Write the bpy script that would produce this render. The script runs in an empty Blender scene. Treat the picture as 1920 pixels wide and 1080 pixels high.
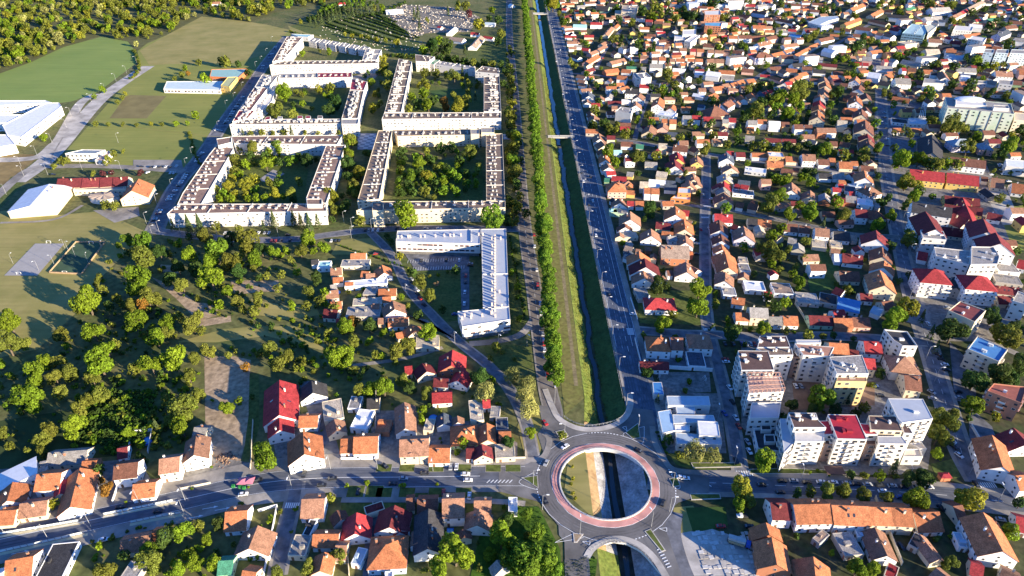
import bpy, math, random
import numpy as np
from mathutils import Vector
C = bpy.context
R = math.radians
SC = C.scene
COL = SC.collection

# ------------------------------------------------------------------ camera, sky, sun, exposure
CAM_H, PITCH, FPX = 250.0, R(33.1), 1280.0
cd = bpy.data.cameras.new('camera'); cam = bpy.data.objects.new('camera', cd); COL.objects.link(cam)
cam.location = (0, 0, CAM_H); cam.rotation_euler = (R(90) - PITCH, 0, 0)
cd.sensor_width = 36.0; cd.lens = 36.0 * FPX / 1920.0; cd.clip_start = 1.0; cd.clip_end = 9000.0
SC.camera = cam
SUN_EL = R(13.0); SUN_TO = (0.839, -0.545)          # ground direction towards the sun
w = bpy.data.worlds.new('World'); SC.world = w; w.use_nodes = True
nt = w.node_tree; bg = nt.nodes['Background']
sky = nt.nodes.new('ShaderNodeTexSky'); sky.sky_type = 'NISHITA'; sky.sun_disc = False
sky.sun_elevation = SUN_EL; sky.sun_rotation = math.atan2(SUN_TO[0], SUN_TO[1])
sky.air_density = 1.0; sky.dust_density = 0.1; sky.ozone_density = 6.0
tint = nt.nodes.new('ShaderNodeVectorMath'); tint.operation = 'MULTIPLY'; tint.inputs[1].default_value = (.78, .96, 1.28)
nt.links.new(sky.outputs[0], tint.inputs[0]); nt.links.new(tint.outputs[0], bg.inputs[0]); bg.inputs[1].default_value = 0.092
ld = bpy.data.lights.new('sun', 'SUN'); lo = bpy.data.objects.new('sun', ld); COL.objects.link(lo)
ld.energy = 5.0; ld.angle = R(0.5); ld.color = (1.0, 0.86, 0.63)
lo.rotation_euler = Vector((SUN_TO[0]*math.cos(SUN_EL), SUN_TO[1]*math.cos(SUN_EL), math.sin(SUN_EL))).to_track_quat('Z', 'Y').to_euler()
lo.location = (300, -200, 400)
SC.view_settings.view_transform = 'Standard'; SC.view_settings.look = 'None'
SC.view_settings.exposure = 1.7; SC.view_settings.gamma = 1.0; SC.view_settings.use_curve_mapping = False
SC.render.engine = 'CYCLES'; SC.cycles.max_bounces = 5; SC.cycles.diffuse_bounces = 3; SC.cycles.use_denoising = True

# ------------------------------------------------------------------ map reading: survey pixel -> point on the plane z
HAZE = 0.0
CP, SP = math.cos(PITCH), math.sin(PITCH)
def P(px, py, z=0.0):
    u = (px - 960.0) / FPX; v = (540.0 - py) / FPX
    t = (CAM_H - z) / (SP - v * CP)
    return (u * t, (CP + v * SP) * t)
def pxm(y): return FPX / math.hypot(y * CP + CAM_H * SP, 0)        # photo pixels per metre at distance y
def Tl(ox, oy, s): return lambda x, y, z=0.0: P(ox + x / s, oy + y / s, z)

# ------------------------------------------------------------------ materials
MATS = {}
def newmat(name):
    m = bpy.data.materials.new(name); m.use_nodes = True
    return m, m.node_tree, m.node_tree.nodes['Principled BSDF']
def mixnode(nt, blend='MIX'):
    n = nt.nodes.new('ShaderNodeMix'); n.data_type = 'RGBA'; n.blend_type = blend; return n
def mat(name, col, rough=0.9, var=0.25, scale=0.3, col2=None, rnd=0.0, bump=0.0, spec=0.2, detail=6, coords='Object', scale2=None, stretch=None):
    """noise-mottled colour; var: strength; rnd: per-object brightness spread"""
    if name in MATS: return MATS[name]
    m, nt, b = newmat(name)
    tc = nt.nodes.new('ShaderNodeTexCoord')
    nz = nt.nodes.new('ShaderNodeTexNoise'); nz.inputs['Scale'].default_value = scale; nz.inputs['Detail'].default_value = detail
    nz.inputs['Roughness'].default_value = 0.65
    nt.links.new(tc.outputs[coords], nz.inputs['Vector'])
    rp = nt.nodes.new('ShaderNodeMapRange'); rp.inputs[1].default_value = 0.32; rp.inputs[2].default_value = 0.68
    nt.links.new(nz.outputs['Fac'], rp.inputs[0])
    mx = mixnode(nt)
    c2 = col2 or tuple(max(0, c * (1 - var)) for c in col)
    c1 = col if col2 else tuple(c * (1 + var) for c in col)
    mx.inputs[6].default_value = (*c1, 1); mx.inputs[7].default_value = (*c2, 1)
    nt.links.new(rp.outputs[0], mx.inputs[0])
    out = mx.outputs[2]
    if scale2:
        n2 = nt.nodes.new('ShaderNodeTexNoise'); n2.inputs['Scale'].default_value = scale2; n2.inputs['Detail'].default_value = 4
        if stretch is None: nt.links.new(tc.outputs[coords], n2.inputs['Vector'])
        else:
            mp = nt.nodes.new('ShaderNodeMapping'); mp.inputs['Rotation'].default_value = (0, 0, stretch); mp.inputs['Scale'].default_value = (.12, 2.2, 1)
            nt.links.new(tc.outputs[coords], mp.inputs[0]); nt.links.new(mp.outputs[0], n2.inputs['Vector'])
        r2 = nt.nodes.new('ShaderNodeMapRange'); r2.inputs[1].default_value = .3; r2.inputs[2].default_value = .7
        r2.inputs[3].default_value, r2.inputs[4].default_value = (.6, 1.3) if stretch is None else (.9, 1.09)
        nt.links.new(n2.outputs['Fac'], r2.inputs[0])
        vm = nt.nodes.new('ShaderNodeVectorMath'); vm.operation = 'SCALE'
        nt.links.new(out, vm.inputs[0]); nt.links.new(r2.outputs[0], vm.inputs['Scale']); out = vm.outputs[0]
    if rnd:
        oi = nt.nodes.new('ShaderNodeObjectInfo')
        r3 = nt.nodes.new('ShaderNodeMapRange'); r3.inputs[3].default_value = 1 - rnd; r3.inputs[4].default_value = 1 + rnd
        nt.links.new(oi.outputs['Random'], r3.inputs[0])
        vm = nt.nodes.new('ShaderNodeVectorMath'); vm.operation = 'SCALE'
        nt.links.new(out, vm.inputs[0]); nt.links.new(r3.outputs[0], vm.inputs['Scale']); out = vm.outputs[0]
    nt.links.new(out, b.inputs['Base Color'])
    b.inputs['Roughness'].default_value = rough; b.inputs['Specular IOR Level'].default_value = spec
    if bump:
        bp = nt.nodes.new('ShaderNodeBump'); bp.inputs['Strength'].default_value = bump; bp.inputs['Distance'].default_value = 0.3
        nt.links.new(nz.outputs['Fac'], bp.inputs['Height']); nt.links.new(bp.outputs[0], b.inputs['Normal'])
    MATS[name] = m
    return m
ROOFC = dict(o=(.37, .135, .06), r=(.31, .035, .038), t=(.28, .145, .092), b=(.17, .075, .05), d=(.045, .043, .045), g=(.27, .25, .23),
             k=(.07, .085, .11), m=(.15, .028, .03), w=(.66, .66, .66), s=(.33, .40, .46), n=(.05, .18, .11), a=(.30, .52, .52), c=(.45, .38, .29), u=(.07, .20, .40), x=(.30, .22, .17), q=(.26, .31, .36))
ROOFN = dict(o='orange', r='red', t='terracotta', b='brown', d='charcoal', g='grey', k='slate', m='maroon', w='white', s='steel', n='green', a='aqua', c='sandy', u='blue', x='tan', q='blue-grey')
WALLC = dict(W=(.78, .76, .72), c=(.62, .53, .38), p=(.62, .38, .31), y=(.64, .45, .14), g=(.42, .55, .36), o=(.62, .33, .14), b=(.42, .52, .62), k=(.42, .17, .09), n=(.36, .5, .27), l=(.55, .52, .62), x=(.42, .38, .33), r=(.45, .06, .05))
WALLN = dict(W='white', c='cream', p='pink', y='yellow', g='mint', o='ochre', b='bluish', k='brick', n='green', l='lilac', x='grey', r='red')
BLKW = mat('weathered_white_render', (.66, .63, .58), .9, .12, .15, col2=(.56, .53, .48))
def roofmat(c):
    if c in 'wsau': return mat('roof_sheet_' + ROOFN[c], ROOFC[c], .55, .12, .35, rnd=.06, spec=.35)
    if c in 'xc': return mat('roof_felt_' + ROOFN[c], ROOFC[c], .95, .25, .25, rnd=.1, scale2=1.5)
    return mat('roof_tiles_' + ROOFN[c], ROOFC[c], .85, .28, .45, rnd=.22, bump=.25, scale2=2.2)
def wallmat(c): return mat('render_' + WALLN[c], WALLC[c], .9, .07, .5, rnd=.08, scale2=None)
ASPH = mat('asphalt', (.115, .123, .145), .92, .18, .25, scale2=.25)
ASPH2 = mat('worn_asphalt', (.15, .152, .165), .95, .2, .3, scale2=.2)
PAVE = mat('concrete_paving', (.27, .245, .215), .95, .15, .35, scale2=.06)
PALE = mat('pale_concrete', (.42, .385, .34), .95, .12, .4, scale2=.08)
PINK = mat('pink_paint', (.60, .29, .24), .9, .1, .6, scale2=.15)
WHITE = mat('white_paint', (.72, .72, .70), .8, .12, 1.5)
WHITEW = mat('white_concrete', (.66, .63, .57), .9, .1, .4)
LAWN = mat('mown_lawn', (.25, .245, .06), 1, .3, .02, col2=(.18, .20, .045), scale2=.15, stretch=.5, bump=.2)
DRY = mat('dry_grass', (.32, .265, .095), 1, .3, .03, col2=(.21, .195, .055), scale2=.15, stretch=2.2, bump=.2)
VERGE = mat('verge_grass', (.12, .135, .034), 1, .3, .09, col2=(.07, .10, .022), scale2=.5, bump=.3)
GARD = mat('garden_ground', (.04, .062, .018), 1, .3, .11, col2=(.085, .072, .04), scale2=.35, bump=.3)
WILD = mat('wild_ground', (.072, .10, .026), 1, .3, .035, col2=(.17, .15, .06), scale2=.3, bump=.4)
YARD = mat('yard_concrete', (.20, .185, .165), .95, .3, .12, scale2=.5)
SOIL = mat('bare_soil', (.36, .265, .17), 1, .25, .12, scale2=.4, bump=.3)
DIRT = mat('tan_slope', (.42, .30, .15), 1, .3, .3, col2=(.27, .16, .075), bump=.3)
STONE = mat('stone_bank', (.30, .29, .28), .95, .35, .9, bump=.6, scale2=.2)
DARKW = mat('dark_window_glass', (.035, .04, .05), .15, .2, .6, spec=.6)
FRAME = mat('window_frame', (.62, .6, .56), .7, .05, 1)
METAL = mat('galvanised_metal', (.30, .30, .30), .5, .1, 2, spec=.5)
DMETAL = mat('dark_metal', (.05, .05, .05), .6, .1, 2)
BARK = mat('bark', (.11, .085, .06), 1, .3, 3)
BLACK = mat('tyre_rubber', (.02, .02, .02), .9, .1, 3)
LAMPW = mat('lamp_cover', (.75, .75, .72), .4, .05, 2)

def leafmat(name, trans=0.34):
    m, nt, b = newmat(name)
    oi = nt.nodes.new('ShaderNodeObjectInfo'); ge = nt.nodes.new('ShaderNodeNewGeometry')
    mr = nt.nodes.new('ShaderNodeMapRange'); mr.inputs[3].default_value = .55; mr.inputs[4].default_value = 1.45
    nt.links.new(ge.outputs['Random Per Island'], mr.inputs[0])
    vm = nt.nodes.new('ShaderNodeVectorMath'); vm.operation = 'SCALE'
    nt.links.new(oi.outputs['Color'], vm.inputs[0]); nt.links.new(mr.outputs[0], vm.inputs['Scale'])
    nt.links.new(vm.outputs[0], b.inputs['Base Color']); b.inputs['Roughness'].default_value = .8; b.inputs['Specular IOR Level'].default_value = .15
    tr = nt.nodes.new('ShaderNodeBsdfTranslucent'); nt.links.new(vm.outputs[0], tr.inputs[0])
    ms = nt.nodes.new('ShaderNodeMixShader'); ms.inputs[0].default_value = trans
    nt.links.new(b.outputs[0], ms.inputs[1]); nt.links.new(tr.outputs[0], ms.inputs[2])
    nt.links.new(ms.outputs[0], nt.nodes['Material Output'].inputs[0])
    return m
LEAF = leafmat('leaves')
def massleaf():
    """foliage of the tree masses: colour from a per-face attribute"""
    m, nt, b = newmat('massed_leaves')
    at = nt.nodes.new('ShaderNodeAttribute'); at.attribute_name = 'leaf_colour'
    ge = nt.nodes.new('ShaderNodeNewGeometry')
    mr = nt.nodes.new('ShaderNodeMapRange'); mr.inputs[3].default_value = .6; mr.inputs[4].default_value = 1.4
    nt.links.new(ge.outputs['Random Per Island'], mr.inputs[0])
    vm = nt.nodes.new('ShaderNodeVectorMath'); vm.operation = 'SCALE'
    nt.links.new(at.outputs['Color'], vm.inputs[0]); nt.links.new(mr.outputs[0], vm.inputs['Scale'])
    nt.links.new(vm.outputs[0], b.inputs['Base Color']); b.inputs['Roughness'].default_value = .85; b.inputs['Specular IOR Level'].default_value = .1
    tr = nt.nodes.new('ShaderNodeBsdfTranslucent'); nt.links.new(vm.outputs[0], tr.inputs[0])
    ms = nt.nodes.new('ShaderNodeMixShader'); ms.inputs[0].default_value = .3
    nt.links.new(b.outputs[0], ms.inputs[1]); nt.links.new(tr.outputs[0], ms.inputs[2])
    nt.links.new(ms.outputs[0], nt.nodes['Material Output'].inputs[0])
    return m
MLEAF = massleaf()

# ------------------------------------------------------------------ mesh helpers
class MB:
    def __init__(s): s.v = []; s.f = []; s.m = []
    def add(s, vs, fs, mi=0):
        o = len(s.v); s.v += vs; s.f += [tuple(i + o for i in f) for f in fs]; s.m += [mi] * len(fs); return s
    def box(s, cx, cy, z0, z1, lx, ly, a=0.0, mi=0, bottom=False):
        c, n = math.cos(a), math.sin(a); q = []
        for dx, dy in ((-lx/2, -ly/2), (lx/2, -ly/2), (lx/2, ly/2), (-lx/2, ly/2)): q.append((cx + dx*c - dy*n, cy + dx*n + dy*c))
        return s.prism(q, z0, z1, mi, bottom=bottom)
    def prism(s, q, z0, z1, mi=0, top=True, bottom=False, sides=True):
        n = len(q); vs = [(x, y, z0) for x, y in q] + [(x, y, z1) for x, y in q]; fs = []
        if sides: fs += [(i, (i+1) % n, n + (i+1) % n, n + i) for i in range(n)]
        if top: fs.append(tuple(range(n, 2*n)))
        if bottom: fs.append(tuple(range(n-1, -1, -1)))
        return s.add(vs, fs, mi)
    def poly(s, q, z, mi=0): return s.add([(x, y, z) for x, y in q], [tuple(range(len(q)))], mi)
    def tube(s, p0, p1, r0, r1, n=6, mi=0):
        p0, p1 = Vector(p0), Vector(p1); d = (p1 - p0).normalized(); a = d.orthogonal().normalized(); b = d.cross(a); vs = []
        for p, r in ((p0, r0), (p1, r1)):
            for i in range(n):
                t = 2*math.pi*i/n; vs.append(tuple(p + a*(r*math.cos(t)) + b*(r*math.sin(t))))
        fs = [(i, (i+1) % n, n + (i+1) % n, n + i) for i in range(n)] + [tuple(range(n, 2*n)), tuple(range(n-1, -1, -1))]
        return s.add(vs, fs, mi)
    def mesh(s, name, mats):
        me = bpy.data.meshes.new(name); me.from_pydata(s.v, [], s.f)
        for m in (mats if isinstance(mats, (list, tuple)) else [mats]): me.materials.append(m)
        if any(s.m): me.polygons.foreach_set('material_index', s.m)
        me.update(); return me
    def build(s, name, mats, parent=None, loc=(0, 0, 0), rz=0.0):
        return put(name, s.mesh(name, mats), parent, loc, rz)
def put(name, me, parent=None, loc=(0, 0, 0), rz=0.0, scale=None):
    o = bpy.data.objects.new(name, me); COL.objects.link(o); o.location = loc
    if rz: o.rotation_euler = (0, 0, rz)
    if scale: o.scale = scale
    if parent: o.parent = parent
    return o
LABELLED = []
def thing(name, label, cat, loc=(0, 0, 0), rz=0.0, group=None, place=None):
    o = put(name, None, None, loc, rz); tag(o, label, cat, group, place); return o
def tag(o, label, cat, group=None, place=None):
    o['label'] = label; o['category'] = cat
    if group: o['group'] = group
    LABELLED.append((o, place)); return o
def struct(name, mb, m): o = mb.build(name, m); o['kind'] = 'structure'; return o
def stuff(o): o['kind'] = 'stuff'; return o
def ccw(q):
    a = sum(q[i][0]*q[(i+1) % len(q)][1] - q[(i+1) % len(q)][0]*q[i][1] for i in range(len(q)))
    return q if a > 0 else q[::-1]
def inset(q, d):
    n = len(q); out = []
    for i in range(n):
        a, b, c = Vector(q[i-1]), Vector(q[i]), Vector(q[(i+1) % n])
        e1 = (b - a).normalized(); e2 = (c - b).normalized()
        n1 = Vector((-e1.y, e1.x)); n2 = Vector((-e2.y, e2.x)); h = n1 + n2
        k = d / max(.25, h.dot(n1)) ; out.append((b.x + h.x*k, b.y + h.y*k))
    return out
def ribbon(pts, wd, z, off=0.0):
    """flat strip along a polyline, smoothed"""
    p = smooth(pts); L = []; Rr = []
    for i in range(len(p)):
        a = Vector(p[max(0, i-1)]); b = Vector(p[min(len(p)-1, i+1)]); d = (b - a).normalized(); n = Vector((-d.y, d.x)); c = Vector(p[i]) + n*off
        L.append((c.x + n.x*wd/2, c.y + n.y*wd/2)); Rr.append((c.x - n.x*wd/2, c.y - n.y*wd/2))
    m = MB(); k = len(p)
    m.add([(x, y, z) for x, y in L] + [(x, y, z) for x, y in Rr], [(i, k+i, k+i+1, i+1) for i in range(k-1)])
    return m
def smooth(pts, n=6):
    if len(pts) < 3: return list(pts)
    q = [pts[0]] + list(pts) + [pts[-1]]; out = []
    for i in range(1, len(q)-2):
        p0, p1, p2, p3 = q[i-1], q[i], q[i+1], q[i+2]
        for j in range(n):
            t = j/n
            out.append(tuple(.5*((2*p1[k]) + (-p0[k]+p2[k])*t + (2*p0[k]-5*p1[k]+4*p2[k]-p3[k])*t*t + (-p0[k]+3*p1[k]-3*p2[k]+p3[k])*t**3) for k in (0, 1)))
    return out + [tuple(pts[-1])]
def resample(p, step):
    p = smooth(p); out = []; acc = 0.0; nxt = 0.0
    for i in range(len(p)-1):
        a, b = Vector(p[i]), Vector(p[i+1]); l = (b - a).length
        while nxt <= acc + l and l > 0:
            c = a.lerp(b, (nxt - acc)/l); out.append((c.x, c.y, math.atan2(b.y-a.y, b.x-a.x))); nxt += step
        acc += l
    return out
def inpoly(x, y, q):
    r = False; j = len(q)-1
    for i in range(len(q)):
        if (q[i][1] > y) != (q[j][1] > y) and x < (q[j][0]-q[i][0])*(y-q[i][1])/(q[j][1]-q[i][1]) + q[i][0]: r = not r
        j = i
    return r
def segd(x, y, pl):
    best = 1e9
    for i in range(len(pl)-1):
        ax, ay = pl[i]; bx, by = pl[i+1]; dx, dy = bx-ax, by-ay; t = max(0, min(1, ((x-ax)*dx + (y-ay)*dy)/(dx*dx+dy*dy+1e-9)))
        best = min(best, math.hypot(x-ax-t*dx, y-ay-t*dy))
    return best
PP = lambda s, z=0.0: [P(*map(float, a.split(',')), z) for a in s.split()]
# ------------------------------------------------------------------ ground and canal trench
RC = (43.5, 217.0)                                      # roundabout centre
GY = [-300, 100, 150, 183, 196, 238, 252, 262, 280, 400, 700, 1200, 4000]
def prof(y):
    k = max(0.0, min(1.0, (y - 245) / 30.0))
    j = (.55*math.sin(y*.13) + .4*math.sin(y*.37+1) + .3*math.sin(y*.71))*k
    return (36 + 3.0*k, 45.2 + j + .3*k, 51.2 - 1.4*k + j*.8, 62.5 - 3.0*k)
def strip(fa, za, fb, zb, ys, jit=0):
    m = MB(); n = len(ys)
    m.add([(fa(y), y, za) for y in ys] + [(fb(y), y, zb) for y in ys], [(i, n+i, n+i+1, i+1) for i in range(n-1)])
    return m
GL = strip(lambda y: -3200, 0, lambda y: prof(y)[0], 0, GY)
struct('ground', GL, WILD)
struct('town_ground', strip(lambda y: prof(y)[3], 0, lambda y: 3200, 0, GY), GARD)
FAR = [258, 262, 266, 270] + list(range(276, 900, 4)) + [1000, 1400, 4000]
NEARY = [182, 196, 217, 238, 252, 258]
SOUTH = [-300, 60, 120, 160, 182]
for ys, ml, mr in ((FAR, mat('bank_grass', (.15, .165, .035), 1, .3, .12, col2=(.08, .12, .02), scale2=.7, bump=.5), mat('bank_grass_painted_shade', (.05, .10, .028), 1, .3, .2, scale2=.8, bump=.5)),  # right bank's shade is painted in as a darker grass green
                   (NEARY, DIRT, STONE), (SOUTH, MATS['bank_grass'], STONE)):
    if ml is DIRT:
        struct('canal_bank', strip(lambda y: prof(y)[0]-1.2, 0, lambda y: prof(y)[0]+4.2, -2.2, ys), ml); struct('canal_bank', strip(lambda y: prof(y)[0]+4.2, -2.2, lambda y: prof(y)[1], -5, ys), STONE)
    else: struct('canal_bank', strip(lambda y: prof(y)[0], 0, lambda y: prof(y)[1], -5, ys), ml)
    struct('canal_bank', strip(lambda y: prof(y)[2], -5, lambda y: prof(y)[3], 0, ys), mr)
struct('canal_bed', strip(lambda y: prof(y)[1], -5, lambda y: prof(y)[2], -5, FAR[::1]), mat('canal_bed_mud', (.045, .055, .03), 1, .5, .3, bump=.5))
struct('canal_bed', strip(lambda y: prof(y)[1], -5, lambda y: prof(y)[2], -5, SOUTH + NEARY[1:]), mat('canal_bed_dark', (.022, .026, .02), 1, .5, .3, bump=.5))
wm, wnt, wb = newmat('canal_water')
wb.inputs['Base Color'].default_value = (.02, .035, .045, 1); wb.inputs['Roughness'].default_value = .08
wn = wnt.nodes.new('ShaderNodeTexNoise'); wn.inputs['Scale'].default_value = .9; wbp = wnt.nodes.new('ShaderNodeBump'); wbp.inputs['Strength'].default_value = .12
wnt.links.new(wn.outputs[0], wbp.inputs['Height']); wnt.links.new(wbp.outputs[0], wb.inputs['Normal'])
rw = random.Random(5)
wl = []; 
for y in range(-300, 4000, 8):
    k = .55 + .45*min(1, max(0, (y-300)/250.0)); c = (prof(y)[1]+prof(y)[2])/2 + (1-k)*1.2*math.sin(y*.11) - .2; h = 2.25*k*rw.uniform(.75, 1.1)
    wl.append((c-h, c+h, y))
n = len(wl); m = MB(); m.add([(a, y, -4.93) for a, b, y in wl] + [(b, y, -4.93) for a, b, y in wl], [(i, n+i, n+i+1, i+1) for i in range(n-1)])
struct('canal_water', m, wm)

# ------------------------------------------------------------------ grass, fields, yards as sheets on the ground
Z = [0.02]
def sheet(name, q, m, z=None):
    Z[0] += .0014
    mb = MB(); mb.poly(ccw(q), z if z else Z[0])
    return struct(name, mb, m)
sheet('lawn', PP('-260,215 -40,150 0,136 60,114 120,88 190,69 240,78 252,95 256,118 185,172 135,190 90,196 0,205'), mat('green_field', (.20, .255, .06), 1, .25, .02, col2=(.16, .225, .05), scale2=.12, stretch=2.6, bump=.1))
sheet('field', PP('258,96 275,82 312,66 378,31 440,37 500,46 542,56 545,64 440,210 345,322 230,318 140,300 120,288 262,127'), LAWN)
sheet('field', PP('262,95 312,66 378,31 440,37 500,46 542,56 505,100 440,118 330,120 280,122'), DRY)
sheet('field', PP('-200,420 10,395 90,405 190,396 285,440 240,470 190,520 150,580 70,655 0,670 -200,640'), DRY)
sheet('field', PP('-80,292 65,289 66,300 10,345 -80,360'), mat('stubble_field', (.21, .15, .06), 1, .25, .06, scale2=.02))
sheet('lawn', PP('0,362 20,332 65,318 70,328 45,343 0,392'), VERGE)
sheet('lawn', PP('205,222 235,182 245,178 312,180 275,222'), mat('play_ground', (.19, .155, .06), 1, .2, .06))
sheet('field', PP('383,668 440,668 470,675 466,760 468,800 450,868 360,885 385,790'), SOIL)
sheet('lawn', PP('468,700 486,700 486,800 470,860 455,865 466,780'), VERGE)
for q in ('500,190 560,178 640,160 650,168 630,215 490,225', '445,285 500,290 560,290 580,300 570,380 420,380 400,350',
          '762,165 800,160 870,170 905,180 905,205 770,210', '745,300 905,300 905,375 735,375'):
    sheet('lawn', PP(q), VERGE)
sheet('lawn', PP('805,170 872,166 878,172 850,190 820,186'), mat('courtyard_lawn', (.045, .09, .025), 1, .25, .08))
sheet('lawn', PP('635,450 700,446 712,465 690,476 620,478'), DRY)
sheet('lawn', PP('765,505 865,505 868,600 830,605 790,560'), VERGE)
sheet('lawn', PP('952,440 985,440 990,520 993,590 980,628 958,632'), VERGE)
sheet('lawn', PP('905,650 960,646 995,650 998,690 960,700 925,690'), VERGE)
sheet('lawn', PP('590,30 610,20 780,60 790,90 720,95 640,82 570,60 545,50'), VERGE)
sheet('lawn', PP('860,75 950,60 955,120 880,118'), VERGE)
sheet('lawn', PP('540,48 570,60 640,82 720,100 720,104 640,90 545,58'), DRY)
sheet('yard', PP('740,8 850,14 900,32 880,60 800,62 770,75 730,30'), mat('cemetery_gravel', (.20, .175, .14), 1, .4, .2, scale2=.6))
for q, m_ in (('285,520 335,540 365,566 405,572 412,590 372,602 330,560', SOIL), ('432,526 522,526 526,545 440,552', SOIL), ('372,600 432,592 434,603 376,613', SOIL), ('330,642 420,617 480,612 560,612 612,640 604,657 500,630 405,642', DRY),
              ('300,496 332,498 336,513 300,511', SOIL), ('196,590 240,588 242,612 194,618', GARD), ('240,585 330,578 335,592 245,600', GARD), ('1228,765 1244,838 1268,872 1300,880 1345,882 1335,850 1250,842 1238,780', VERGE), ('1262,952 1300,948 1312,980 1292,1000 1305,1090 1288,1090 1270,1010', DRY), ('470,560 540,575 590,570 600,590 540,600 480,590', DRY)): sheet('garden_plot', PP(q), m_)
# canal-side verge and its worn path
sheet('verge', [(27.5, 262), (38.6, 275), (38.6, 1500), (21, 1500), (21, 700), (27, 300)], mat('dry_verge', (.21, .185, .06), 1, .3, .2, col2=(.15, .155, .038), scale2=.4, bump=.3))
sheet('path', [(34.2, 285), (36.4, 285), (36.6, 1500), (34.6, 1500)], mat('worn_track', (.23, .185, .10), 1, .3, .15, scale2=.6))
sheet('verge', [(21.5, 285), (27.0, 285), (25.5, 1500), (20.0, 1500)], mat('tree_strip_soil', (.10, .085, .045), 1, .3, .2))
sheet('lawn', [(24, 212), (36, 197), (36.0, 240), (28, 237)], DRY)
# town: yards and gardens
for q, m_ in (('1232,698 1330,698 1333,735 1243,738', YARD), ('1205,640 1340,660 1338,695 1225,690', ASPH2), ('1235,735 1350,738 1362,850 1250,850', YARD),
              ('1390,640 1470,640 1700,700 1750,800 1740,880 1470,880 1390,800', YARD), ('1485,715 1640,715 1640,760 1490,770', mat('courtyard_soil', (.20, .13, .09), 1, .3, .2)),
              ('1275,1000 1330,990 1390,1010 1440,1080 1290,1080', PALE), ('1285,952 1360,950 1365,985 1300,1000', mat('dark_lawn', (.05, .09, .02), 1, .3, .1)),  # the lawn here is a darker green
              ('1380,880 1700,880 1690,890 1380,893', PAVE), ('1640,310 1850,310 1900,420 1900,640 1740,640 1700,500', YARD), ('1870,390 1920,385 1990,420 1990,490 1900,470', LAWN),
              ('1840,352 1885,350 1915,420 1880,422', PALE), ('1500,465 1570,465 1575,540 1520,548', mat('kitchen_garden', (.05, .10, .025), 1, .4, .3)),
              ('1330,275 1400,275 1400,292 1335,290', mat('verge_green', (.05, .09, .02), 1, .3, .1)), ('1230,480 1270,480 1270,500 1235,505', DRY),
              ('1195,560 1205,545 1330,545 1330,610 1200,606', VERGE), ('1815,760 1860,800 1900,910 1850,905 1820,870', ASPH2),
              ('1745,870 1790,860 1800,895 1760,905', VERGE), ('1780,640 1830,690 1830,760 1790,750', ASPH2), ('1640,190 1730,190 1735,300 1640,300', ASPH2),
              ('640,865 980,865 985,880 640,885', PAVE), ('365,850 470,868 540,878 540,890 330,905', YARD), ('500,765 560,765 570,870 520,868', YARD),
              ('560,715 600,715 640,860 605,862', ASPH2), ('700,770 790,770 790,860 705,862', YARD), ('695,800 745,800 745,862 705,862', YARD), ('835,790 900,790 970,830 970,860 840,860', YARD),
              ('0,880 260,860 300,930 0,1000', YARD), ('690,935 720,935 720,1080 680,1080', ASPH2), ('775,805 860,780 860,860 790,860', YARD),
              ('640,935 980,935 985,960 640,970', VERGE), ('0,790 120,770 260,820 260,850 0,880', mat('dark_garden', (.04, .06, .018), 1, .3, .1)),
              ('960,950 1010,950 1050,1030 1055,1090 880,1090 900,1000', mat('meadow', (.06, .12, .012), 1, .4, .2, scale2=.8, bump=.5)),
              ('1035,1060 1105,1040 1120,1050 1115,1090 1030,1090', MATS['meadow'] if 'meadow' in MATS else GARD),
              ('985,760 1015,760 1035,810 1010,850 985,860 970,800', DRY)):
    sheet('yard' if m_ in (YARD, ASPH2, PAVE, PALE) else 'garden', PP(q), m_)
# ------------------------------------------------------------------ roads and pavements
ROADS = []
def road(name, pts, wd, m=ASPH, kerb=None, z=None, kerbm=PAVE):
    Z[0] += .0014; p = smooth(pts); ROADS.append((p, wd/2 + (kerb or 0)))
    if kerb:
        struct('pavement', ribbon(pts, wd + 2*kerb, Z[0]), kerbm); Z[0] += .0014
    return struct(name, ribbon(pts, wd, z or Z[0]), m)
X = lambda *a: [tuple(map(float, s.split(','))) for s in a]
# right town streets
road('street', PP('1324,290 1324,340 1322,400 1322,480 1326,600 1350,700 1372,790 1388,885'), 5.2, ASPH2, 1.6)
road('street', PP('1640,100 1650,160 1655,230 1660,300 1668,360 1682,430 1697,500 1712,560 1738,640 1768,740 1800,840 1835,905'), 8, ASPH2, 2.2)
road('street', PP('1088,257 1180,265 1330,290 1480,310 1655,330'), 6, ASPH2, 1.2)
road('street', PP('1178,618 1280,626 1345,628 1450,634 1560,630 1735,642'), 6, ASPH2, 1.5)
road('street', PP('1330,385 1400,400 1500,420 1600,440 1690,445'), 5.5, YARD, 1)
road('street', PP('1110,362 1200,372 1330,390'), 5, YARD)
road('street', PP('1068,138 1110,140 1180,150 1290,160 1450,140 1520,110 1640,40'), 6, ASPH2)
road('street', PP('1228,150 1212,190 1200,225 1190,262'), 5, ASPH2)
road('street', PP('1118,130 1135,95 1165,55'), 5, ASPH2)
road('street', PP('1400,160 1440,132 1500,110 1550,75'), 6, ASPH2)
road('street', PP('1500,180 1520,140 1545,118'), 5, ASPH2)
road('street', PP('1640,160 1720,170 1850,190 1960,200'), 8, ASPH2)
road('street', PP('1700,20 1860,100 1960,40'), 6, ASPH2)
road('street', PP('1840,115 1870,70 1895,20'), 6, ASPH2)
road('street', PP('1700,600 1790,625 1850,640 1990,700'), 5, PAVE)
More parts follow.
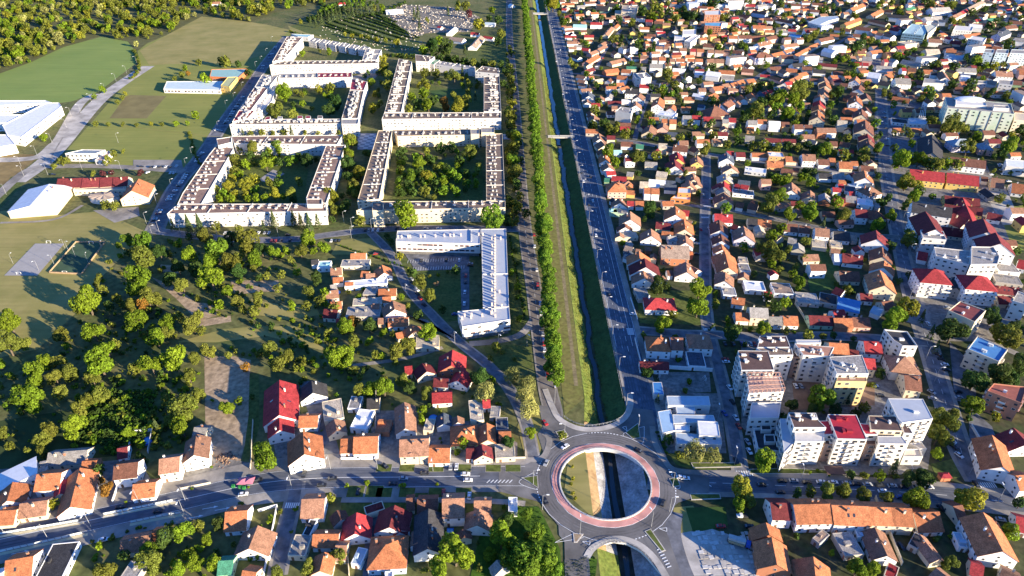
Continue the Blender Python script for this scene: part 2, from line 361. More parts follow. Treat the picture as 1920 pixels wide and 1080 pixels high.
# left side
road('street', PP('288,436 330,350 380,290 430,215 470,160 505,110 540,68'), 11, ASPH2, 2)
road('street', PP('285,432 380,444 480,450 560,448 620,440 690,432 780,428 985,430'), 7, ASPH2, 1.2)
road('street', PP('695,436 735,480 765,540 810,590 860,640 915,685 955,730 985,790 1000,860'), 5, ASPH2, 1, kerbm=PAVE)
road('path', PP('880,645 930,640 975,628 1000,600'), 5, PAVE)
road('path', PP('660,686 760,672 830,652'), 3, PAVE)
road('path', PP('30,342 100,288 190,185 278,124'), 17, PALE)
road('path', PP('-60,300 60,297 100,272 115,255 150,195 180,176'), 11, PALE)
road('street', PP('-10,372 55,318 120,312 200,312 300,318 345,322'), 9, PAVE)
road('path', PP('192,229 300,245 420,258'), .9, DRY); road('path', PP('282,120 400,114 540,116'), .9, DRY); road('path', PP('118,258 95,300 110,315'), 1.5, PAVE)
road('path', PP('0,418 100,412 155,385'), 3, PAVE)
sheet('court', PP('8,517 66,457 121,457 70,517'), mat('court_grey', (.33, .31, .29), 1, .08, .2))
sheet('plaza', PP('670,250 707,250 700,281 670,281'), ASPH2)
ck = newmat('plaza_tiles'); cn = ck[1].nodes.new('ShaderNodeTexChecker'); cn.inputs['Scale'].default_value = .22
cn.inputs['Color1'].default_value = (.42, .40, .38, 1); cn.inputs['Color2'].default_value = (.14, .15, .18, 1)
ctc = ck[1].nodes.new('ShaderNodeTexCoord'); ck[1].links.new(ctc.outputs['Object'], cn.inputs['Vector']); ck[1].links.new(cn.outputs[0], ck[2].inputs['Base Color'])
sheet('plaza', PP('671,251 706,251 699,280 671,280'), ck[0]); sheet('plaza', PP('943,252 955,252 957,262 944,262'), ck[0])
sheet('yard', PP('757,474 873,470 876,505 780,508'), ASPH2)
sheet('yard', PP('862,470 880,470 880,600 866,600'), ASPH2)
sheet('yard', PP('855,625 760,590 800,600 860,640'), ASPH2)
sheet('yard', PP('484,338 512,318 534,326 505,344'), mat('court_pale', (.30, .28, .27), 1, .1, .2))
for q in ('175,395 260,388 262,405 215,418', '640,150 690,135 720,130 700,150', '250,300 340,300 345,322 250,318'): sheet('yard', PP(q), PAVE)
# left boulevard with parking under the trees
road('street', [(-6, 1500), (-4, 1100), (3, 800), (9, 500), (15, 375), (19, 290), (21.5, 262), (19, 243)], 8.5, mat('boulevard_paving', (.16, .14, .125), .95, .2, .25, scale2=.08), 1)
# west and east main roads
WEST = PP('-120,1040 0,1012 160,978 330,940 480,908 600,897 760,895 900,893 985,893 1040,893')
EAST = PP('1215,893 1290,905 1400,908 1600,918 1760,928 1920,945 2100,965')
Z[0] += .0014; struct('pavement', ribbon(PP('-120,1040 0,1012 160,978 330,940 480,905 640,890 760,890'), 27, Z[0]), PAVE)
road('road', WEST, 12.5, ASPH, 3.2); road('road', EAST, 10, ASPH, 3)
# the wide road along the canal
CR = [(69.3, 1500), (69.0, 900), (68.2, 530), (68.2, 400), (68.4, 320), (68.4, 262), (64, 240)]
road('road', CR, 14.0, mat('road_asphalt', (.10, .118, .155), .9, .15, .25, scale2=.3), 1.4)
Z[0] += .0014; struct('pavement', ribbon([(78.2, 1500), (77.2, 530), (77.2, 400), (77.5, 262), (80, 240)], 3.0, Z[0]), PAVE)
SWL = PP('1086,1090 1083,1040 1075,1000 1060,965'); SWR = PP('1185,985 1215,1010 1245,1045 1275,1095')
road('street', SWL, 9, ASPH2); road('road', PP('1262,960 1258,1000 1270,1050 1290,1100'), 8.5, ASPH2, 0)
road('path', PP('1072,1050 1074,1100'), 6, PALE)
road('street', PP('520,1080 535,1000 550,940 556,905'), 5.5, ASPH2, 1.5)
# ------------------------------------------------------------------ roundabout: bridge deck with a round hole, ring road, pink apron
def ringpts(r, n=96): return [(RC[0] + r*math.cos(2*math.pi*i/n), RC[1] + r*math.sin(2*math.pi*i/n)) for i in range(n)]
def annulus(r0, r1, z, zb=None, n=96):
    m = MB(); a = ringpts(r0, n); b = ringpts(r1, n)
    m.add([(x, y, z) for x, y in a] + [(x, y, z) for x, y in b], [(i, n+i, n+(i+1) % n, (i+1) % n) for i in range(n)])
    if zb is not None:
        m.add([(x, y, z) for x, y in b] + [(x, y, zb) for x, y in b], [(i, n+i, n+(i+1) % n, (i+1) % n) for i in range(n)])
        m.add([(x, y, z) for x, y in a] + [(x, y, zb) for x, y in a], [((i+1) % n, n+(i+1) % n, n+i, i) for i in range(n)])
        m.add([(x, y, zb) for x, y in a] + [(x, y, zb) for x, y in b], [((i+1) % n, n+(i+1) % n, n+i, i) for i in range(n)])
    return m
HR = 21.2
outer = PP('1094,1050 1108,1032 1125,1021 1150,1015 1175,1019 1200,1032 1224,1056 1250,1095') + [(66, 165), (66, 262)] + PP('1182,756 1176,772 1166,784 1150,793 1125,799 1100,801 1078,799 1060,791 1046,778 1040,762') + [(33, 270), (20.3, 246), (20.3, 188)]
outer = ccw(outer)
def rayhit(t):
    dx, dy = math.cos(t), math.sin(t); best = 1e9
    for i in range(len(outer)):
        ax, ay = outer[i]; bx, by = outer[(i+1) % len(outer)]; ex, ey = bx-ax, by-ay; den = dx*ey - dy*ex
        if abs(den) < 1e-9: continue
        s = ((ax-RC[0])*ey - (ay-RC[1])*ex)/den; u = ((ax-RC[0])*dy - (ay-RC[1])*dx)/den
        if s > 0 and -1e-6 <= u <= 1+1e-6: best = min(best, s)
    return (RC[0] + dx*best, RC[1] + dy*best)
n = 240; ih = [(RC[0] + HR*math.cos(2*math.pi*i/n), RC[1] + HR*math.sin(2*math.pi*i/n)) for i in range(n)]; oh = [rayhit(2*math.pi*i/n) for i in range(n)]
dk = MB()
for z, flip in ((.21, 0), (-1.1, 1)):
    dk.add([(x, y, z) for x, y in ih] + [(x, y, z) for x, y in oh], [(i, n+i, n+(i+1) % n, (i+1) % n) if not flip else ((i+1) % n, n+(i+1) % n, n+i, i) for i in range(n)], 0 if not flip else 1)
dk.add([(x, y, .21) for x, y in oh] + [(x, y, -1.1) for x, y in oh], [(i, n+i, n+(i+1) % n, (i+1) % n) for i in range(n)], 1)
dk.add([(x, y, .21) for x, y in ih] + [(x, y, -1.1) for x, y in ih], [((i+1) % n, n+(i+1) % n, n+i, i) for i in range(n)], 1)
dko = struct('bridge_deck', dk, [mat('deck_asphalt', (.155, .147, .14), .95, .15, .2, scale2=.06), WHITEW])
for i_, q in enumerate(('935,872 985,872 1012,860 1034,850 1032,950 1005,940 935,922', '1010,760 1042,765 1062,800 1052,832 1020,852 1008,815 1018,800', '1163,802 1185,765 1224,770 1234,822 1252,862 1222,850', '1222,848 1262,884 1330,895 1330,924 1272,943 1245,965 1228,940', '1222,968 1252,953 1247,990 1264,1040 1282,1090 1256,1090 1200,1000', '1005,932 1058,1000 1060,1090 1100,1090 1100,1030 1122,1010 1060,958')):
    struct('road', MB().poly(ccw(PP(q)), .222 + i_*.0015), MATS['deck_asphalt'])
struct('road', annulus(24.8, 32.6, .25), mat('ring_asphalt', (.15, .14, .135), .95, .16, .2, scale2=.05))
struct('pink_apron', annulus(21.6, 24.8, .33, .2), PINK)
for r_ in (27.3, 28.6, 30.2, 31.4): struct('tyre_track', annulus(r_-.3, r_+.3, .256), mat('tyre_worn_asphalt', (.134, .126, .121), .95, .3, .4, scale2=.1))
ringmk = MB()
def dashring(r, wd, dash, gap, a0=0, a1=360):
    t = a0
    st = math.degrees(dash/r); sg = math.degrees(gap/r)
    while t < a1:
        k = 4; v = []; 
        for j in range(k+1):
            a = R(min(a1, t + st*j/k)); v.append((RC[0]+(r-wd/2)*math.cos(a), RC[1]+(r-wd/2)*math.sin(a), .262)); v.append((RC[0]+(r+wd/2)*math.cos(a), RC[1]+(r+wd/2)*math.sin(a), .262))
        ringmk.add(v, [(2*j, 2*j+1, 2*j+3, 2*j+2) for j in range(k)]); t += st + sg
dashring(25.1, .22, 30, 0, 0, 360)
for a0, a1 in ((20, 70), (100, 150), (200, 262), (300, 345)): dashring(32.3, .2, 30, 0, a0, a1)
for a0, a1 in ((-15, 18), (72, 98), (152, 200), (264, 300)): dashring(32.2, .45, .8, .8, a0, a1)
mk = ringmk
def line_mark(pts, wd=.16, dash=None, gap=0, z=None, off=0):
    p = resample(pts, .5 if dash else 4.0)
    Z_ = z or .5
    if not dash:
        r_ = ribbon(pts, wd, Z_, off); mk.add(r_.v, r_.f); return
    q = resample(pts, dash + gap)
    for x, y, a in q:
        mk.add([(x + math.cos(a)*u - math.sin(a)*(v+off), y + math.sin(a)*u + math.cos(a)*(v+off), Z_) for u, v in ((0, -wd/2), (dash, -wd/2), (dash, wd/2), (0, wd/2))], [(0, 1, 2, 3)])
for pl, offs in ((WEST[:-1], (-4.2, -2.4, 2.4, 4.2)), (EAST[1:], (-3.4, -1.8, 1.8, 3.4)), (CR[:-1], (-5.3, -3.9, -2.4, -1, 1, 2.4, 3.9, 5.3))):
    for of_ in offs: struct('tyre_track', ribbon(pl, .55, Z[0] + .004, of_), mat('tyre_worn_road', (.096, .108, .135), .95, .3, .2, scale2=.1))
ZM = Z[0] + .02
line_mark(WEST[:-2], .25, z=ZM); line_mark(WEST[:-1], .15, z=ZM, off=5.9); line_mark(WEST[:-1], .15, z=ZM, off=-5.9)
line_mark(EAST[1:], .2, 5, 3, z=ZM); line_mark(CR[:-2], .2, 5, 5, z=ZM); line_mark(CR[:-2], .18, z=ZM, off=6.6); line_mark(CR[:-2], .18, z=ZM, off=-6.6); line_mark(CR[:-2], .14, 3, 6, z=ZM, off=-3.2); line_mark(CR[2:5], .2, z=ZM, off=3.2)
line_mark([(2, 800), (9, 500), (15, 375), (19, 290)], .16, 4, 4, z=ZM)
line_mark(PP('1655,300 1668,360 1682,430 1697,500 1712,560 1738,640 1768,740 1800,840'), .16, 4, 5, z=ZM)
def zebra(px, ang, length, wd, n, z=None):
    """n bars across a road; ang: direction of walking"""
    x, y = P(*px); a = R(ang); c, s = math.cos(a), math.sin(a)
    for i in range(n):
        u = (i - (n-1)/2) * length / n
        q = [(x + c*(u+du) - s*dv, y + s*(u+du) + c*dv, z or ZM) for du, dv in ((-.28, -wd/2), (.28, -wd/2), (.28, wd/2), (-.28, wd/2))]
        mk.add(q, [(0, 1, 2, 3)])
for a in (((1199, 782), 0, 11, 3.5, 10), ((1396, 888), 0, 8, 3.2, 7), ((1046, 796), 30, 8, 3, 7), ((1030, 808), 35, 8, 3, 7), ((548, 948), 0, 6.5, 3, 7), ((1851, 910), 0, 8, 3, 8),
          ((1326, 387), 0, 6, 2.5, 7), ((1322, 408), 0, 6, 2.5, 7), ((1182, 622), 90, 7, 4, 7), ((1328, 618), 0, 6, 2.5, 7)): zebra(*a)
for tri in ('1000,887 1012,918 973,905', '1208,800 1203,833 1168,815', '1265,880 1275,915 1252,910', '1040,1018 1095,1008 1080,1000'): line_mark(PP(tri) + PP(tri)[:1], .2, z=ZM+.02)
for i in range(7):
    x0, y0 = P(912 + i*7, 903); mk.add([(x0, y0-.9, ZM), (x0+.5, y0-.9, ZM), (x0+1.9, y0+.9, ZM), (x0+1.4, y0+.9, ZM)], [(0, 1, 2, 3)])
    x0, y0 = P(1290 + i*6, 910); mk.add([(x0, y0+.9, ZM), (x0+.5, y0+.9, ZM), (x0+1.9, y0-.9, ZM), (x0+1.4, y0-.9, ZM)], [(0, 1, 2, 3)])
    x0, y0 = P(1236 + i*3.2, 1033 + i*5.5); mk.add([(x0-.9, y0, .36), (x0+.9, y0+.7, .36), (x0+.9, y0+1.2, .36), (x0-.9, y0+.5, .36)], [(0, 1, 2, 3)])
for px, py, a in ((1099, 1018, 75), (1243, 993, 80), (1173, 805, 200)):
    x0, y0 = P(px, py); c, s = math.cos(R(a)), math.sin(R(a))
    for (u0, v0), (u1, v1) in (((-1, -1.6), (1, -1.6)), ((1, -1.6), (0, 1.8)), ((0, 1.8), (-1, -1.6))):
        dx, dy = u1-u0, v1-v0; l = math.hypot(dx, dy); nx, ny = -dy/l*.12, dx/l*.12
        mk.add([(x0 + c*u - s*v, y0 + s*u + c*v, .36) for u, v in ((u0-nx, v0-ny), (u1-nx, v1-ny), (u1+nx, v1+ny), (u0+nx, v0+ny))], [(0, 1, 2, 3)])
# arrows on the west road
for px, py in ((1250/3, 720+705/3.), (1095/3, 720+750/3.), (110/3., 720+950/3.), (1180/3, 720+698/3.)):
    x0, y0 = P(px, py); mk.add([(x0-3, y0-.9, ZM), (x0+2, y0+.3, ZM), (x0+2, y0+.6, ZM), (x0-3, y0-.6, ZM)], [(0, 1, 2, 3)]); mk.add([(x0+1.8, y0-.2, ZM), (x0+3.6, y0+.9, ZM), (x0+1.6, y0+1.1, ZM)], [(0, 1, 2)])
for (a_, b_), (c_, d_), n_ in (((765, 491), (865, 486), 22), ((770, 505), (870, 501), 22)):
    for i in range(n_):
        x0, y0 = P(a_ + (c_-a_)*i/(n_-1), b_ + (d_-b_)*i/(n_-1)); mk.add([(x0-.1, y0-2.2, ZM), (x0+.1, y0-2.2, ZM), (x0+.1, y0+2.2, ZM), (x0-.1, y0+2.2, ZM)], [(0, 1, 2, 3)])
mko = struct('road_markings', mk, WHITE)
# splitter islands and pavements round the circle
def kerbed(q, z, top, name='traffic_island'):
    m = MB(); q = ccw(q); m.prism(q, 0, z, 0, top=False); m.poly(q, z, 0); m.poly(inset(q, .4), z+.004, 1); return struct(name, m, [PALE, top])
kerbed(PP('977,896 1008,892 1010,917'), .42, VERGE); kerbed(PP('1172,812 1197,793 1201,822 1186,824'), .42, VERGE); kerbed(PP('1254,898 1270,895 1276,912 1262,914'), .42, VERGE)
kerbed(PP('1041,810 1058,806 1066,818 1052,826'), .42, VERGE); kerbed(PP('1208,997 1220,992 1248,1033 1240,1036'), .42, VERGE); kerbed(PP('1074,1000 1094,1002 1082,1018 1076,1018'), .42, SOIL)
def pave_line(pts, wd, z, m=PAVE):
    return struct('pavement', ribbon(pts, wd, z), m)
pave_line(PP('1022,730 1035,762 1046,783 1062,795 1085,804 1110,806 1135,803 1158,794 1174,780 1182,760 1180,740'), 3.2, .36, PALE)
pave_line(PP('1100,1046 1110,1030 1128,1018 1152,1011 1178,1014 1205,1027 1230,1052 1256,1095'), 3.0, .36, PALE)
pave_line(PP('1223,800 1228,830 1245,862 1262,880 1300,886 1390,890'), 3.0, .30)
pave_line(PP('985,862 1010,862 1024,850 1030,825 1020,812'), 3.0, .30)
pave_line(PP('640,866 800,864 900,866 985,866'), 4, .28); pave_line(PP('640,938 800,938 930,941 985,945'), 3, .28)
for px0 in (720, 763, 818, 869, 925, 962):
    for yy, hh in ((878, 5.0), (925, 6.5)):
        if px0 > 900 and yy > 900: continue
        x0, y0 = P(px0, yy); mm = MB(); mm.box(x0, y0, .0, .27, 7.5, hh); mm.box(x0, y0, .27, .274, 7.1, hh-.4, mi=1); struct('verge', mm, [PAVE, VERGE])
for px0 in (665, 700): 
    x0, y0 = P(px0 + 2, 922); mm = MB(); mm.box(x0, y0, .0, .27, 8, 7); mm.box(x0, y0, .27, .274, 7.6, 6.6, mi=1); struct('verge', mm, [PAVE, VERGE])
for q in ('1295,868 1390,868 1392,876 1300,878', '1293,926 1350,926 1352,936 1296,938', '1405,880 1480,878 1600,884 1600,890 1405,889'): kerbed(PP(q), .3, VERGE, 'verge')
# ------------------------------------------------------------------ builders: windows, houses, blocks
def _win():
    m = MB(); m.box(0, 0, -.5, .5, 1, .10, 0, 0, True); m.box(0, -.055, -.44, -.03, .84, .05, 0, 1, True); m.box(0, -.055, .03, .44, .84, .05, 0, 1, True)
    return m.mesh('window', [FRAME, DARKW])
WIN = _win()
def _win2(c):
    m = MB(); m.box(0, 0, -.5, .5, 1, .10, 0, 0, True); m.box(0, -.055, -.42, .42, .86, .05, 0, 1, True)
    return m.mesh('window', [c, DARKW])
WINR = _win2(mat('red_panel', (.36, .05, .035), .8, .1, 1)); WINB = _win2(mat('brown_frame', (.14, .07, .04), .8, .1, 1))
def window(parent, x, y, z, a, w_, h_, me=None):
    """a: direction of the wall's outward normal"""
    return put('window', me or WIN, parent, (x, y, z), a + math.pi/2, (w_, 1, h_))
def winbox(mb, x, y, z, a, w_, h_, fr=True):
    if fr: mb.box(x, y, z-h_/2, z+h_/2, w_, .10, a + math.pi/2, 0, True)
    mb.box(x + .055*math.cos(a), y + .055*math.sin(a), z-h_*.42, z+h_*.42, w_*.84, .05, a + math.pi/2, 1, True)
EAVE = {1: 3.3, 1.5: 4.4, 2: 6.0, 3: 8.8, 4: 11.6, 5: 14.0}
HOUSES = []
HCOUNT = {}
def build_house(h):
    (x, y), L, wd, a, rc, wc, st, fl, near = h['c'], h['L'], h['w'], h['a'], h['rc'], h['wc'], h['st'], h['fl'], h['near']
    he = EAVE[st]; rise = wd*.5*(.66 if 'l' not in h['fl'] else .2); hip = 'h' in fl; flat = 'f' in fl; shed = 's' in fl
    rnd = random.Random(int(x*13 + y*7))
    root = thing(h['name'], h['label'], h['cat'], (x, y, 0), a, h.get('group'), h['place'])
    wm, rm = wallmat(wc), roofmat(rc)
    l2, w2 = L/2, wd/2; ov = .45
    wall = MB(); roof = MB()
    if flat:
        q = [(-l2, -w2), (l2, -w2), (l2, w2), (-l2, w2)]; qi = inset(q, .35)
        pz = .5 if (st >= 2 or rc in 'wa') else .12; wall.prism(q, -.3, he+pz, top=False)
        wall.add([(u, v, he+pz) for u, v in q] + [(u, v, he+pz) for u, v in qi] + [(u, v, he) for u, v in qi], [(i, (i+1) % 4, 4+(i+1) % 4, 4+i) for i in range(4)] + [(4+i, 4+(i+1) % 4, 8+(i+1) % 4, 8+i) for i in range(4)])
        roof.poly(qi, he)
        for _ in range(1 + int(L > 14)): roof.box(rnd.uniform(-.6, .6)*l2, rnd.uniform(-.5, .5)*w2, he, he+rnd.uniform(.8, 2.2), rnd.uniform(.8, 3), rnd.uniform(.8, 2), 0)
    elif shed:
        wall.add([(-l2, -w2, -.3), (l2, -w2, -.3), (l2, w2, -.3), (-l2, w2, -.3), (-l2, -w2, he), (l2, -w2, he), (l2, w2, he+wd*.18), (-l2, w2, he+wd*.18)], [(0, 1, 5, 4), (1, 2, 6, 5), (2, 3, 7, 6), (3, 0, 4, 7)])
        s = wd*.18/wd
        for dz in (.03, .2): roof.add([(-l2-ov, -w2-ov, he-ov*s+dz), (l2+ov, -w2-ov, he-ov*s+dz), (l2+ov, w2+ov, he+wd*.18+ov*s+dz), (-l2-ov, w2+ov, he+wd*.18+ov*s+dz)], [(0, 1, 2, 3)])
    elif hip:
        wall.prism([(-l2, -w2), (l2, -w2), (l2, w2), (-l2, w2)], -.3, he, top=False)
        r2 = max(.4, l2 - w2); s = rise/w2; o = ov
        for dz in (0.0, .18): roof.add([(-l2-o, -w2-o, he-o*s+dz), (l2+o, -w2-o, he-o*s+dz), (l2+o, w2+o, he-o*s+dz), (-l2-o, w2+o, he-o*s+dz), (-r2, 0, he+rise+dz), (r2, 0, he+rise+dz)], [(0, 1, 5, 4), (2, 3, 4, 5), (1, 2, 5), (3, 0, 4)])
    else:
        wall.add([(-l2, -w2, -.3), (l2, -w2, -.3), (l2, w2, -.3), (-l2, w2, -.3), (-l2, -w2, he), (l2, -w2, he), (l2, w2, he), (-l2, w2, he), (-l2, 0, he+rise), (l2, 0, he+rise)],
                 [(0, 1, 5, 4), (2, 3, 7, 6), (1, 2, 6, 9, 5), (3, 0, 4, 8, 7)])
        s = rise/w2; o = ov; e = .3; t = .2
        for sg in (-1, 1):
            v = [(-l2-e, 0, he+rise+.04), (l2+e, 0, he+rise+.04), (l2+e, sg*(w2+o), he-o*s+.04), (-l2-e, sg*(w2+o), he-o*s+.04)]
            v += [(p, q_, z+t) for p, q_, z in v]
            fs = [(0, 1, 2, 3), (7, 6, 5, 4), (0, 4, 5, 1), (1, 5, 6, 2), (2, 6, 7, 3), (3, 7, 4, 0)]
            roof.add(v, fs if sg < 0 else [f[::-1] for f in fs])
    wall.build('wall', wm, root); ro = roof.build('roof', rm, root)
    if not flat and not shed and st <= 3 and L > 6:
        for k in range(1 if L < 13 else 2):
            cx = rnd.uniform(-.35, .35)*L; cy = rnd.choice((-1, 1))*w2*.3; zt = he+rise+.7; cm = MB()
            cm.box(cx, cy, he+rise*.5, zt, .8, .6, 0, 0); cm.box(cx, cy, zt, zt+.15, 1.0, .8, 0, 1, True)
            cm.build('chimney', [wm if rnd.random() < .6 else mat('brick_chimney', (.33, .15, .09), .9, .2, 2), YARD], ro)
    if not flat and near and L > 9 and rnd.random() < .3:
        sg = -1 if -math.cos(a) < 0 else 1
        z = he + rise*.5
        for k in range(rnd.choice((1, 2))):
            sk = MB(); cx = (k-.5)*2.4; s = rise/w2; y0, y1 = w2*.62, w2*.42; sgn = rnd.choice((-1, 1))
            sk.add([(cx-.45, sgn*y0, he+(w2-y0)*s+.3), (cx+.45, sgn*y0, he+(w2-y0)*s+.3), (cx+.45, sgn*y1, he+(w2-y1)*s+.3), (cx-.45, sgn*y1, he+(w2-y1)*s+.3)], [(0, 1, 2, 3)] if sgn < 0 else [(3, 2, 1, 0)]); sk.build('roof_window', DARKW, ro)
    # windows and door
    fl_n = {1: 1, 1.5: 1, 2: 2, 3: 3, 4: 4, 5: 5}[st]; wl = []
    if 'x' not in fl:
        for sg in (-1, 1):
            n = max(1, int(L/3.6))
            for f in range(fl_n):
                for i in range(n):
                    if rnd.random() < .12: continue
                    wl.append(((i+.5)*L/n - l2, sg*w2, 1.75+f*2.8, R(90*sg), 1.2, 1.3))
            for f in range(fl_n + (0 if flat or hip or wd < 9 else 1)):
                n2 = max(1, int(wd/4)); top = f == fl_n
                for i in range(1 if top else n2):
                    if rnd.random() < .15: continue
                    yy = 0 if top else (i+.5)*wd/n2 - w2
                    wl.append((sg*l2, yy, (he+.9 if top else 1.75+f*2.8), 0 if sg > 0 else math.pi, 1.1, 1.2))
    vis = []
    for q in wl:
        t = a + q[3]; wx, wy = x, y
        if -math.sin(t)*wy + -math.cos(t)*wx > -40: vis.append(q)      # faces one could see from near the camera
    if near:
        dn = False
        for q in vis:
            if not dn and q[2] < 2 and abs(q[0]) < l2*.6:
                dm = MB(); dm.box(0, 0, 0, 2.2, 1.1, .12, 0, 0); d = dm.build('door', mat('door_paint', (.18, .10, .06), .7, .2, 2, rnd=.3), root, (q[0], q[1], 0), q[3] + math.pi/2); dn = True
            else: window(root, *q)
    elif vis:
        wb_ = MB()
        for q in vis: winbox(wb_, *q)
        stuff(wb_.build('windows', [FRAME, DARKW], root))
    return root
def outward(p0, p1): return math.atan2(-(p1[0]-p0[0]), (p1[1]-p0[1]))
def flat_block(name, label, cat, wings, place=None, group=None):
    """wings: (roof corners world, height, roof mat, wall mat, storeys, options)"""
    allp = [p for wg in wings for p in wg[0]]; cx = sum(p[0] for p in allp)/len(allp); cy = sum(p[1] for p in allp)/len(allp)
    root = thing(name, label, cat, (cx, cy, 0), 0, group, place)
    wins_j = MB()
    for wi, wg in enumerate(wings):
        q, h, rm, wm, st, op = wg; q = ccw([(p[0]-cx, p[1]-cy) for p in q]); h = h + wi*.013; n = len(q); qi = inset(q, .3)
        par = op.get('par', .55); z0 = op.get('z0', -.3)
        wl = MB(); wl.prism(q, z0, h+par, top=False)
        wl.add([(u, v, h+par) for u, v in q] + [(u, v, h+par) for u, v in qi] + [(u, v, h) for u, v in qi], [(i, (i+1) % n, n+(i+1) % n, n+i) for i in range(n)] + [(n+i, n+(i+1) % n, 2*n+(i+1) % n, 2*n+i) for i in range(n)])
        wl.build('wall', wm, root); rb = MB(); rb.poly(qi, h); ro = rb.build('roof', rm, root)
        rnd = random.Random(wi*7 + int(cx*3))
        # longest axis of the wing
        e = max(range(n), key=lambda i: (Vector(q[(i+1) % n]) - Vector(q[i])).length); A, B = Vector(q[e]), Vector(q[(e+1) % n]); d = (B-A).normalized(); nn = Vector((-d.y, d.x)); ang = math.atan2(d.y, d.x); LL = (B-A).length
        wid = max((Vector(p)-A).dot(nn) for p in q)
        vents = op.get('vents', 0)
        if vents:
            vb = MB(); k = int(LL/vents)
            for i in range(k):
                for j in range(op.get('vj', 1)):
                    c = A + d*((i+.5)*LL/k + rnd.uniform(-.8, .8)) + nn*(wid*(op.get('vo', .5) + (j*.22 if j else 0) + rnd.uniform(-.08, .08)))
                    if not inpoly(c.x, c.y, qi): continue
                    sx, sy, sz = rnd.choice(op.get('vs', ((1.0, 1.6, 1.3), (2.4, 1.2, 1.0), (.8, .8, 1.8), (1.6, 2.6, 1.1))))
                    vb.box(c.x, c.y, h, h+sz, sx, sy, ang)
                    if rnd.random() < .5: vb.box(c.x + d.x*1.4, c.y + d.y*1.4, h, h+sz*.6, .6, .6, ang)
            if op.get('vind'):
                pass
            if vb.v: stuff(vb.build('roof_vents', op.get('vm', WHITEW), ro))
        sep = op.get('sep', 0)
        if sep:
            sb = MB(); k = int(LL/sep)
            for i in range(1, k):
                c = A + d*(i*LL/k) + nn*(wid*.5); sb.box(c.x, c.y, h, h+.5, .35, wid*.88, ang)
            if sb.v: stuff(sb.build('parapets', WHITEW, ro))
        if st and not op.get('nowin'):
            fh = (h - .2 - max(0, z0)) / st; base = max(0, z0)
            for i in range(n):
                p0, p1 = Vector(q[i]), Vector(q[(i+1) % n]); l = (p1-p0).length
                if l < 3: continue
                a = outward(p0, p1); mid = (p0+p1)/2
                if -math.sin(a)*(mid.y+cy) - math.cos(a)*(mid.x+cx) < -60: continue
                sp = op.get('sp', 3.4); k = max(1, int((l-1)/sp))
                for f in range(op.get('f0', 0), st):
                    for j in range(k):
                        if rnd.random() < op.get('skip', .15): continue
                        c = p0 + (p1-p0)*((j+.5)/k); z = base + fh*(f+.55); ww, hh = op.get('ws', (1.5, 1.3))
                        if rnd.random() < .25: ww *= 1.5
                        if op.get('indiv'): window(root, c.x, c.y, z, a, ww, hh, op.get('me') if rnd.random() < .6 else None)
                        else: winbox(wins_j, c.x, c.y, z, a, ww, hh, rnd.random() < .4)
                bal = op.get('bal', 0)
                if bal and l > 8:
                    kb = max(1, int(l/bal))
                    for j in range(kb):
                        for f in range(1, st):
                            c = p0 + (p1-p0)*((j+.5)/kb); ox, oy = math.cos(a), math.sin(a); z = base + fh*f
                            b = MB(); b.box(ox*.6, oy*.6, 0, .14, 3.0, 1.2, a+math.pi/2, 0, True); b.box(ox*1.15, oy*1.15, .14, 1.05, 3.0, .1, a+math.pi/2, 0)
                            for sgn in (-1, 1): b.box(ox*.6 - oy*1.45*sgn, oy*.6 + ox*1.45*sgn, .14, 1.05, .1, 1.1, a+math.pi/2, 0)
                            b.build('balcony', op.get('bm', WHITEW), root, (c.x, c.y, z))
    if wins_j.v: stuff(wins_j.build('windows', [FRAME, DARKW], root))
    return root
def at(x, y, root): return (x - root.location.x, y - root.location.y)

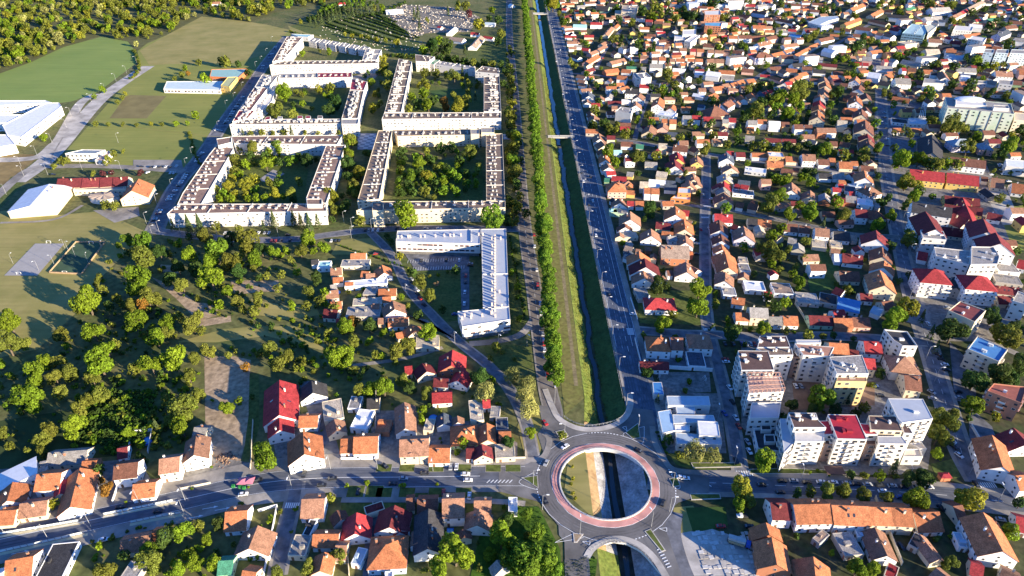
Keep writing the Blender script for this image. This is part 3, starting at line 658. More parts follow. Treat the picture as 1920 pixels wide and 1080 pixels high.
# ------------------------------------------------------------------ builders: trees
def crown_arrays(seed, nq, size, style):
    r = np.random.default_rng(seed); nb = {'b': 15, 'w': 16, 'c': 1, 's': 7, 'p': 12}[style]
    if style == 'c':
        t = r.random(nq)**.75; ang = r.random(nq)*2*np.pi; rad = (1-t)*.8*(.55+.45*r.random(nq))*(1+.18*np.sin(ang*5+t*30)) + .02
        pos = np.stack([rad*np.cos(ang), rad*np.sin(ang), -1.1+2.3*t], 1); nor = np.stack([np.cos(ang), np.sin(ang), .6+0*t], 1)
    else:
        cen = r.normal(size=(nb, 3)); cen /= np.linalg.norm(cen, axis=1)[:, None]; cen *= (r.random(nb)**.45 * .82)[:, None]
        cen[:, 2] *= {'b': .95, 'w': .8, 's': .6, 'p': 1.55}[style]; cen[:, 2] += .03
        if style == 'p': cen[:, :2] *= .95
        br = r.uniform(.26, .48, nb)
        bi = r.integers(0, nb, nq*2); d = r.normal(size=(nq*2, 3)); d /= np.linalg.norm(d, axis=1)[:, None]
        pos = cen[bi] + d*br[bi][:, None]*(r.uniform(.80, 1.08, nq*2))[:, None]
        dist = np.linalg.norm(pos[:, None, :] - cen[None], axis=2) / br[None]; dist[np.arange(nq*2), bi] = 9
        keep = np.where(dist.min(1) > .82)[0][:nq]; pos = pos[keep]; nor = d[keep]
        if style == 'w':
            pos[:, 2] -= np.maximum(0, np.hypot(pos[:, 0], pos[:, 1]) - .35)*.55*r.random(len(pos))*2; 
        pos[:, 2] = np.maximum(pos[:, 2], -.85 if style != 'w' else -1.25)
    n = len(pos); nor = nor + r.normal(size=(n, 3))*.55 + np.array([0, 0, .25]); nor /= np.linalg.norm(nor, axis=1)[:, None]
    ref = np.where(np.abs(nor[:, 2:3]) < .9, np.array([[0, 0, 1.]]), np.array([[1., 0, 0]])); t1 = np.cross(nor, ref); t1 /= np.linalg.norm(t1, axis=1)[:, None]; t2 = np.cross(nor, t1)
    ro = r.random(n)*6.28; c, s = np.cos(ro)[:, None], np.sin(ro)[:, None]; a = t1*c + t2*s; b = -t1*s + t2*c
    sz = (size*r.uniform(.55, 1.35, n))[:, None]
    if style == 'w': a = np.cross(nor, np.array([[0, 0, 1.]])); a /= (np.linalg.norm(a, axis=1)[:, None]+1e-6); b = np.array([[0, 0, -1.]]) + nor*.25; a = a*.55; b = b*1.5
    v = np.stack([pos - a*sz, pos + b*sz*.75, pos + a*sz, pos - b*sz*.75], 1).reshape(-1, 3)
    return v
def quads_mesh(name, v, m, cols=None):
    nq = len(v)//4; me = bpy.data.meshes.new(name); me.vertices.add(len(v)); me.vertices.foreach_set('co', v.astype(np.float32).ravel())
    me.loops.add(len(v)); me.loops.foreach_set('vertex_index', np.arange(len(v), dtype=np.int32)); me.polygons.add(nq)
    me.polygons.foreach_set('loop_start', np.arange(0, len(v), 4, dtype=np.int32)); me.polygons.foreach_set('loop_total', np.full(nq, 4, dtype=np.int32))
    me.materials.append(m); me.update(calc_edges=True)
    if cols is not None:
        at_ = me.attributes.new('leaf_colour', 'FLOAT_COLOR', 'FACE'); c4 = np.ones((nq, 4), np.float32); c4[:, :3] = cols; at_.data.foreach_set('color', c4.ravel())
    return me
CROWNS = {'b': [quads_mesh('crown', crown_arrays(i, 2300, .085, 'b'), LEAF) for i in range(7)], 's': [quads_mesh('crown', crown_arrays(20+i, 700, .115, 's'), LEAF) for i in range(3)],
          'p': [quads_mesh('crown', crown_arrays(60+i, 2300, .085, 'p'), LEAF) for i in range(4)],
          'w': [quads_mesh('crown', crown_arrays(40+i, 2600, .07, 'w'), LEAF) for i in range(2)], 'c': [quads_mesh('crown', crown_arrays(50+i, 1100, .075, 'c'), LEAF) for i in range(3)]}
LOW = {k: [crown_arrays(80+i, nq, s_, k) for i in range(3)] for k, nq, s_ in (('b', 260, .19), ('s', 110, .26), ('c', 160, .16), ('w', 260, .17), ('p', 260, .19))}
def _trunk(kind):
    m = MB(); hh = {'b': 1.9, 'p': 2.2, 's': .8, 'w': 1.6, 'c': 2.2}[kind]
    m.tube((0, 0, -.1), (0, 0, hh*.55), .085, .06, 6); 
    rr = random.Random(3)
    if kind == 'c': m.tube((0, 0, hh*.55), (0, 0, hh), .05, .01, 5)
    else:
        for i in range(4):
            t = i*1.6 + .4; m.tube((0, 0, hh*(.45+.03*i)), (.42*math.cos(t), .42*math.sin(t), hh*(.8+.05*i)), .045, .012, 5)
    return m.mesh('trunk', BARK)
TRUNK = {k: _trunk(k) for k in 'bpswc'}
LEAFC = dict(g=(.15, .215, .014), d=(.058, .10, .02), o=(.155, .172, .026), y=(.225, .225, .022), w=(.30, .30, .09), c=(.07, .095, .034), a=(.22, .115, .02), r=(.10, .03, .035), t=(.30, .20, .10), v=(.11, .19, .016))
LEAFN = dict(g='bright green', d='dark green', o='olive green', y='yellowing', w='pale weeping', c='dark conical', a='autumn brown and yellow', r='purple leaved', t='tan dry', v='leafy green')
TREES = []      # (x, y, radius m, colour code, style, place)
# ------------------------------------------------------------------ survey of the houses: ridge ends, width, roof, wall, storeys
HD = []
def H(ox, oy, s, txt):
    for rec in txt.replace('\n', ' ').split(';'):
        f = rec.split()
        if len(f) < 8: continue
        HD.append((ox + float(f[0])/s, oy + float(f[1])/s, ox + float(f[2])/s, oy + float(f[3])/s, float(f[4]), f[5], f[6], float(f[7]) if '.' in f[7] else int(f[7]), f[8] if len(f) > 8 else ''))
H(1020, 0, 6, '''200 32 340 32 10 o c 1;205 92 258 94 9 r W 1;345 112 390 112 8 m W 1;225 185 300 160 9 m W 1;455 200 545 205 9 b c 1;460 20 600 12 10 b W 1;600 60 735 70 22 d g 1;
720 30 850 40 16 d W 1;1040 178 1140 180 9 b W 2;1150 218 1225 222 9 r p 2;1245 235 1340 240 10 b y 2;1340 255 1425 258 10 t y 2;1545 275 1615 278 9 t y 2;1650 272 1720 275 9 g b 2;1080 300 1185 303 10 o W 1;1265 318 1340 322 8 m W 1;
1480 335 1475 290 9 d W 1;1000 350 990 305 8 d y 1;525 248 655 250 10 r W 2;455 390 560 392 9 r c 1;760 300 690 385 9 t c 1;830 265 790 300 9 o c 1;330 300 480 305 12 a W 1 f;215 398 340 400 8 r W 1;
175 300 260 290 8 t W 1;190 340 280 330 8 b W 1;230 465 350 462 9 t W 1;225 525 310 522 9 t W 1;230 610 310 640 9 b W 1;340 505 425 507 8 g W 1;430 535 510 545 9 r p 1;510 590 590 560 9 t p 1;600 550 690 500 9 t c 1;640 490 715 450 9 t c 1;
470 690 600 610 10 o p 1;455 790 550 755 9 m p 1;870 525 980 495 10 d W 2;940 548 1050 550 11 w W 2 f;1145 515 1210 517 9 t W 2;1260 518 1335 520 10 t W 2;1335 520 1410 523 10 t W 2;1455 535 1520 538 10 d W 2;1530 538 1605 540 10 t W 2;1655 545 1725 547 10 r p 2;1725 547 1800 550 10 o p 2;1860 555 1920 558 10 b W 2;
1090 620 1175 625 10 t p 2;1225 640 1295 643 10 b W 2;1295 643 1370 645 10 o W 2;1420 658 1475 660 9 t c 2;1490 655 1580 658 10 o W 2;1625 655 1705 658 10 o W 2;1705 658 1785 660 10 o W 2;1840 660 1920 662 10 t W 2;740 690 900 652 11 t c 1;930 745 1040 748 8 n c 1;1090 750 1150 755 9 g c 1;
1190 750 1330 755 13 g W 2 f;680 785 830 765 11 o k 1;880 775 985 785 10 o W 1;830 845 935 855 11 o W 2;1080 945 1180 950 10 r W 2;920 995 1065 1003 12 d W 2;300 840 390 860 8 t W 1;310 890 390 905 8 t W 1;320 930 400 940 8 t W 1;320 1000 430 990 9 t W 1;440 1030 510 1045 9 g W 1;
490 855 550 850 8 o W 1;570 895 660 880 8 c y 1;720 900 760 870 8 b W 1;850 990 940 965 8 o W 1;950 400 1050 430 8 t W 1;1130 410 1200 412 7 o W 1;1160 380 1260 385 9 b c 1;1360 440 1460 445 10 b k 1;1450 790 1590 800 9 w W 1 f;1440 850 1530 845 9 o p 1;1700 830 1810 840 11 w W 1 f;1830 830 1920 850 11 g W 2 f;1330 60 1390 65 8 r c 1;1660 90 1730 95 9 b y 1;1760 65 1840 70 10 b W 2;1420 70 1540 80 12 g c 1 f;
960 10 1010 15 10 r r 2;370 60 460 55 10 g x 1;160 290 240 290 8 o W 1''')
H(1320, 0, 6, '''470 45 575 48 11 r W 2;555 115 710 140 10 d b 2;600 55 700 45 10 g W 2;740 35 795 45 10 g W 2;820 95 880 85 9 g W 2;910 25 985 32 9 b W 2;985 40 1090 45 9 b W 2;1100 8 1190 8 9 b W 1;1220 30 1340 35 10 b W 1;1100 85 1190 90 9 b W 1;1200 105 1300 112 10 b W 2;
830 205 1010 242 10 b W 1;1050 195 1120 193 9 t c 1;680 200 780 208 10 b W 2;550 280 690 282 13 o W 2;690 335 790 338 9 o c 1;820 335 940 340 10 g W 1;950 325 1040 330 9 r W 1;1130 315 1270 318 10 b W 1;1610 110 1820 25 13 o W 2;1570 265 1755 198 10 o y 2;1480 305 1660 325 11 b W 1;1720 295 1890 315 11 b W 1;
1290 435 1440 405 12 b W 1;1420 382 1520 388 10 o c 1;280 398 375 400 11 o W 2;390 395 530 395 12 b W 2;530 405 690 395 12 b k 1;700 415 810 395 11 b p 2;600 485 740 455 12 t W 2;500 548 650 540 13 w W 1 f;570 595 740 585 15 b l 3 h;0 485 120 495 12 b c 1;50 560 125 562 10 t W 2;125 562 220 566 10 t W 2;240 550 330 560 11 t p 2;330 560 440 575 11 b W 2;40 660 130 660 12 t c 2;130 660 225 664 12 t c 2;
170 785 350 795 11 o W 1;430 765 560 775 11 b p 1;30 835 180 852 13 w W 2 f;200 840 340 850 12 g W 1;890 500 1050 482 11 t W 1;900 565 990 535 10 o W 1;760 605 880 575 11 o c 1;1020 610 1100 570 9 o c 1;1090 570 1180 530 9 o c 1;1180 520 1280 480 9 o c 1;1060 610 1165 605 12 k W 1;860 650 990 650 13 b c 2 f;990 715 1110 705 12 d W 1;1110 745 1230 750 12 b c 1;740 750 860 745 12 b c 1;930 765 1050 775 11 o c 1;1230 775 1370 785 11 d W 1;1290 705 1500 725 9 m c 1;
1350 568 1470 595 12 w W 2 f;1530 585 1600 592 10 b c 1;1600 592 1670 602 10 b c 1;1240 638 1340 645 10 g W 1;1450 795 1590 805 11 b W 1;640 835 760 845 8 r n 1;760 850 880 885 8 o p 1;960 895 1015 870 9 o c 1;1015 870 1080 838 9 o c 1;1060 825 1150 805 10 o c 1;910 925 990 912 9 r W 1;820 975 920 940 9 g W 1;1210 875 1340 885 11 b W 1;1430 885 1530 878 11 m p 1;1700 900 1715 860 12 o W 2;1740 1000 1760 950 12 b W 1;
1360 905 1350 860 13 t c 1;1380 960 1365 915 13 o c 1;1350 1060 1355 980 12 t c 1;100 975 210 962 12 o p 1;210 945 290 930 10 t x 1;300 935 370 915 10 o x 1;370 915 440 892 10 o c 1;480 895 560 882 11 o c 1;40 1058 150 1055 11 o p 1;580 1062 650 1040 9 k x 1;640 1040 710 1018 9 r k 1;700 1018 770 990 9 r c 1;520 1060 580 1050 9 o c 1;870 1010 960 960 9 t x 1;
1700 960 1780 990 9 b W 1;1540 930 1620 940 10 b x 1;1080 25 1000 20 9 g W 1;120 60 230 65 12 w W 2 f;240 70 380 75 12 w W 2 f;390 105 460 120 10 o x 1;420 160 520 180 9 b x 1;''')
H(1600, 0, 6, '''180 170 330 95 12 o c 1;330 105 450 122 10 o c 1;200 210 400 255 11 o c 1;390 155 630 178 13 d W 2;590 95 680 70 11 n y 1;870 90 1080 80 17 g W 2;800 195 990 180 15 g W 2;930 205 1040 215 12 k W 2;1085 190 1150 160 11 t c 2;1150 160 1210 130 11 t c 2;1210 130 1270 100 11 r c 2;1270 95 1330 65 11 x c 2;1330 65 1390 35 11 x c 2;1390 30 1460 5 11 x c 2;
1650 65 1800 85 11 k W 1;1480 15 1560 15 10 d W 1;850 430 1000 440 13 t W 2;1100 450 1220 465 12 m x 1;430 305 530 325 11 m b 2;40 295 210 315 12 b W 2;280 360 370 375 11 t W 2;370 370 460 395 11 t W 2;1050 548 1160 558 13 o W 2;1040 660 1230 660 14 s W 1 f;1430 495 1550 500 12 o p 2;1560 510 1670 525 12 o p 2;
190 570 310 555 12 o W 2;350 580 460 575 12 b o 2;110 630 220 640 13 g p 2;370 660 430 660 11 r p 2;430 655 490 670 11 g W 2;560 665 760 705 13 g c 1;20 695 95 700 10 r W 1;95 700 165 705 10 r W 1;260 735 440 745 12 g W 1;560 758 620 758 11 r W 2;620 758 705 765 11 b o 2;790 780 890 785 12 o c 1;350 840 430 825 12 o c 1;165 850 300 870 15 w W 2 f;470 880 640 885 15 g W 2;640 895 790 905 13 b W 1;900 800 1000 810 14 d W 2;
1000 800 1045 870 12 t W 2;1160 755 1380 765 13 g W 1;1420 805 1540 825 12 o c 1;1600 798 1790 808 14 t W 2;1870 780 1930 785 14 o p 2;300 905 420 925 12 d n 1;540 490 710 470 15 c c 2 f;800 590 950 590 15 c c 2 f;1110 150 1170 130 9 r W 1;1380 215 1480 200 12 r n 1;1490 215 1600 195 11 n c 1;1360 260 1500 260 12 b p 1;1700 290 1830 280 12 b x 1;1620 380 1740 330 13 k l 2;1760 230 1900 240 12 b x 1;1820 420 1930 430 13 g W 2;1300 300 1440 310 13 w W 2 f;1240 390 1420 365 12 o W 1;
1500 890 1620 910 12 x W 2;1800 900 1900 910 12 b n 1;1200 880 1300 890 14 w W 1 f;1150 970 1250 980 12 b x 1;1480 980 1600 990 12 d c 1;1700 100 1780 90 10 r W 1;1850 50 1920 40 10 o W 1;700 130 790 110 10 b p 1;880 250 960 260 10 g W 1;1080 270 1180 280 10 g W 1;970 500 1100 510 12 d k 1;1120 520 1260 530 12 d x 1;0 380 80 385 11 b W 1;130 310 210 320 11 b W 1''')
H(1060, 170, 6, '''190 60 185 5 15 k W 1;378 85 370 38 12 t W 1;150 128 145 95 9 t W 1;820 70 840 28 13 t W 2;795 165 790 120 13 t W 2;480 115 630 117 8 m c 1;190 260 165 220 9 b W 1;290 320 290 272 12 t W 1;215 300 195 255 10 b W 1;430 495 545 498 10 m c 2;270 545 260 480 12 t W 1;330 610 285 560 13 t c 1;300 690 280 650 10 b c 1;305 780 300 712 11 o W 1;345 860 325 812 12 t W 1;
630 570 760 575 10 b W 1;800 600 880 605 9 n c 1;540 700 630 700 9 a W 1 f;640 690 680 710 7 o W 1;1040 150 1062 75 13 o W 2;1190 195 1215 155 10 o W 1;1030 245 1240 280 14 w W 2 f;945 295 1050 298 9 o g 1;1075 318 1160 320 11 o c 2;1160 320 1245 322 11 o c 2;1090 410 1095 355 12 t p 1;940 455 960 385 14 t c 1;1340 65 1455 72 9 o c 1;1610 55 1690 20 10 o x 1;1590 190 1790 165 22 b c 2 h;
1325 275 1415 278 10 g W 2;1430 274 1520 278 10 r W 2;1555 290 1660 293 11 r c 2;1670 290 1755 293 10 b c 2;1755 312 1830 315 10 g c 2;1840 303 1920 308 10 r W 2;1050 625 1140 630 10 c c 2 f;985 700 1040 650 9 m W 1;1145 640 1210 645 9 t c 1;1220 610 1380 625 11 b W 2;1430 620 1500 650 10 b c 1;1275 765 1255 690 13 r y 1;1240 850 1225 772 15 m W 1;1240 850 1440 835 10 b c 1;1490 800 1480 735 11 t y 1;895 830 1030 838 9 g c 1 f;
530 955 690 970 9 r p 1;1030 940 1145 955 10 c c 1 f;700 910 770 918 8 g y 1;1450 1000 1430 930 12 t c 1;1440 1060 1430 1010 12 t c 1;1320 980 1400 950 8 b c 1;1825 760 1815 695 13 k W 2;1875 870 1850 820 14 t c 1;1810 1000 1800 930 13 g y 1;1790 1080 1785 1018 12 r c 1;850 1040 900 1042 9 c c 1;940 1040 1060 1050 12 w W 1 f;1120 1050 1250 1060 10 k W 1;700 1000 640 1050 9 t c 1;1150 460 1260 470 10 k x 1;870 420 930 400 9 m c 1;1640 430 1600 415 8 o c 1;450 900 560 890 8 r W 1;330 980 380 985 7 n n 1;640 120 750 125 8 w W 1 f;
1440 50 1560 70 8 w W 1 f;1500 150 1570 160 8 k W 1;500 30 480 70 8 g W 1;1770 130 1880 100 11 b x 1;1880 60 1920 90 9 o x 1''')
H(1340, 170, 6, '''375 330 470 333 11 g W 2;490 320 605 322 11 o W 2;605 375 730 382 11 w W 2 f;735 345 830 348 11 b o 2;895 375 992 377 11 b W 2;995 377 1090 382 11 b W 2;1150 415 1250 417 11 t k 2;1255 415 1360 418 11 t W 2;365 405 440 408 8 o o 1;565 530 745 540 9 m W 1;760 540 910 545 8 m c 1;1375 375 1480 385 14 c c 2 f;240 688 340 690 10 m W 1;140 675 212 678 9 r W 1;420 695 585 700 9 o W 1;600 715 775 725 12 w o 2 f;590 790 770 800 11 o o 1;
800 735 935 740 11 o c 1;985 715 1130 720 12 t W 2;1165 768 1290 773 11 b W 1;1305 758 1390 762 10 o c 1;1400 798 1545 806 12 o c 1;1555 795 1645 798 10 o W 1;1650 838 1790 848 10 b c 1;1700 980 1680 900 15 o W 2;1170 925 1310 930 10 d W 1;1310 960 1440 965 12 g W 1 f;1420 1005 1520 1010 8 o c 1;340 880 580 910 10 w W 1 f;755 870 880 885 11 b c 1;880 860 940 870 9 b x 1;
1165 295 1160 220 15 o c 2;1175 205 1170 155 13 o c 1;1185 155 1180 105 13 r W 1;1190 105 1190 65 13 g c 1;1200 60 1195 5 13 t c 1;1600 120 1590 55 14 o W 2;1720 80 1700 25 11 b c 1;1550 60 1500 40 11 b k 1;1460 195 1640 200 11 o k 1;1660 270 1650 205 15 b c 1;1420 295 1545 300 10 o W 1;1700 430 1690 335 18 b c 2;1725 520 1712 460 16 m c 1;1745 610 1725 540 16 b c 1;1300 565 1380 570 10 b c 1;1420 570 1530 590 10 b n 1;1720 220 1700 180 10 b W 1;1510 430 1530 400 9 b c 1;
440 70 410 22 11 o c 1;330 90 290 45 11 o W 1;230 90 190 120 11 t x 1;80 160 180 100 12 b W 2;250 100 220 65 9 o W 1;530 20 500 5 10 k x 1;1650 30 1550 10 12 b c 1;1640 1000 1780 1010 12 k W 1;1490 1050 1760 1050 9 s W 1 f;1400 1050 1460 1050 9 r W 1;350 500 450 510 10 g x 1;1050 540 1150 560 10 k x 1;270 1000 400 1015 9 k c 1;260 1060 340 1055 8 r W 1;1400 660 1560 665 8 r c 1 x;1545 960 1620 930 9 m W 1''')
H(1100, 340, 6, '''205 15 355 15 15 o p 2 h;385 82 520 92 9 o y 1;415 60 455 15 9 o y 1;655 70 720 72 10 o W 2;730 75 815 78 10 o W 2;1165 50 1150 -5 12 t c 1;190 245 190 192 13 t W 1;290 215 240 195 9 d W 1;375 215 495 220 11 r W 1;505 210 620 212 11 o W 1;185 335 340 338 9 a g 1 f;495 430 490 340 16 t W 1.5;300 500 285 445 13 b W 1;270 600 262 540 9 t c 1;280 610 510 600 9 c c 1 f;
1005 375 998 282 16 o W 2;1070 320 1150 330 10 r c 1;785 448 970 468 10 m g 1;1110 540 1095 430 14 o c 1;850 562 990 577 7 o c 1;730 615 722 535 15 t W 1;950 632 1110 628 9 g W 1;1120 690 1110 610 11 t W 1;840 716 1150 730 17 x k 2;580 870 572 788 16 o W 1.5;465 965 450 868 20 m W 1.5;345 860 340 785 9 k W 1;435 1090 430 1010 15 t W 1;1130 1020 1120 908 15 t W 1;970 992 1060 990 9 b W 1;
1545 55 1530 5 12 m c 1;1550 110 1535 55 12 g c 1;1560 200 1540 128 15 b c 1;1440 366 1640 376 12 r W 1;1505 550 1490 435 13 b W 1;1525 670 1510 595 12 b W 1;1530 770 1515 708 11 o W 1;1790 610 1765 505 15 t l 1.5;1820 412 1920 420 12 d c 1;1580 870 1550 785 17 o c 1;1600 970 1570 860 14 o c 1.5;1560 1085 1550 1028 13 t W 1;1700 900 1830 910 10 c c 1 f;1690 960 1820 965 11 g W 1 f;820 1080 840 1050 8 t W 1;1640 110 1880 130 9 g W 1 f;1650 480 1710 500 8 m W 1;
950 40 830 30 9 w W 1 f;600 30 690 35 8 c c 1 f;880 30 1010 40 9 k W 1 f;1130 790 1160 790 6 o k 1;700 880 720 810 6 t c 1;290 720 350 690 8 g x 1;540 760 620 770 8 t c 1;420 760 500 780 9 x c 1 f;1720 40 1840 60 10 r W 1;660 735 730 740 5 t k 1 x;1840 220 1920 230 12 b c 1;1700 230 1760 240 9 b W 1;460 860 380 830 8 g W 1''')
H(1380, 340, 6, '''250 430 395 440 10 o c 1;540 476 690 486 11 b W 1;690 490 825 505 11 b W 1;895 525 1050 540 11 t W 2;1100 562 1275 577 12 d W 1;1590 650 1575 552 18 m W 2;1655 850 1640 740 14 b c 1;1660 970 1670 893 15 o W 1;1200 812 1425 836 12 m W 1;1110 850 1190 858 12 w b 1 f;1160 1010 1380 1018 12 b c 1;632 100 625 12 15 t W 1;808 160 805 75 14 t c 1;955 200 950 103 11 g k 1;1090 65 1180 70 8 r W 1;1290 92 1380 98 9 r W 1;1470 70 1560 50 14 t W 2 h;1520 155 1600 145 11 o c 1;
1360 225 1540 250 12 w W 1 f;1545 245 1620 255 10 g x 1 f;1340 315 1470 322 12 m W 2;1510 330 1630 325 13 b c 1 h;970 330 1110 340 10 b c 1;835 640 890 645 8 m W 1;1110 775 1270 795 8 t c 1;930 660 940 740 10 c c 1 f;1120 640 1150 740 9 c c 1 f;1100 210 1220 220 8 m k 1 f;1230 200 1340 215 11 g k 1 f;600 670 660 680 9 g x 1 f;690 730 700 790 9 g x 1 f;1390 700 1440 760 8 m W 1;250 520 280 590 7 c c 1 f;1280 640 1340 640 8 x x 1 f;20 30 100 45 9 r W 1;460 590 510 620 7 t c 1 x;150 240 250 260 10 b x 1;620 220 760 225 8 m x 1;410 1000 440 1030 6 r W 1 x;1240 30 1370 50 10 k W 1;''')
H(1280, 360, 3, '''1140 525 1108 440 16 o c 2;238 500 240 452 12 t W 1;372 500 370 458 9 t c 1;345 525 460 532 11 w W 1 f;505 540 615 545 13 x W 1 f;215 550 300 555 10 g W 1 f;310 675 400 678 10 o W 1;378 650 478 655 11 g c 2;482 702 555 704 9 g W 1;565 697 645 700 10 o W 1;710 695 840 700 10 m g 1;850 710 950 712 10 o k 1;955 706 1050 710 10 b p 1;840 685 930 675 9 r W 1;640 590 760 600 12 g x 1 f;770 590 870 610 12 d x 1 f;880 605 1000 630 11 u W 1 s;1120 620 1180 612 9 b c 1;870 535 905 550 9 m W 1;1000 565 1075 570 9 m W 1;
1020 840 1115 845 12 r W 2;825 848 930 855 13 o c 2;930 890 1000 900 10 m c 1;960 930 1080 940 10 r c 2;1200 925 1300 935 15 t W 2 h;1240 1020 1340 1030 14 b c 2;60 805 140 808 13 t W 2 h;20 930 130 935 14 k W 1 f;280 590 350 600 8 o W 1;440 545 490 550 8 r W 1 x;1070 660 1120 680 9 s W 1 f;900 640 930 655 8 s W 1 f;1330 330 1380 340 12 r W 1;1760 420 1880 430 12 g W 1 f;1750 480 1900 500 12 g x 1 f;1750 525 1890 540 9 m x 1;1770 585 1870 590 9 m c 1;1800 130 1750 118 10 m W 1;1890 380 1930 390 12 r W 1;0 150 40 158 12 t W 1;5 240 45 265 12 o W 1;10 410 60 440 13 t W 1;1530 480 1540 540 14 d x 1''')
H(1600, 170, 6, '''450 60 640 90 12 o c 1;895 700 885 490 21 d x 1;1120 540 1340 545 15 q l 2 h;1390 560 1510 570 17 q p 2 h;1090 745 1490 790 14 b W 2;430 330 610 350 14 d W 1 f;1560 980 1700 1000 16 t c 1;1790 1040 1930 1060 16 o W 1;1440 1000 1520 1010 9 b W 1 f''')
H(1640, 360, 3, '')
H(0, 720, 3, '''85 430 85 520 15 w W 1 s;275 388 490 372 10 g c 1;75 535 40 650 12 o W 1;-20 690 105 682 11 o c 1;210 510 345 500 12 o W 1.5;115 675 265 655 10 t c 1;450 475 395 690 13 o W 1;455 445 540 440 8 o k 1;645 455 775 440 11 b W 2;905 415 1030 398 12 t W 2;1105 285 1090 400 11 t W 2;755 555 895 540 11 o W 1;662 365 715 355 8 m W 1;1095 245 1165 248 9 g c 1;
1572 -20 1570 175 17 r W 1.5;1570 160 1572 245 14 r W 1.5;1727 -25 1735 65 16 d W 1;1668 175 1785 172 10 o W 1;1705 270 1712 395 16 o W 2;1880 200 1895 260 9 t c 1;1865 90 1880 200 10 c c 1 f;1270 722 1390 712 13 o W 1;1450 800 1400 925 14 t W 1;1700 650 1825 645 13 t W 1;1770 840 1930 838 9 o W 1;1240 985 1330 978 9 n g 1;1370 1050 1440 1060 9 o c 1;1825 950 1800 1050 8 o c 1;680 880 840 850 9 t c 1;35 995 185 970 13 o W 1;
245 1000 400 985 17 d W 1 f;1650 900 1760 905 11 g c 1 f;190 480 240 470 9 g x 1 f;375 650 395 520 7 r c 1;1720 750 1790 760 11 d W 1 f;-60 1070 30 1050 12 w W 1;700 1050 790 1060 9 g x 1 f;1350 880 1380 900 8 d x 1;850 830 890 825 7 o c 1 x;0 610 -60 590 11 m W 1''')
H(640, 720, 3, '''0 310 68 308 11 o W 1;72 300 205 295 13 o W 1.5;75 195 165 205 14 w W 1 f;45 110 120 112 10 g W 1 f;125 98 210 94 10 d c 1;355 105 360 250 10 t W 1;330 315 490 308 13 t c 2;215 225 315 230 10 o k 1 f;495 362 610 362 11 o W 1;488 225 530 228 9 c c 1 f;602 165 606 250 9 k W 1;655 190 660 245 8 t W 1;645 255 735 250 13 o n 1 h;752 90 765 205 7 c c 1 f;790 205 795 325 9 o c 1;722 345 760 345 10 m W 1;790 340 797 400 9 m c 1;772 100 822 98 8 r W 1;840 178 920 182 10 g x 1 f;842 238 930 235 10 k x 1 f;845 272 940 268 10 o k 1;865 378 975 372 9 c c 1 f;
512 52 620 46 9 r W 1;97 725 85 855 13 r W 1;300 685 270 805 14 m W 1;370 660 420 655 11 b c 1;430 650 540 648 10 b c 1;490 705 485 925 12 d W 1.5;385 810 365 945 9 t b 1;200 905 315 900 15 o b 1.5 h;570 648 690 643 13 t W 2;765 690 750 790 12 t W 1;740 668 845 668 9 t c 1;-20 880 55 880 10 t c 1;550 760 560 830 9 c c 1 f;190 690 200 720 9 m c 1 f;950 680 980 680 8 w W 1 f;300 830 310 870 9 m W 1;230 1055 300 1050 12 w W 1 f;110 960 160 970 9 s W 1 f;690 810 700 850 7 b c 1;880 1000 900 1030 7 g x 1 x;10 720 50 800 9 b x 1 x''')
H(1280, 720, 3, '''505 668 625 670 12 m W 2;625 680 825 676 13 o W 2;840 682 1040 690 13 o W 2;1045 692 1165 696 12 o c 2;1168 696 1285 702 12 o c 2;1300 725 1440 720 13 o W 1;475 795 500 880 14 o k 1.5;500 865 530 1015 13 o k 1.5;1080 810 1150 965 10 t W 1;735 975 750 1110 14 o c 1;1130 1010 1190 1040 9 r c 1 f;1690 725 1800 940 15 o W 2;1560 730 1640 720 14 b c 1;1770 1000 1900 1060 13 t c 1;870 890 990 880 12 g x 1 f;1300 880 1390 930 11 d x 1 f;1335 850 1440 985 6 t c 1 x;1430 1040 1480 1080 7 t c 1;
1740 290 1800 465 14 o W 2;1800 465 1930 455 14 o W 2;1850 245 1940 345 17 m W 1;1590 880 1670 890 10 s W 1 f;1640 980 1700 1000 9 r c 1;750 830 790 860 8 x x 1 f;1030 830 1060 900 8 s W 1 f;1490 830 1540 835 8 r c 1;1900 750 1940 760 10 r W 1''')
H(640, 360, 3, '''15 362 155 356 10 o W 1;0 400 160 396 9 g c 1 f;140 440 205 445 9 o c 1;228 412 240 455 11 o W 1;20 520 260 500 7 w W 1 f;195 550 305 545 9 o c 1;288 612 300 660 14 t W 1.5;65 620 230 610 8 c c 1 f;30 675 220 670 11 g x 1 f;265 712 375 706 9 o W 1;392 745 412 785 11 o c 1;340 785 395 772 8 o c 1;420 845 550 838 11 c c 1 f;625 890 618 975 15 r k 1;690 975 640 1050 12 r W 1;455 965 480 1010 11 m c 1;390 985 430 980 9 r c 1;530 1045 620 1050 8 m W 1;500 950 540 955 8 k x 1;130 555 200 560 8 g x 1 f;120 470 200 465 8 t c 1;50 500 120 497 7 o c 1;205 590 262 585 8 o W 1;120 640 190 640 8 t c 1;-60 430 0 425 9 t c 1;-40 480 20 475 8 o W 1;-90 560 -20 550 9 t x 1;-60 620 0 615 8 o c 1;180 690 240 690 8 t c 1;-40 700 30 695 8 r c 1;
1720 595 1870 600 13 r W 1.5 h;1460 105 1545 112 9 g g 1 f;1760 820 1810 822 13 o W 2 h;1855 820 1920 822 12 b W 2;1680 955 1840 960 7 m W 1;1650 540 1680 600 8 g x 1 f;-150 385 -90 380 9 d W 1;-130 410 -60 408 9 a W 1 f;-60 530 -10 520 9 g x 1 f;-95 660 -20 665 9 m c 1;1200 330 1180 -500 0 g g 1''')
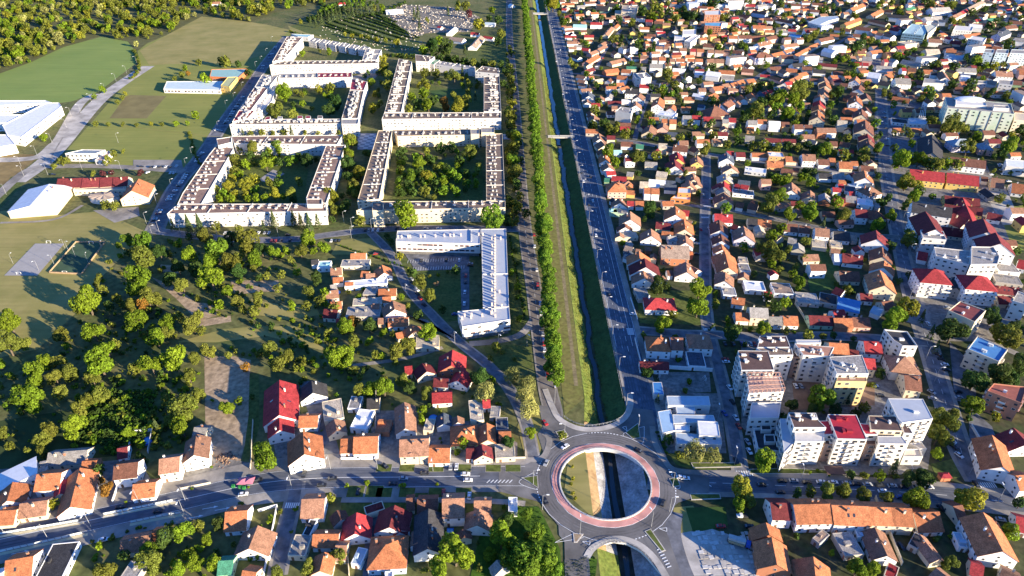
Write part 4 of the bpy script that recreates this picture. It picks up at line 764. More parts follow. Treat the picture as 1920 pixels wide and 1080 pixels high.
H(0, 0, 3, '') ; H(640, 0, 3, '''615 205 690 215 13 x W 1;735 255 785 200 12 x W 1;730 180 775 182 9 r W 1;790 200 860 210 9 r W 1;810 135 865 138 9 s W 1 f;605 180 640 150 9 w W 1;545 145 565 148 7 r W 1;250 55 345 50 12 w W 1;950 30 965 35 10 w W 1 f;-20 15 20 12 9 r W 1;-740 10 -680 8 10 t W 1;-600 -1 -560 -1 9 r c 1''')
HD = [h for h in HD if h[4] > 2]
# ------------------------------------------------------------------ survey of the trees: crown centre, crown radius, kind (s = bush)
TD = []
def T(ox, oy, s, txt):
    for rec in txt.replace('\n', ' ').split(','):
        f = rec.split()
        if len(f) >= 4: TD.append((ox + float(f[0])/s, oy + float(f[1])/s, float(f[2])/s, f[3]))
T(0, 0, 3, '''535 695 18 o,608 698 14 o,688 698 14 o,768 702 12 o,847 695 13 y,910 698 13 o,987 695 17 g,1055 692 14 g,1100 645 24 g,245 772 22 g,530 540 15 g,580 500 20 g,1595 520 45 g,1540 610 45 o,1640 640 30 o,1790 500 25 y,1860 495 30 o,705 525 12 y,688 548 14 o,662 572 14 o,1040 380 18 g,1055 412 14 a,1120 350 18 o,1270 345 32 o,985 440 14 o,1160 440 34 g,1020 420 18 o,1240 345 22 d,1340 360 20 d,1395 405 22 d,
1365 745 16 c,1410 750 18 o,1470 745 22 o,1535 748 16 o,1597 740 20 o,1637 740 22 c,1715 748 16 o,1790 750 16 o,350 905 25 o,380 900 18 o,1890 570 45 d,1850 620 35 d,1580 500 30 g,1620 520 18 g,1665 515 16 o,1710 525 12 g,640 860 20 o,610 890 22 o,590 915 18 o,690 850 14 o,300 935 18 o,520 975 18 o,575 975 18 r,625 970 16 r,785 970 20 r,1690 120 14 y,1850 290 20 g,1700 300 18 g,1800 285 10 o,590 1150 28 o,640 1155 28 o,
1745 110 16 c,1775 130 16 c,1790 95 20 c,1810 105 20 c,1830 90 22 c,1850 95 22 c,1870 80 24 c,1890 75 24 c,1910 70 24 c,1935 60 26 c,1960 70 24 c,1980 60 24 c,2005 50 24 c,2030 45 26 c,2060 50 24 c,2090 45 24 c''')
T(640, 0, 3, '''185 45 20 o,228 45 22 g,410 80 22 c,440 140 22 c,430 70 22 c,485 110 16 o,500 240 42 d,590 270 44 d,550 225 24 g,310 235 20 y,770 135 34 y,850 55 20 g,895 190 28 o,880 230 25 d,460 280 30 g,520 290 30 d,695 280 18 c,655 30 26 o,700 30 26 o,720 75 22 r,600 60 18 c,880 110 24 d,830 100 20 d,560 325 22 d,600 325 22 d,640 330 24 d,690 340 22 d,740 348 22 o,800 350 24 d,850 358 24 o,900 360 22 d,
950 380 24 o,955 445 30 o,960 510 25 o,958 580 28 y,960 650 34 o,965 700 28 o,975 770 35 g,970 820 28 o,965 885 36 g,975 960 38 o,985 1040 32 d,235 330 25 y,240 375 24 y,265 430 34 o,255 480 30 o,180 610 25 y,210 585 25 o,165 460 24 g,50 790 36 o,40 870 40 o,35 920 40 d,145 860 25 o,110 970 40 y,70 1050 42 o,40 990 30 d,920 400 24 d,915 470 22 d,930 620 24 d,940 750 20 d,1000 800 26 d,1010 900 24 d,1040 30 44 g,1190 15 36 g,1165 25 30 g,60 200 14 y,110 205 14 y,150 210 14 o,200 220 16 y,250 225 14 o,20 190 12 y''')
T(640, 90, 5.333, '''830 250 52 o,830 340 45 o,820 450 60 g,760 560 60 d,870 570 70 g,910 520 58 d,680 600 42 o,1030 570 65 a,1170 580 80 y,1250 590 35 o,1250 510 50 o,1280 370 35 o,1340 480 30 c,950 250 48 o,1050 270 40 o,1130 280 65 o,1210 240 40 c,1250 280 30 o,700 480 40 g,1360 330 25 d,1270 440 35 o''')
T(640, 240, 5.333, '''610 240 62 d,850 220 50 o,740 280 35 o,800 270 32 t,600 420 44 o,780 360 70 g,700 470 70 v,850 460 75 y,950 400 50 o,680 580 60 d,570 640 48 d,840 630 62 o,920 690 30 o,1030 620 55 v,1100 450 54 v,1170 500 50 v,1235 540 38 y,1360 410 60 o,1280 250 72 o,1330 200 45 o,1170 320 55 d,1000 200 58 d,1100 190 58 d,1160 660 22 g,1250 460 45 d,900 320 50 d,720 640 50 d,1050 400 45 d,1740 60 55 d,1730 170 50 o,1720 300 65 v,1740 430 60 o,1760 560 50 d,1780 680 50 o,1770 780 55 y,1840 850 50 d''')
T(280, 230, 4.8, '''765 340 60 o,760 430 45 o,930 230 70 o,820 240 40 o,1150 220 60 g,1070 220 50 o,880 370 50 g,950 360 40 o,1050 370 62 g,1120 340 40 g,1260 340 52 v,1410 340 60 d,700 580 60 y,750 500 40 y,950 510 50 y,870 560 60 y,600 600 45 o,770 640 40 y,870 650 40 y,635 680 40 g,735 680 45 g,890 680 34 g,960 670 40 g,1040 670 38 g,1120 640 56 y,1200 665 32 g,1270 640 58 o,1085 530 52 o,1350 530 40 o,1650 640 80 y,1640 730 50 o,1815 160 55 g,1790 280 62 g,1795 370 55 d,1880 450 42 y,1830 590 55 v,1850 640 45 o,1780 730 50 o,1900 880 40 o,1500 330 30 d,1030 290 40 d,900 290 40 d,1290 690 40 d''')
T(0, 360, 3, '''715 265 40 v,790 275 60 v,665 300 20 g,795 370 68 o,1000 293 25 g,1060 360 50 g,1150 255 45 o,1215 330 68 v,1185 480 72 g,1285 395 52 o,1340 370 40 o,1425 375 50 g,1390 285 66 o,1300 260 40 d,1470 320 40 d,1120 185 45 c,1060 190 45 c,970 185 25 c,1220 190 28 o,1345 215 30 o,1535 150 35 c,1480 190 22 c,1650 150 32 c,1690 165 35 c,1735 170 38 c,1785 165 30 c,1735 255 50 g,1825 300 40 g,1610 325 30 g,1690 330 35 o,1540 340 35 g,1585 460 25 o,1670 450 25 g,
780 505 78 g,548 490 32 o,580 550 30 o,490 610 80 g,525 785 55 g,50 730 68 g,40 850 72 o,130 850 40 o,0 970 35 g,770 715 62 g,660 600 30 o,690 635 25 o,730 640 40 o,800 640 40 a,830 590 55 o,870 600 40 o,1025 520 42 o,925 425 15 g,1235 630 30 g,1335 615 35 o,1370 660 28 o,1425 670 34 o,1275 555 35 g,1450 600 38 o,935 730 45 g,940 795 35 o,1010 700 34 o,1080 740 52 o,880 820 52 g,980 935 74 g,850 970 60 g,1130 780 28 o,1170 900 45 o,1090 930 38 o,1060 1030 44 o,600 880 50 g,560 960 78 g,640 860 34 o,200 1030 68 g,260 950 50 g,330 955 40 o,310 1040 45 o,400 1020 48 o,340 800 48 o,370 865 22 g,520 1050 40 o,1515 880 48 o,1565 960 52 o,1625 920 38 o,1280 920 22 o,1325 900 20 o,1840 790 30 o,1865 930 70 g,1640 640 30 g,1780 480 40 d,1740 560 38 o,1830 570 34 g,1725 640 30 o,1800 610 34 o,1380 985 28 a,760 990 34 o,940 480 40 d,1000 420 45 d,1100 440 40 d,900 340 40 d,1340 450 40 d,1180 400 45 g,720 340 24 d,1060 250 20 d,1250 290 40 d,610 640 30 d,1120 690 30 o,1880 650 30 o,1560 540 26 o,1500 470 24 o,1450 480 24 d,1640 380 25 o,1760 330 25 g''')
T(0, 720, 3, '''170 70 80 g,410 240 68 g,440 140 50 o,270 270 55 o,235 320 44 o,240 380 35 o,570 60 52 o,340 50 40 o,490 90 40 o,510 320 25 g,720 280 35 g,775 240 22 g,875 230 30 c,1030 130 78 o,1020 240 64 g,940 200 35 o,1275 120 44 g,1345 95 25 g,820 435 25 o,600 590 42 a,570 540 26 a,295 675 34 y,1490 410 85 g,0 280 40 o,50 350 28 o,155 370 25 o,415 345 25 g,1350 670 18 o,710 665 12 g,1225 790 40 d,1030 830 58 g,1110 800 34 o,1165 880 35 g,850 990 80 o,590 1030 58 o,1070 960 40 g,1120 920 34 g,1200 1010 48 g,1100 1010 46 g,1520 760 28 g,1545 850 20 g,1525 890 18 g,1560 1060 40 o,1575 715 18 o,1665 700 18 g,1860 640 34 o,550 910 28 g,635 860 22 o,1740 1030 44 o,1890 960 34 o,840 930 48 g,700 960 34 d,940 90 40 o,1120 60 40 o,780 420 30 d,560 480 35 d,930 860 60 d,1000 1050 50 g,1190 90 14 g,1080 590 12 g,1190 465 10 g,190 760 12 g,400 730 12 o,480 720 12 o,935 785 10 g,815 810 10 g,1400 580 10 g,1640 830 12 g,1450 960 30 v,1400 980 24 v''')
T(640, 360, 3, '''355 130 76 g,850 150 74 v,105 160 32 o,670 155 14 o,570 155 12 o,330 360 24 y,400 450 34 d,450 510 44 o,500 585 40 o,380 440 20 o,545 465 14 g,600 445 14 o,500 470 12 o,537 515 18 t,640 440 30 d,990 530 26 v,1000 590 18 v,375 640 20 o,340 590 20 g,430 690 30 d,485 790 50 g,65 840 40 o,155 750 48 d,30 750 48 g,65 730 38 a,150 840 30 g,230 790 28 g,290 800 24 o,310 890 48 o,380 860 52 o,20 930 68 g,190 915 28 o,230 920 22 g,70 1000 30 o,240 1080 44 o,340 1060 40 o,780 1040 50 d,865 870 30 o,915 900 18 o,840 930 24 o,975 945 18 o,955 1020 46 w,1045 1060 56 w,260 250 20 d,280 280 20 d,960 450 20 v,1005 710 20 v,980 330 18 d,1000 400 16 d,
1730 95 48 d,1785 525 50 d,1800 730 52 g,1860 690 30 o,1720 1005 40 d,1580 285 20 g,120 545 16 g,100 590 20 g,40 560 18 o,50 770 24 o,570 660 24 d''')
T(640, 720, 3, '''800 40 62 w,1030 40 58 w,1065 130 58 w,1065 270 38 g,240 20 58 g,100 40 40 o,470 50 38 o,460 150 34 g,450 200 28 g,500 110 20 d,560 85 18 g,680 330 34 g,660 380 24 g,940 330 38 d,910 690 18 g,150 555 24 g,335 570 24 g,30 570 16 g,1240 290 26 o,640 950 94 g,900 860 88 g,560 1040 70 g,1030 960 95 v,1100 830 44 v,1060 1040 76 v,840 960 40 g,930 760 44 d,1050 730 36 v,0 960 40 o,1780 80 22 c,1845 310 32 d,1900 400 28 o,1160 1000 66 v,950 980 60 v,160 30 40 g,380 30 40 d,540 560 14 g,1300 463 11 y,1300 530 15 y,1296 560 15 y,1308 612 14 y,1320 640 14 y,1155 930 50 v,1220 1050 40 v''')
T(1280, 720, 3, '''75 360 64 w,180 395 50 w,460 435 68 g,350 580 68 y,310 680 44 g,375 660 40 o,645 615 32 d,720 605 35 o,810 600 48 o,900 600 46 o,1015 625 44 o,1155 645 42 o,1320 645 68 g,1115 515 34 g,1195 465 40 c,1190 520 25 o,1270 530 45 d,1340 525 58 d,1400 530 35 d,1020 510 28 o,950 510 28 d,820 510 12 g,760 490 14 g,720 495 12 g,1435 395 36 g,1430 190 58 o,1500 220 58 o,1440 290 58 o,1530 180 40 o,1480 320 40 o,1635 120 54 g,1765 185 28 y,770 60 82 v,930 80 30 c,1020 130 34 o,610 120 38 d,560 190 34 d,1620 640 74 y,1560 660 40 g,1845 835 54 g,1900 670 38 d,1500 1000 44 o,840 950 24 g,980 1040 54 g,1070 1030 44 g,1095 930 20 c,640 860 24 d,1510 850 24 g,1430 870 28 d,1900 560 30 d,730 150 40 d,860 150 40 d,980 160 34 d''')
T(1280, 360, 3, '''95 550 56 g,85 650 56 g,185 630 28 o,185 565 18 g,495 70 58 o,550 20 40 g,600 130 40 g,655 80 34 g,715 120 38 g,905 140 42 o,795 170 24 c,1095 170 44 g,1175 135 38 g,1150 40 34 d,1255 70 34 o,1280 270 44 o,1270 230 30 o,510 245 34 g,350 310 30 g,470 325 54 o,530 360 50 o,590 325 30 o,695 275 30 o,660 510 44 g,680 370 24 o,640 420 24 o,575 620 34 g,520 640 34 d,480 590 30 d,280 790 54 d,450 770 44 g,700 800 32 o,790 810 22 o,850 805 22 d,585 780 22 o,620 785 15 g,255 715 24 g,260 745 18 g,930 550 30 o,1270 660 72 y,1180 710 72 g,1170 300 30 d,1400 790 34 c,1350 700 30 c,1430 870 30 c,1520 780 76 d,1790 780 62 o,1740 700 48 d,1850 830 56 o,1650 1040 78 d,1780 1030 68 d,1890 960 58 d,1860 760 40 d,1180 430 20 d,1300 20 40 g,60 180 18 o,60 230 14 o,1110 1020 34 d,1840 1050 50 d,620 460 26 g,540 440 24 o,500 400 26 g,240 470 20 g,400 460 20 d,1110 60 30 d,560 200 30 g,690 840 20 d,970 825 20 d,1220 500 20 d,1280 470 24 d''')
T(1600, 170, 6, '''560 440 44 c,660 590 50 g,880 340 68 o,1130 380 110 o,1040 420 80 o,1250 430 50 o,1290 630 88 o,470 640 44 d,540 760 100 g,740 770 78 g,840 800 68 o,950 820 76 o,1060 820 68 g,1180 830 68 o,1260 780 48 y,1770 620 105 g,1780 500 48 y,1890 450 76 d,1480 700 28 c,1770 920 30 d,600 1030 86 y,720 1060 58 y,290 650 72 g,130 690 66 o,260 520 38 d,240 215 24 o,345 40 34 o,760 90 42 o,870 60 58 d,850 130 40 d,275 940 30 d,480 840 40 g,620 720 60 d,420 80 24 d,570 130 30 d,1310 490 24 d,1680 700 60 d,1330 -90 60 d''')
T(1060, 170, 6, '''350 220 64 o,395 150 38 o,325 400 58 o,490 440 68 o,450 370 56 d,580 390 44 o,685 480 64 o,850 410 26 c,760 440 24 d,945 510 44 o,1145 530 44 o,1290 530 54 o,1400 500 44 o,1550 490 50 o,1660 500 54 o,1580 660 76 o,1830 600 48 o,490 680 84 g,815 750 84 o,560 810 68 g,1400 350 38 o,845 250 24 g,825 300 24 g,870 190 18 g,810 340 34 g,1150 910 44 g,1060 890 28 d,1290 90 38 c,1420 230 24 o,1010 60 40 g,820 930 38 d,1000 760 28 o,1100 30 50 v,1180 40 50 v,1240 20 50 d,240 150 24 o,470 190 22 o,700 720 28 d,620 760 24 g,560 560 24 g,400 350 40 d,1020 540 30 d,1460 540 40 d,1320 160 30 d,560 30 24 d''')
T(1340, 170, 6, '''450 220 98 o,560 150 58 d,700 120 78 g,760 50 68 g,880 100 88 g,980 60 78 o,960 190 68 g,820 230 86 g,700 190 68 v,640 260 58 d,520 260 58 d,1050 300 46 d,950 310 48 o,1060 180 18 c,1330 330 64 d,1400 30 48 d,260 560 66 d,430 610 54 o,550 610 68 o,710 640 58 o,830 620 58 d,930 640 54 o,1040 610 54 d,1120 650 48 o,1235 660 74 g,1350 700 44 o,1470 720 64 o,1690 760 54 o,1690 650 40 d,1410 590 38 d,370 810 38 g,620 960 48 d,700 990 68 g,800 1020 58 o,980 970 58 g,1080 1020 58 g,1030 900 48 d,1800 210 34 g,490 450 38 g,960 530 38 d,1410 520 38 d,380 250 60 d,600 80 50 d,900 0 50 o,1310 60 24 o,1380 120 30 d,1280 240 40 d,220 450 28 g,280 460 28 d,780 490 28 d,870 500 24 g,640 490 24 d,1850 960 34 d,1860 500 40 d''')
T(1020, 0, 6, '''100 40 74 y,1250 60 58 o,1290 110 68 o,1200 160 58 o,1230 190 56 g,1320 170 44 o,1480 200 56 o,1560 150 74 d,1650 170 74 d,840 230 54 d,990 250 48 o,640 210 48 d,310 700 54 o,340 610 28 o,780 440 56 o,600 960 48 d,770 970 48 d,1380 830 64 o,1390 730 38 c,1580 880 48 c,1470 960 58 o,1210 990 46 d,1300 1040 56 o,1060 530 54 d,960 430 38 d,800 1040 38 d,1740 920 32 d,1630 1000 24 g,1100 120 60 d,1400 130 50 d,1720 200 40 d,1390 30 30 o,420 460 24 o,330 440 20 o,1240 490 30 d,1500 130 40 d,170 140 24 o,1400 900 30 o,1080 780 24 d,540 1020 20 g''')
# clusters of the overgrown gardens, grouped bushes
T(1320, 0, 6, '''60 30 54 d,130 40 50 d,200 30 50 d,210 190 40 o,350 350 40 o,690 260 36 o,840 300 24 o,900 180 44 o,300 330 30 d,310 580 40 c,330 650 34 c,90 750 50 d,390 790 34 o,680 680 36 c,410 510 34 d,1240 390 50 o,1170 430 44 o,1260 370 44 o,1590 540 44 d,1710 520 60 d,1800 410 40 d,1790 480 40 d,1600 830 44 o,1080 980 84 o,1020 1010 74 o,840 1040 54 d,740 1000 40 d,1520 1030 70 d,1840 940 34 y,640 950 44 d,1440 1060 40 o,760 940 30 d,500 20 40 d,1460 70 40 d,1510 130 44 d,1380 100 40 d,860 30 40 d,1880 760 30 d''')
T(1600, 0, 6, '''310 30 50 o,430 30 46 o,510 110 40 d,860 40 50 o,1110 60 54 o,800 20 40 d,120 420 50 d,50 520 60 d,500 620 44 g,600 600 44 d,770 630 34 g,1380 680 60 g,1280 660 44 d,1600 740 50 y,1680 730 40 o,900 730 50 d,960 740 44 o,1130 750 54 d,760 840 50 d,1110 950 60 d,1290 1000 70 d,1540 1040 60 d,860 1040 70 g,350 1030 44 o,150 940 34 y,670 950 34 d,1530 310 64 d,1460 110 50 d,1340 130 44 d,1750 500 60 d,1620 230 40 d,1250 460 30 d,200 450 40 o,1680 280 44 d,1100 220 40 d,1880 110 40 d,1420 780 34 o''')
# ------------------------------------------------------------------ survey of the cars: place, direction (h along the road across, v away), colour
CD = []
def K(ox, oy, s, txt):
    for rec in txt.replace('\n', ' ').split(','):
        f = rec.split()
        if len(f) >= 4: CD.append((ox + float(f[0])/s, oy + float(f[1])/s, f[2], f[3]))
K(640, 720, 3, '245 460 -40 b,468 500 5 b,615 465 v s,648 465 v w,698 507 0 w,712 541 0 w,350 530 0 s,290 560 0 b,95 605 v b,575 610 v r,720 628 v w,1145 218 -60 r,1258 352 40 w,1152 445 45 s,1148 658 -35 b,1668 372 -40 b,1808 668 50 b,1912 525 -8 w')
K(0, 720, 3, '890 715 8 b,680 690 10 b,585 875 12 w,1368 620 8 w,1450 540 20 b,1710 505 v b,1870 530 10 b,1810 568 8 b')
K(1280, 720, 3, '15 530 -5 w,445 567 0 b,550 608 0 b,560 545 0 b,625 543 0 s,700 553 0 b,778 550 0 w,848 553 0 w,925 558 0 s,975 562 0 b,1040 564 0 s,1110 568 0 b,1180 572 0 s,1245 578 0 b,1320 580 0 s,1385 580 0 w,1125 602 0 w,1225 635 0 u,215 800 0 r,400 862 -70 s,375 378 -80 w,365 325 -80 s,315 237 -80 r,300 190 -80 w,235 165 -70 u,265 20 -75 w,280 100 -75 b,1455 697 -70 b,1495 700 -70 s,1555 400 -65 w,1525 352 -60 b,1515 320 -60 w,1228 912 -70 b,1790 762 -10 s,635 10 v w,665 10 v s,1400 45 -50 s,1405 80 -10 s,1550 45 0 b,1555 75 0 s,1650 562 v b,1080 10 0 w,1110 62 0 b,300 430 -80 b,375 800 0 b')
K(640, 360, 3, '1085 240 v r,1088 305 v w,1092 360 v b,1100 437 v w,1105 520 v r,1108 542 v b,1118 625 v u,1125 682 v w,1130 765 v b,1133 797 v s,1138 830 v u,1140 852 v r,1143 887 v w,1147 922 v w,1157 997 v w,1160 1027 v r,1415 50 v w,1432 243 v w,1393 70 v b,1508 573 v b,450 385 v b,590 383 v b,663 382 v w,725 402 0 s,725 412 0 b,695 562 v w,692 627 v w,700 470 v r,698 507 v b,640 687 0 u,395 490 -50 s,400 510 -50 b,412 530 -50 s,425 550 -50 w,430 573 -50 b,442 598 -50 r,465 635 -50 b,195 347 20 r,135 215 v b,155 215 v s,178 213 v w,207 213 v w,1640 687 0 w,1518 30 0 w,1716 567 v w,230 210 v b,310 205 v b,360 203 0 w,475 205 0 s,550 205 0 w')
K(0, 360, 3, '955 25 20 s,950 43 20 w,900 104 20 w,890 121 20 r,872 144 20 b,870 155 20 s,853 179 20 b,1268 230 v w,1292 229 v w,1330 229 v b,1415 229 v r,1455 229 v w,1490 229 v s,1513 229 v w,1530 274 v r,1550 274 v r,1580 274 v b,1632 271 v b,1620 242 0 b,1865 274 v w,1890 274 v b,1910 273 v b')
K(280, 230, 4.8, '475 272 25 w,455 290 25 b,440 305 25 b,432 330 25 s,425 347 25 w,340 452 25 b,325 470 25 w,315 490 25 w,305 508 25 s,290 527 25 w,280 545 25 w,265 568 25 b,232 612 25 w,205 655 25 s,185 670 25 w,170 692 25 w,95 790 20 w,80 815 20 r,50 860 20 s,40 880 20 b,25 910 20 b,12 397 v b,55 397 v w,95 395 v b,150 395 v w,188 397 v b,245 390 v w,192 452 v w,222 452 v w,605 65 20 w,1160 385 0 w')
K(0, 0, 3, '1550 265 30 w,1545 275 30 b,1530 302 30 w,1520 325 30 u,1515 310 30 u,1480 370 20 w,1475 385 20 s,1405 470 10 b,1365 545 30 w,1352 565 30 s,1340 585 30 b,1330 598 30 w,1318 615 30 b,1310 628 30 w,1302 640 30 w,1294 655 30 b,1285 668 30 s,1275 680 30 w,1268 692 30 b,1215 730 0 w,1240 735 0 s,795 937 0 b,300 982 0 b,830 970 60 w,620 970 0 w')
K(1600, 170, 6, '350 246 0 s,355 300 0 b,365 375 0 s,370 420 0 b,375 542 0 w,385 616 0 b,1650 830 0 w,1660 850 0 s,1670 892 0 s,1688 936 0 w,1560 945 0 w,1750 1020 0 w,625 60 0 w,490 -10 0 w')
K(1100, 340, 6, '1285 540 v r,1380 530 v w,1205 657 0 r,1235 817 0 b,1310 150 v s,1410 197 0 w,275 183 0 w,1240 700 0 s')
K(1280, 360, 3, '890 214 0 w,238 853 v b,285 853 v b,335 853 v u,358 853 v w,382 853 v s,405 855 v r,240 940 0 r,245 955 0 w,1293 548 v w,1298 577 v b,1485 648 0 s,1455 940 -30 b,1475 970 0 w,1485 1000 -10 b,1440 915 -40 b,1380 740 v w')
K(1060, 170, 6, '205 1020 v w,285 965 v b,180 920 v b,38 125 v b,945 100 v s')
K(1020, 0, 6, '105 545 v b,185 560 v w,140 690 v w,270 950 v b,215 1060 v w,620 700 45 s,660 655 40 r,590 750 0 w,800 560 0 b')
CARC = dict(w=(.72, .72, .72), s=(.36, .37, .38), b=(.015, .016, .02), r=(.36, .02, .02), u=(.02, .06, .25))
CARN = dict(w='white', s='silver', b='black', r='red', u='blue')
# ------------------------------------------------------------------ where things stand, in words
AVL = PP('1640,100 1650,160 1655,230 1660,300 1668,360 1682,430 1697,500 1712,560 1738,640 1768,740 1800,840 1835,905 1900,1080')
STL = PP('1324,200 1324,340 1322,400 1322,480 1326,600 1350,700 1372,790 1388,885')
def xat(pl, y):
    p = sorted(pl, key=lambda q: q[1])
    if y <= p[0][1]: return p[0][0]
    for a, b in zip(p, p[1:]):
        if y <= b[1]: return a[0] + (b[0]-a[0])*(y-a[1])/(b[1]-a[1])
    return p[-1][0]
def area(x, y):
    if x > 60:
        if y < 214: return 'south of the east road'
        if y > 780: return 'in the far quarter past the avenue' if x > xat(AVL, y) else 'in the far quarter by the canal road' if x < 210 else 'in the far quarter'
        if x > xat(AVL, y): return 'beyond the avenue'
        if x < 84 and y > 330: return 'beside the canal road'
        if y > 640: return 'beyond the tree lined cross street'
        if x < xat(STL, y): return 'between canal road and narrow street'
        return 'between narrow street and avenue'
    if x > 19: return 'beside the canal'
    if y < 214: return 'south of the west road'
    if y < 330: return 'north of the west road' if x > -230 else 'by the overgrown gardens'
    if x > -20 and y > 440: return 'along the shaded boulevard'
    if y < 440: return 'by the long white roofed block' if x > -95 else 'in the overgrown gardens'
    if y > 900: return 'by the cemetery' if x > -330 else 'beside the far forest'
    if x < -330 or (x < -260 and y > 560): return 'on the western fields'
    return 'in the courtyard blocks'
WORDS = ['nearest', 'second nearest', 'third nearest', 'fourth nearest', 'fifth nearest', 'sixth nearest', 'seventh nearest', 'eighth nearest', 'ninth nearest', 'tenth nearest']
def ordw(i):
    if i < 10: return WORDS[i]
    n = i + 1; return f"{n}{'th' if 10 < n % 100 < 14 else {1: 'st', 2: 'nd', 3: 'rd'}.get(n % 10, 'th')} nearest"

# ------------------------------------------------------------------ houses: the 290 that show largest are things, the rest one mass
rec = []
for x1, y1, x2, y2, wd, rc, wc, st, fl in HD:
    he = EAVE[st]; zr = he if 'f' in fl else he + wd*.33 if 'h' not in fl else he + wd*.33
    if 'h' not in fl and 'f' not in fl: zr = he + wd*.33
    a = Vector(P(x1, y1, zr)); b = Vector(P(x2, y2, zr)); d = b - a; L = d.length; c = (a+b)/2
    if 'h' in fl: L = max(L*1.15, wd*1.02)
    ang = math.atan2(d.y, d.x)
    if ang > math.pi/2: ang -= math.pi
    if ang <= -math.pi/2: ang += math.pi
    L = max(5.5 if wd > 8 else 4, min(L, 60)); k = FPX/max(60, c.y*CP + CAM_H*SP)
    rec.append(dict(c=(c.x, c.y), L=L, w=wd, a=ang, rc=rc, wc=wc, st=st, fl=fl, px=k*k*(L*wd*.5 + (L+wd)*he*.6), k=k))
rec.sort(key=lambda r: -r['px'])
# keep houses from running through one another: shrink a house that overlaps an earlier one
def corners(r, g=0.0):
    c, s = math.cos(r['a']), math.sin(r['a']); l, w_ = r['L']/2 - g, r['w']/2 - g
    return [(r['c'][0] + c*u - s*v, r['c'][1] + s*u + c*v) for u, v in ((-l, -w_), (l, -w_), (l, w_), (-l, w_))]
def overlap(p, q):
    for A, B in ((p, q), (q, p)):
        for i in range(4):
            nx, ny = A[(i+1) % 4][1]-A[i][1], A[i][0]-A[(i+1) % 4][0]
            pa = [nx*x + ny*y for x, y in A]; pb = [nx*x + ny*y for x, y in B]
            if max(pa) <= min(pb) or max(pb) <= min(pa): return False
    return True
for r in rec:
    if r['c'][1] > 330 and r['c'][0] > 60:
        mx = min(p[0] for p in corners(r))
        if mx < 80.2: r['c'] = (r['c'][0] + 80.2 - mx, r['c'][1])
kept = []
for r in rec:
    for t in range(4):
        cr = corners(r, .02); bad = [o for o in kept if abs(o['c'][0]-r['c'][0]) + abs(o['c'][1]-r['c'][1]) < 60 and overlap(cr, corners(o, .02))]
        if not bad: break
        o = bad[0]; dx, dy = r['c'][0]-o['c'][0], r['c'][1]-o['c'][1]; l = math.hypot(dx, dy) + 1e-6
        r['c'] = (r['c'][0] + dx/l*1.2, r['c'][1] + dy/l*1.2); r['L'] *= .88; r['w'] *= .93
    if r['L'] > 3.2 and r['w'] > 3: kept.append(r)
FEAT = {'f': 'flat roofed', 'h': 'hip roofed', 's': 'lean-to'}
for i, r in enumerate(kept[:290]):
    x, y = r['c']; fl = r['fl']; small = r['L']*r['w'] < 60 and r['st'] == 1
    kind = 'shed' if small and ('f' in fl or r['w'] < 9) else 'house'
    if 'f' in fl and not small: kind = 'flat_roofed_building'
    stw = {1: 'low', 1.5: 'tall-gabled', 2: 'two-storey', 3: 'three-storey'}[r['st']]
    noun = {'shed': 'outbuilding', 'house': 'house', 'flat_roofed_building': 'flat-topped building'}[kind]
    lab = f"{stw} {WALLN[r['wc']]} {noun}, {ROOFN[r['rc']]} {'hip ' if 'h' in fl else '' if kind == 'flat_roofed_building' else 'flat ' if 'f' in fl else 'gable '}roof"
    build_house(dict(r, name=kind, label=lab, cat={'shed': 'outbuilding'}.get(kind, 'house' if kind == 'house' else 'building'), place=(x, y), near=(y < 395 and r['k'] > 2.4), group='houses and yards of the town' if x > 60 else 'houses along the west side'))
OCC = [(r['c'][0], r['c'][1], max(r['L'], r['w'])*.55) for r in kept]

# ------------------------------------------------------------------ the large buildings
W_, CRM, YEL = BLKW, wallmat('c'), wallmat('y')
FELT = mat('roof_felt_brown', (.20, .145, .11), .95, .2, .3, rnd=.06, scale2=1.2); FELTP = mat('roof_felt_rose', (.26, .165, .125), .95, .2, .3, rnd=.06, scale2=1.2)
METW = mat('pale_metal_roof', (.40, .42, .45), .45, .06, .3, spec=.4); MAR = mat('roof_sheet_maroon', (.27, .025, .035), .6, .15, .4); REDS = mat('roof_sheet_red', (.40, .03, .045), .6, .15, .4)
GREYR = mat('roof_gravel_grey', (.30, .28, .26), .95, .2, .4, scale2=1.2); DGR = mat('roof_felt_dark', (.05, .05, .055), .95, .2, .4)
def Q(tile, h, s): return [tile(*map(float, a.split(',')), h) for a in s.split()]
BL = []
def block(name, label, cat, tile, spec, group=None):
    ws = [(Q(tile, h, s), h, rm, wm, st, op) for s, h, rm, wm, st, op in spec]
    for q, h, *_ in ws: BL.append((q, h))
    return flat_block(name, label, cat, ws, group=group)
tA = Tl(280, 230, 4.8); tB = Tl(640, 240, 5.3333); tC = Tl(640, 90, 5.3333); tD = Tl(410, 50, 5.4); tL = Tl(720, 420, 4.5); tS = Tl(1360, 600, 3.724); tR = Tl(1640, 300, 3); tH = Tl(1600, 170, 6); t0 = Tl(0, 0, 3); tN = Tl(0, 180, 4.5); tK = Tl(1280, 720, 3); tG = Tl(1100, 340, 6); tY = Tl(1180, 640, 4.154)
ap = dict(vm=mat('vent_grey', (.50, .47, .43), .9, .2, .5), vents=7, vj=2, vo=.45, sep=28, sp=3.6, ws=(1.5, 1.2), skip=.5)
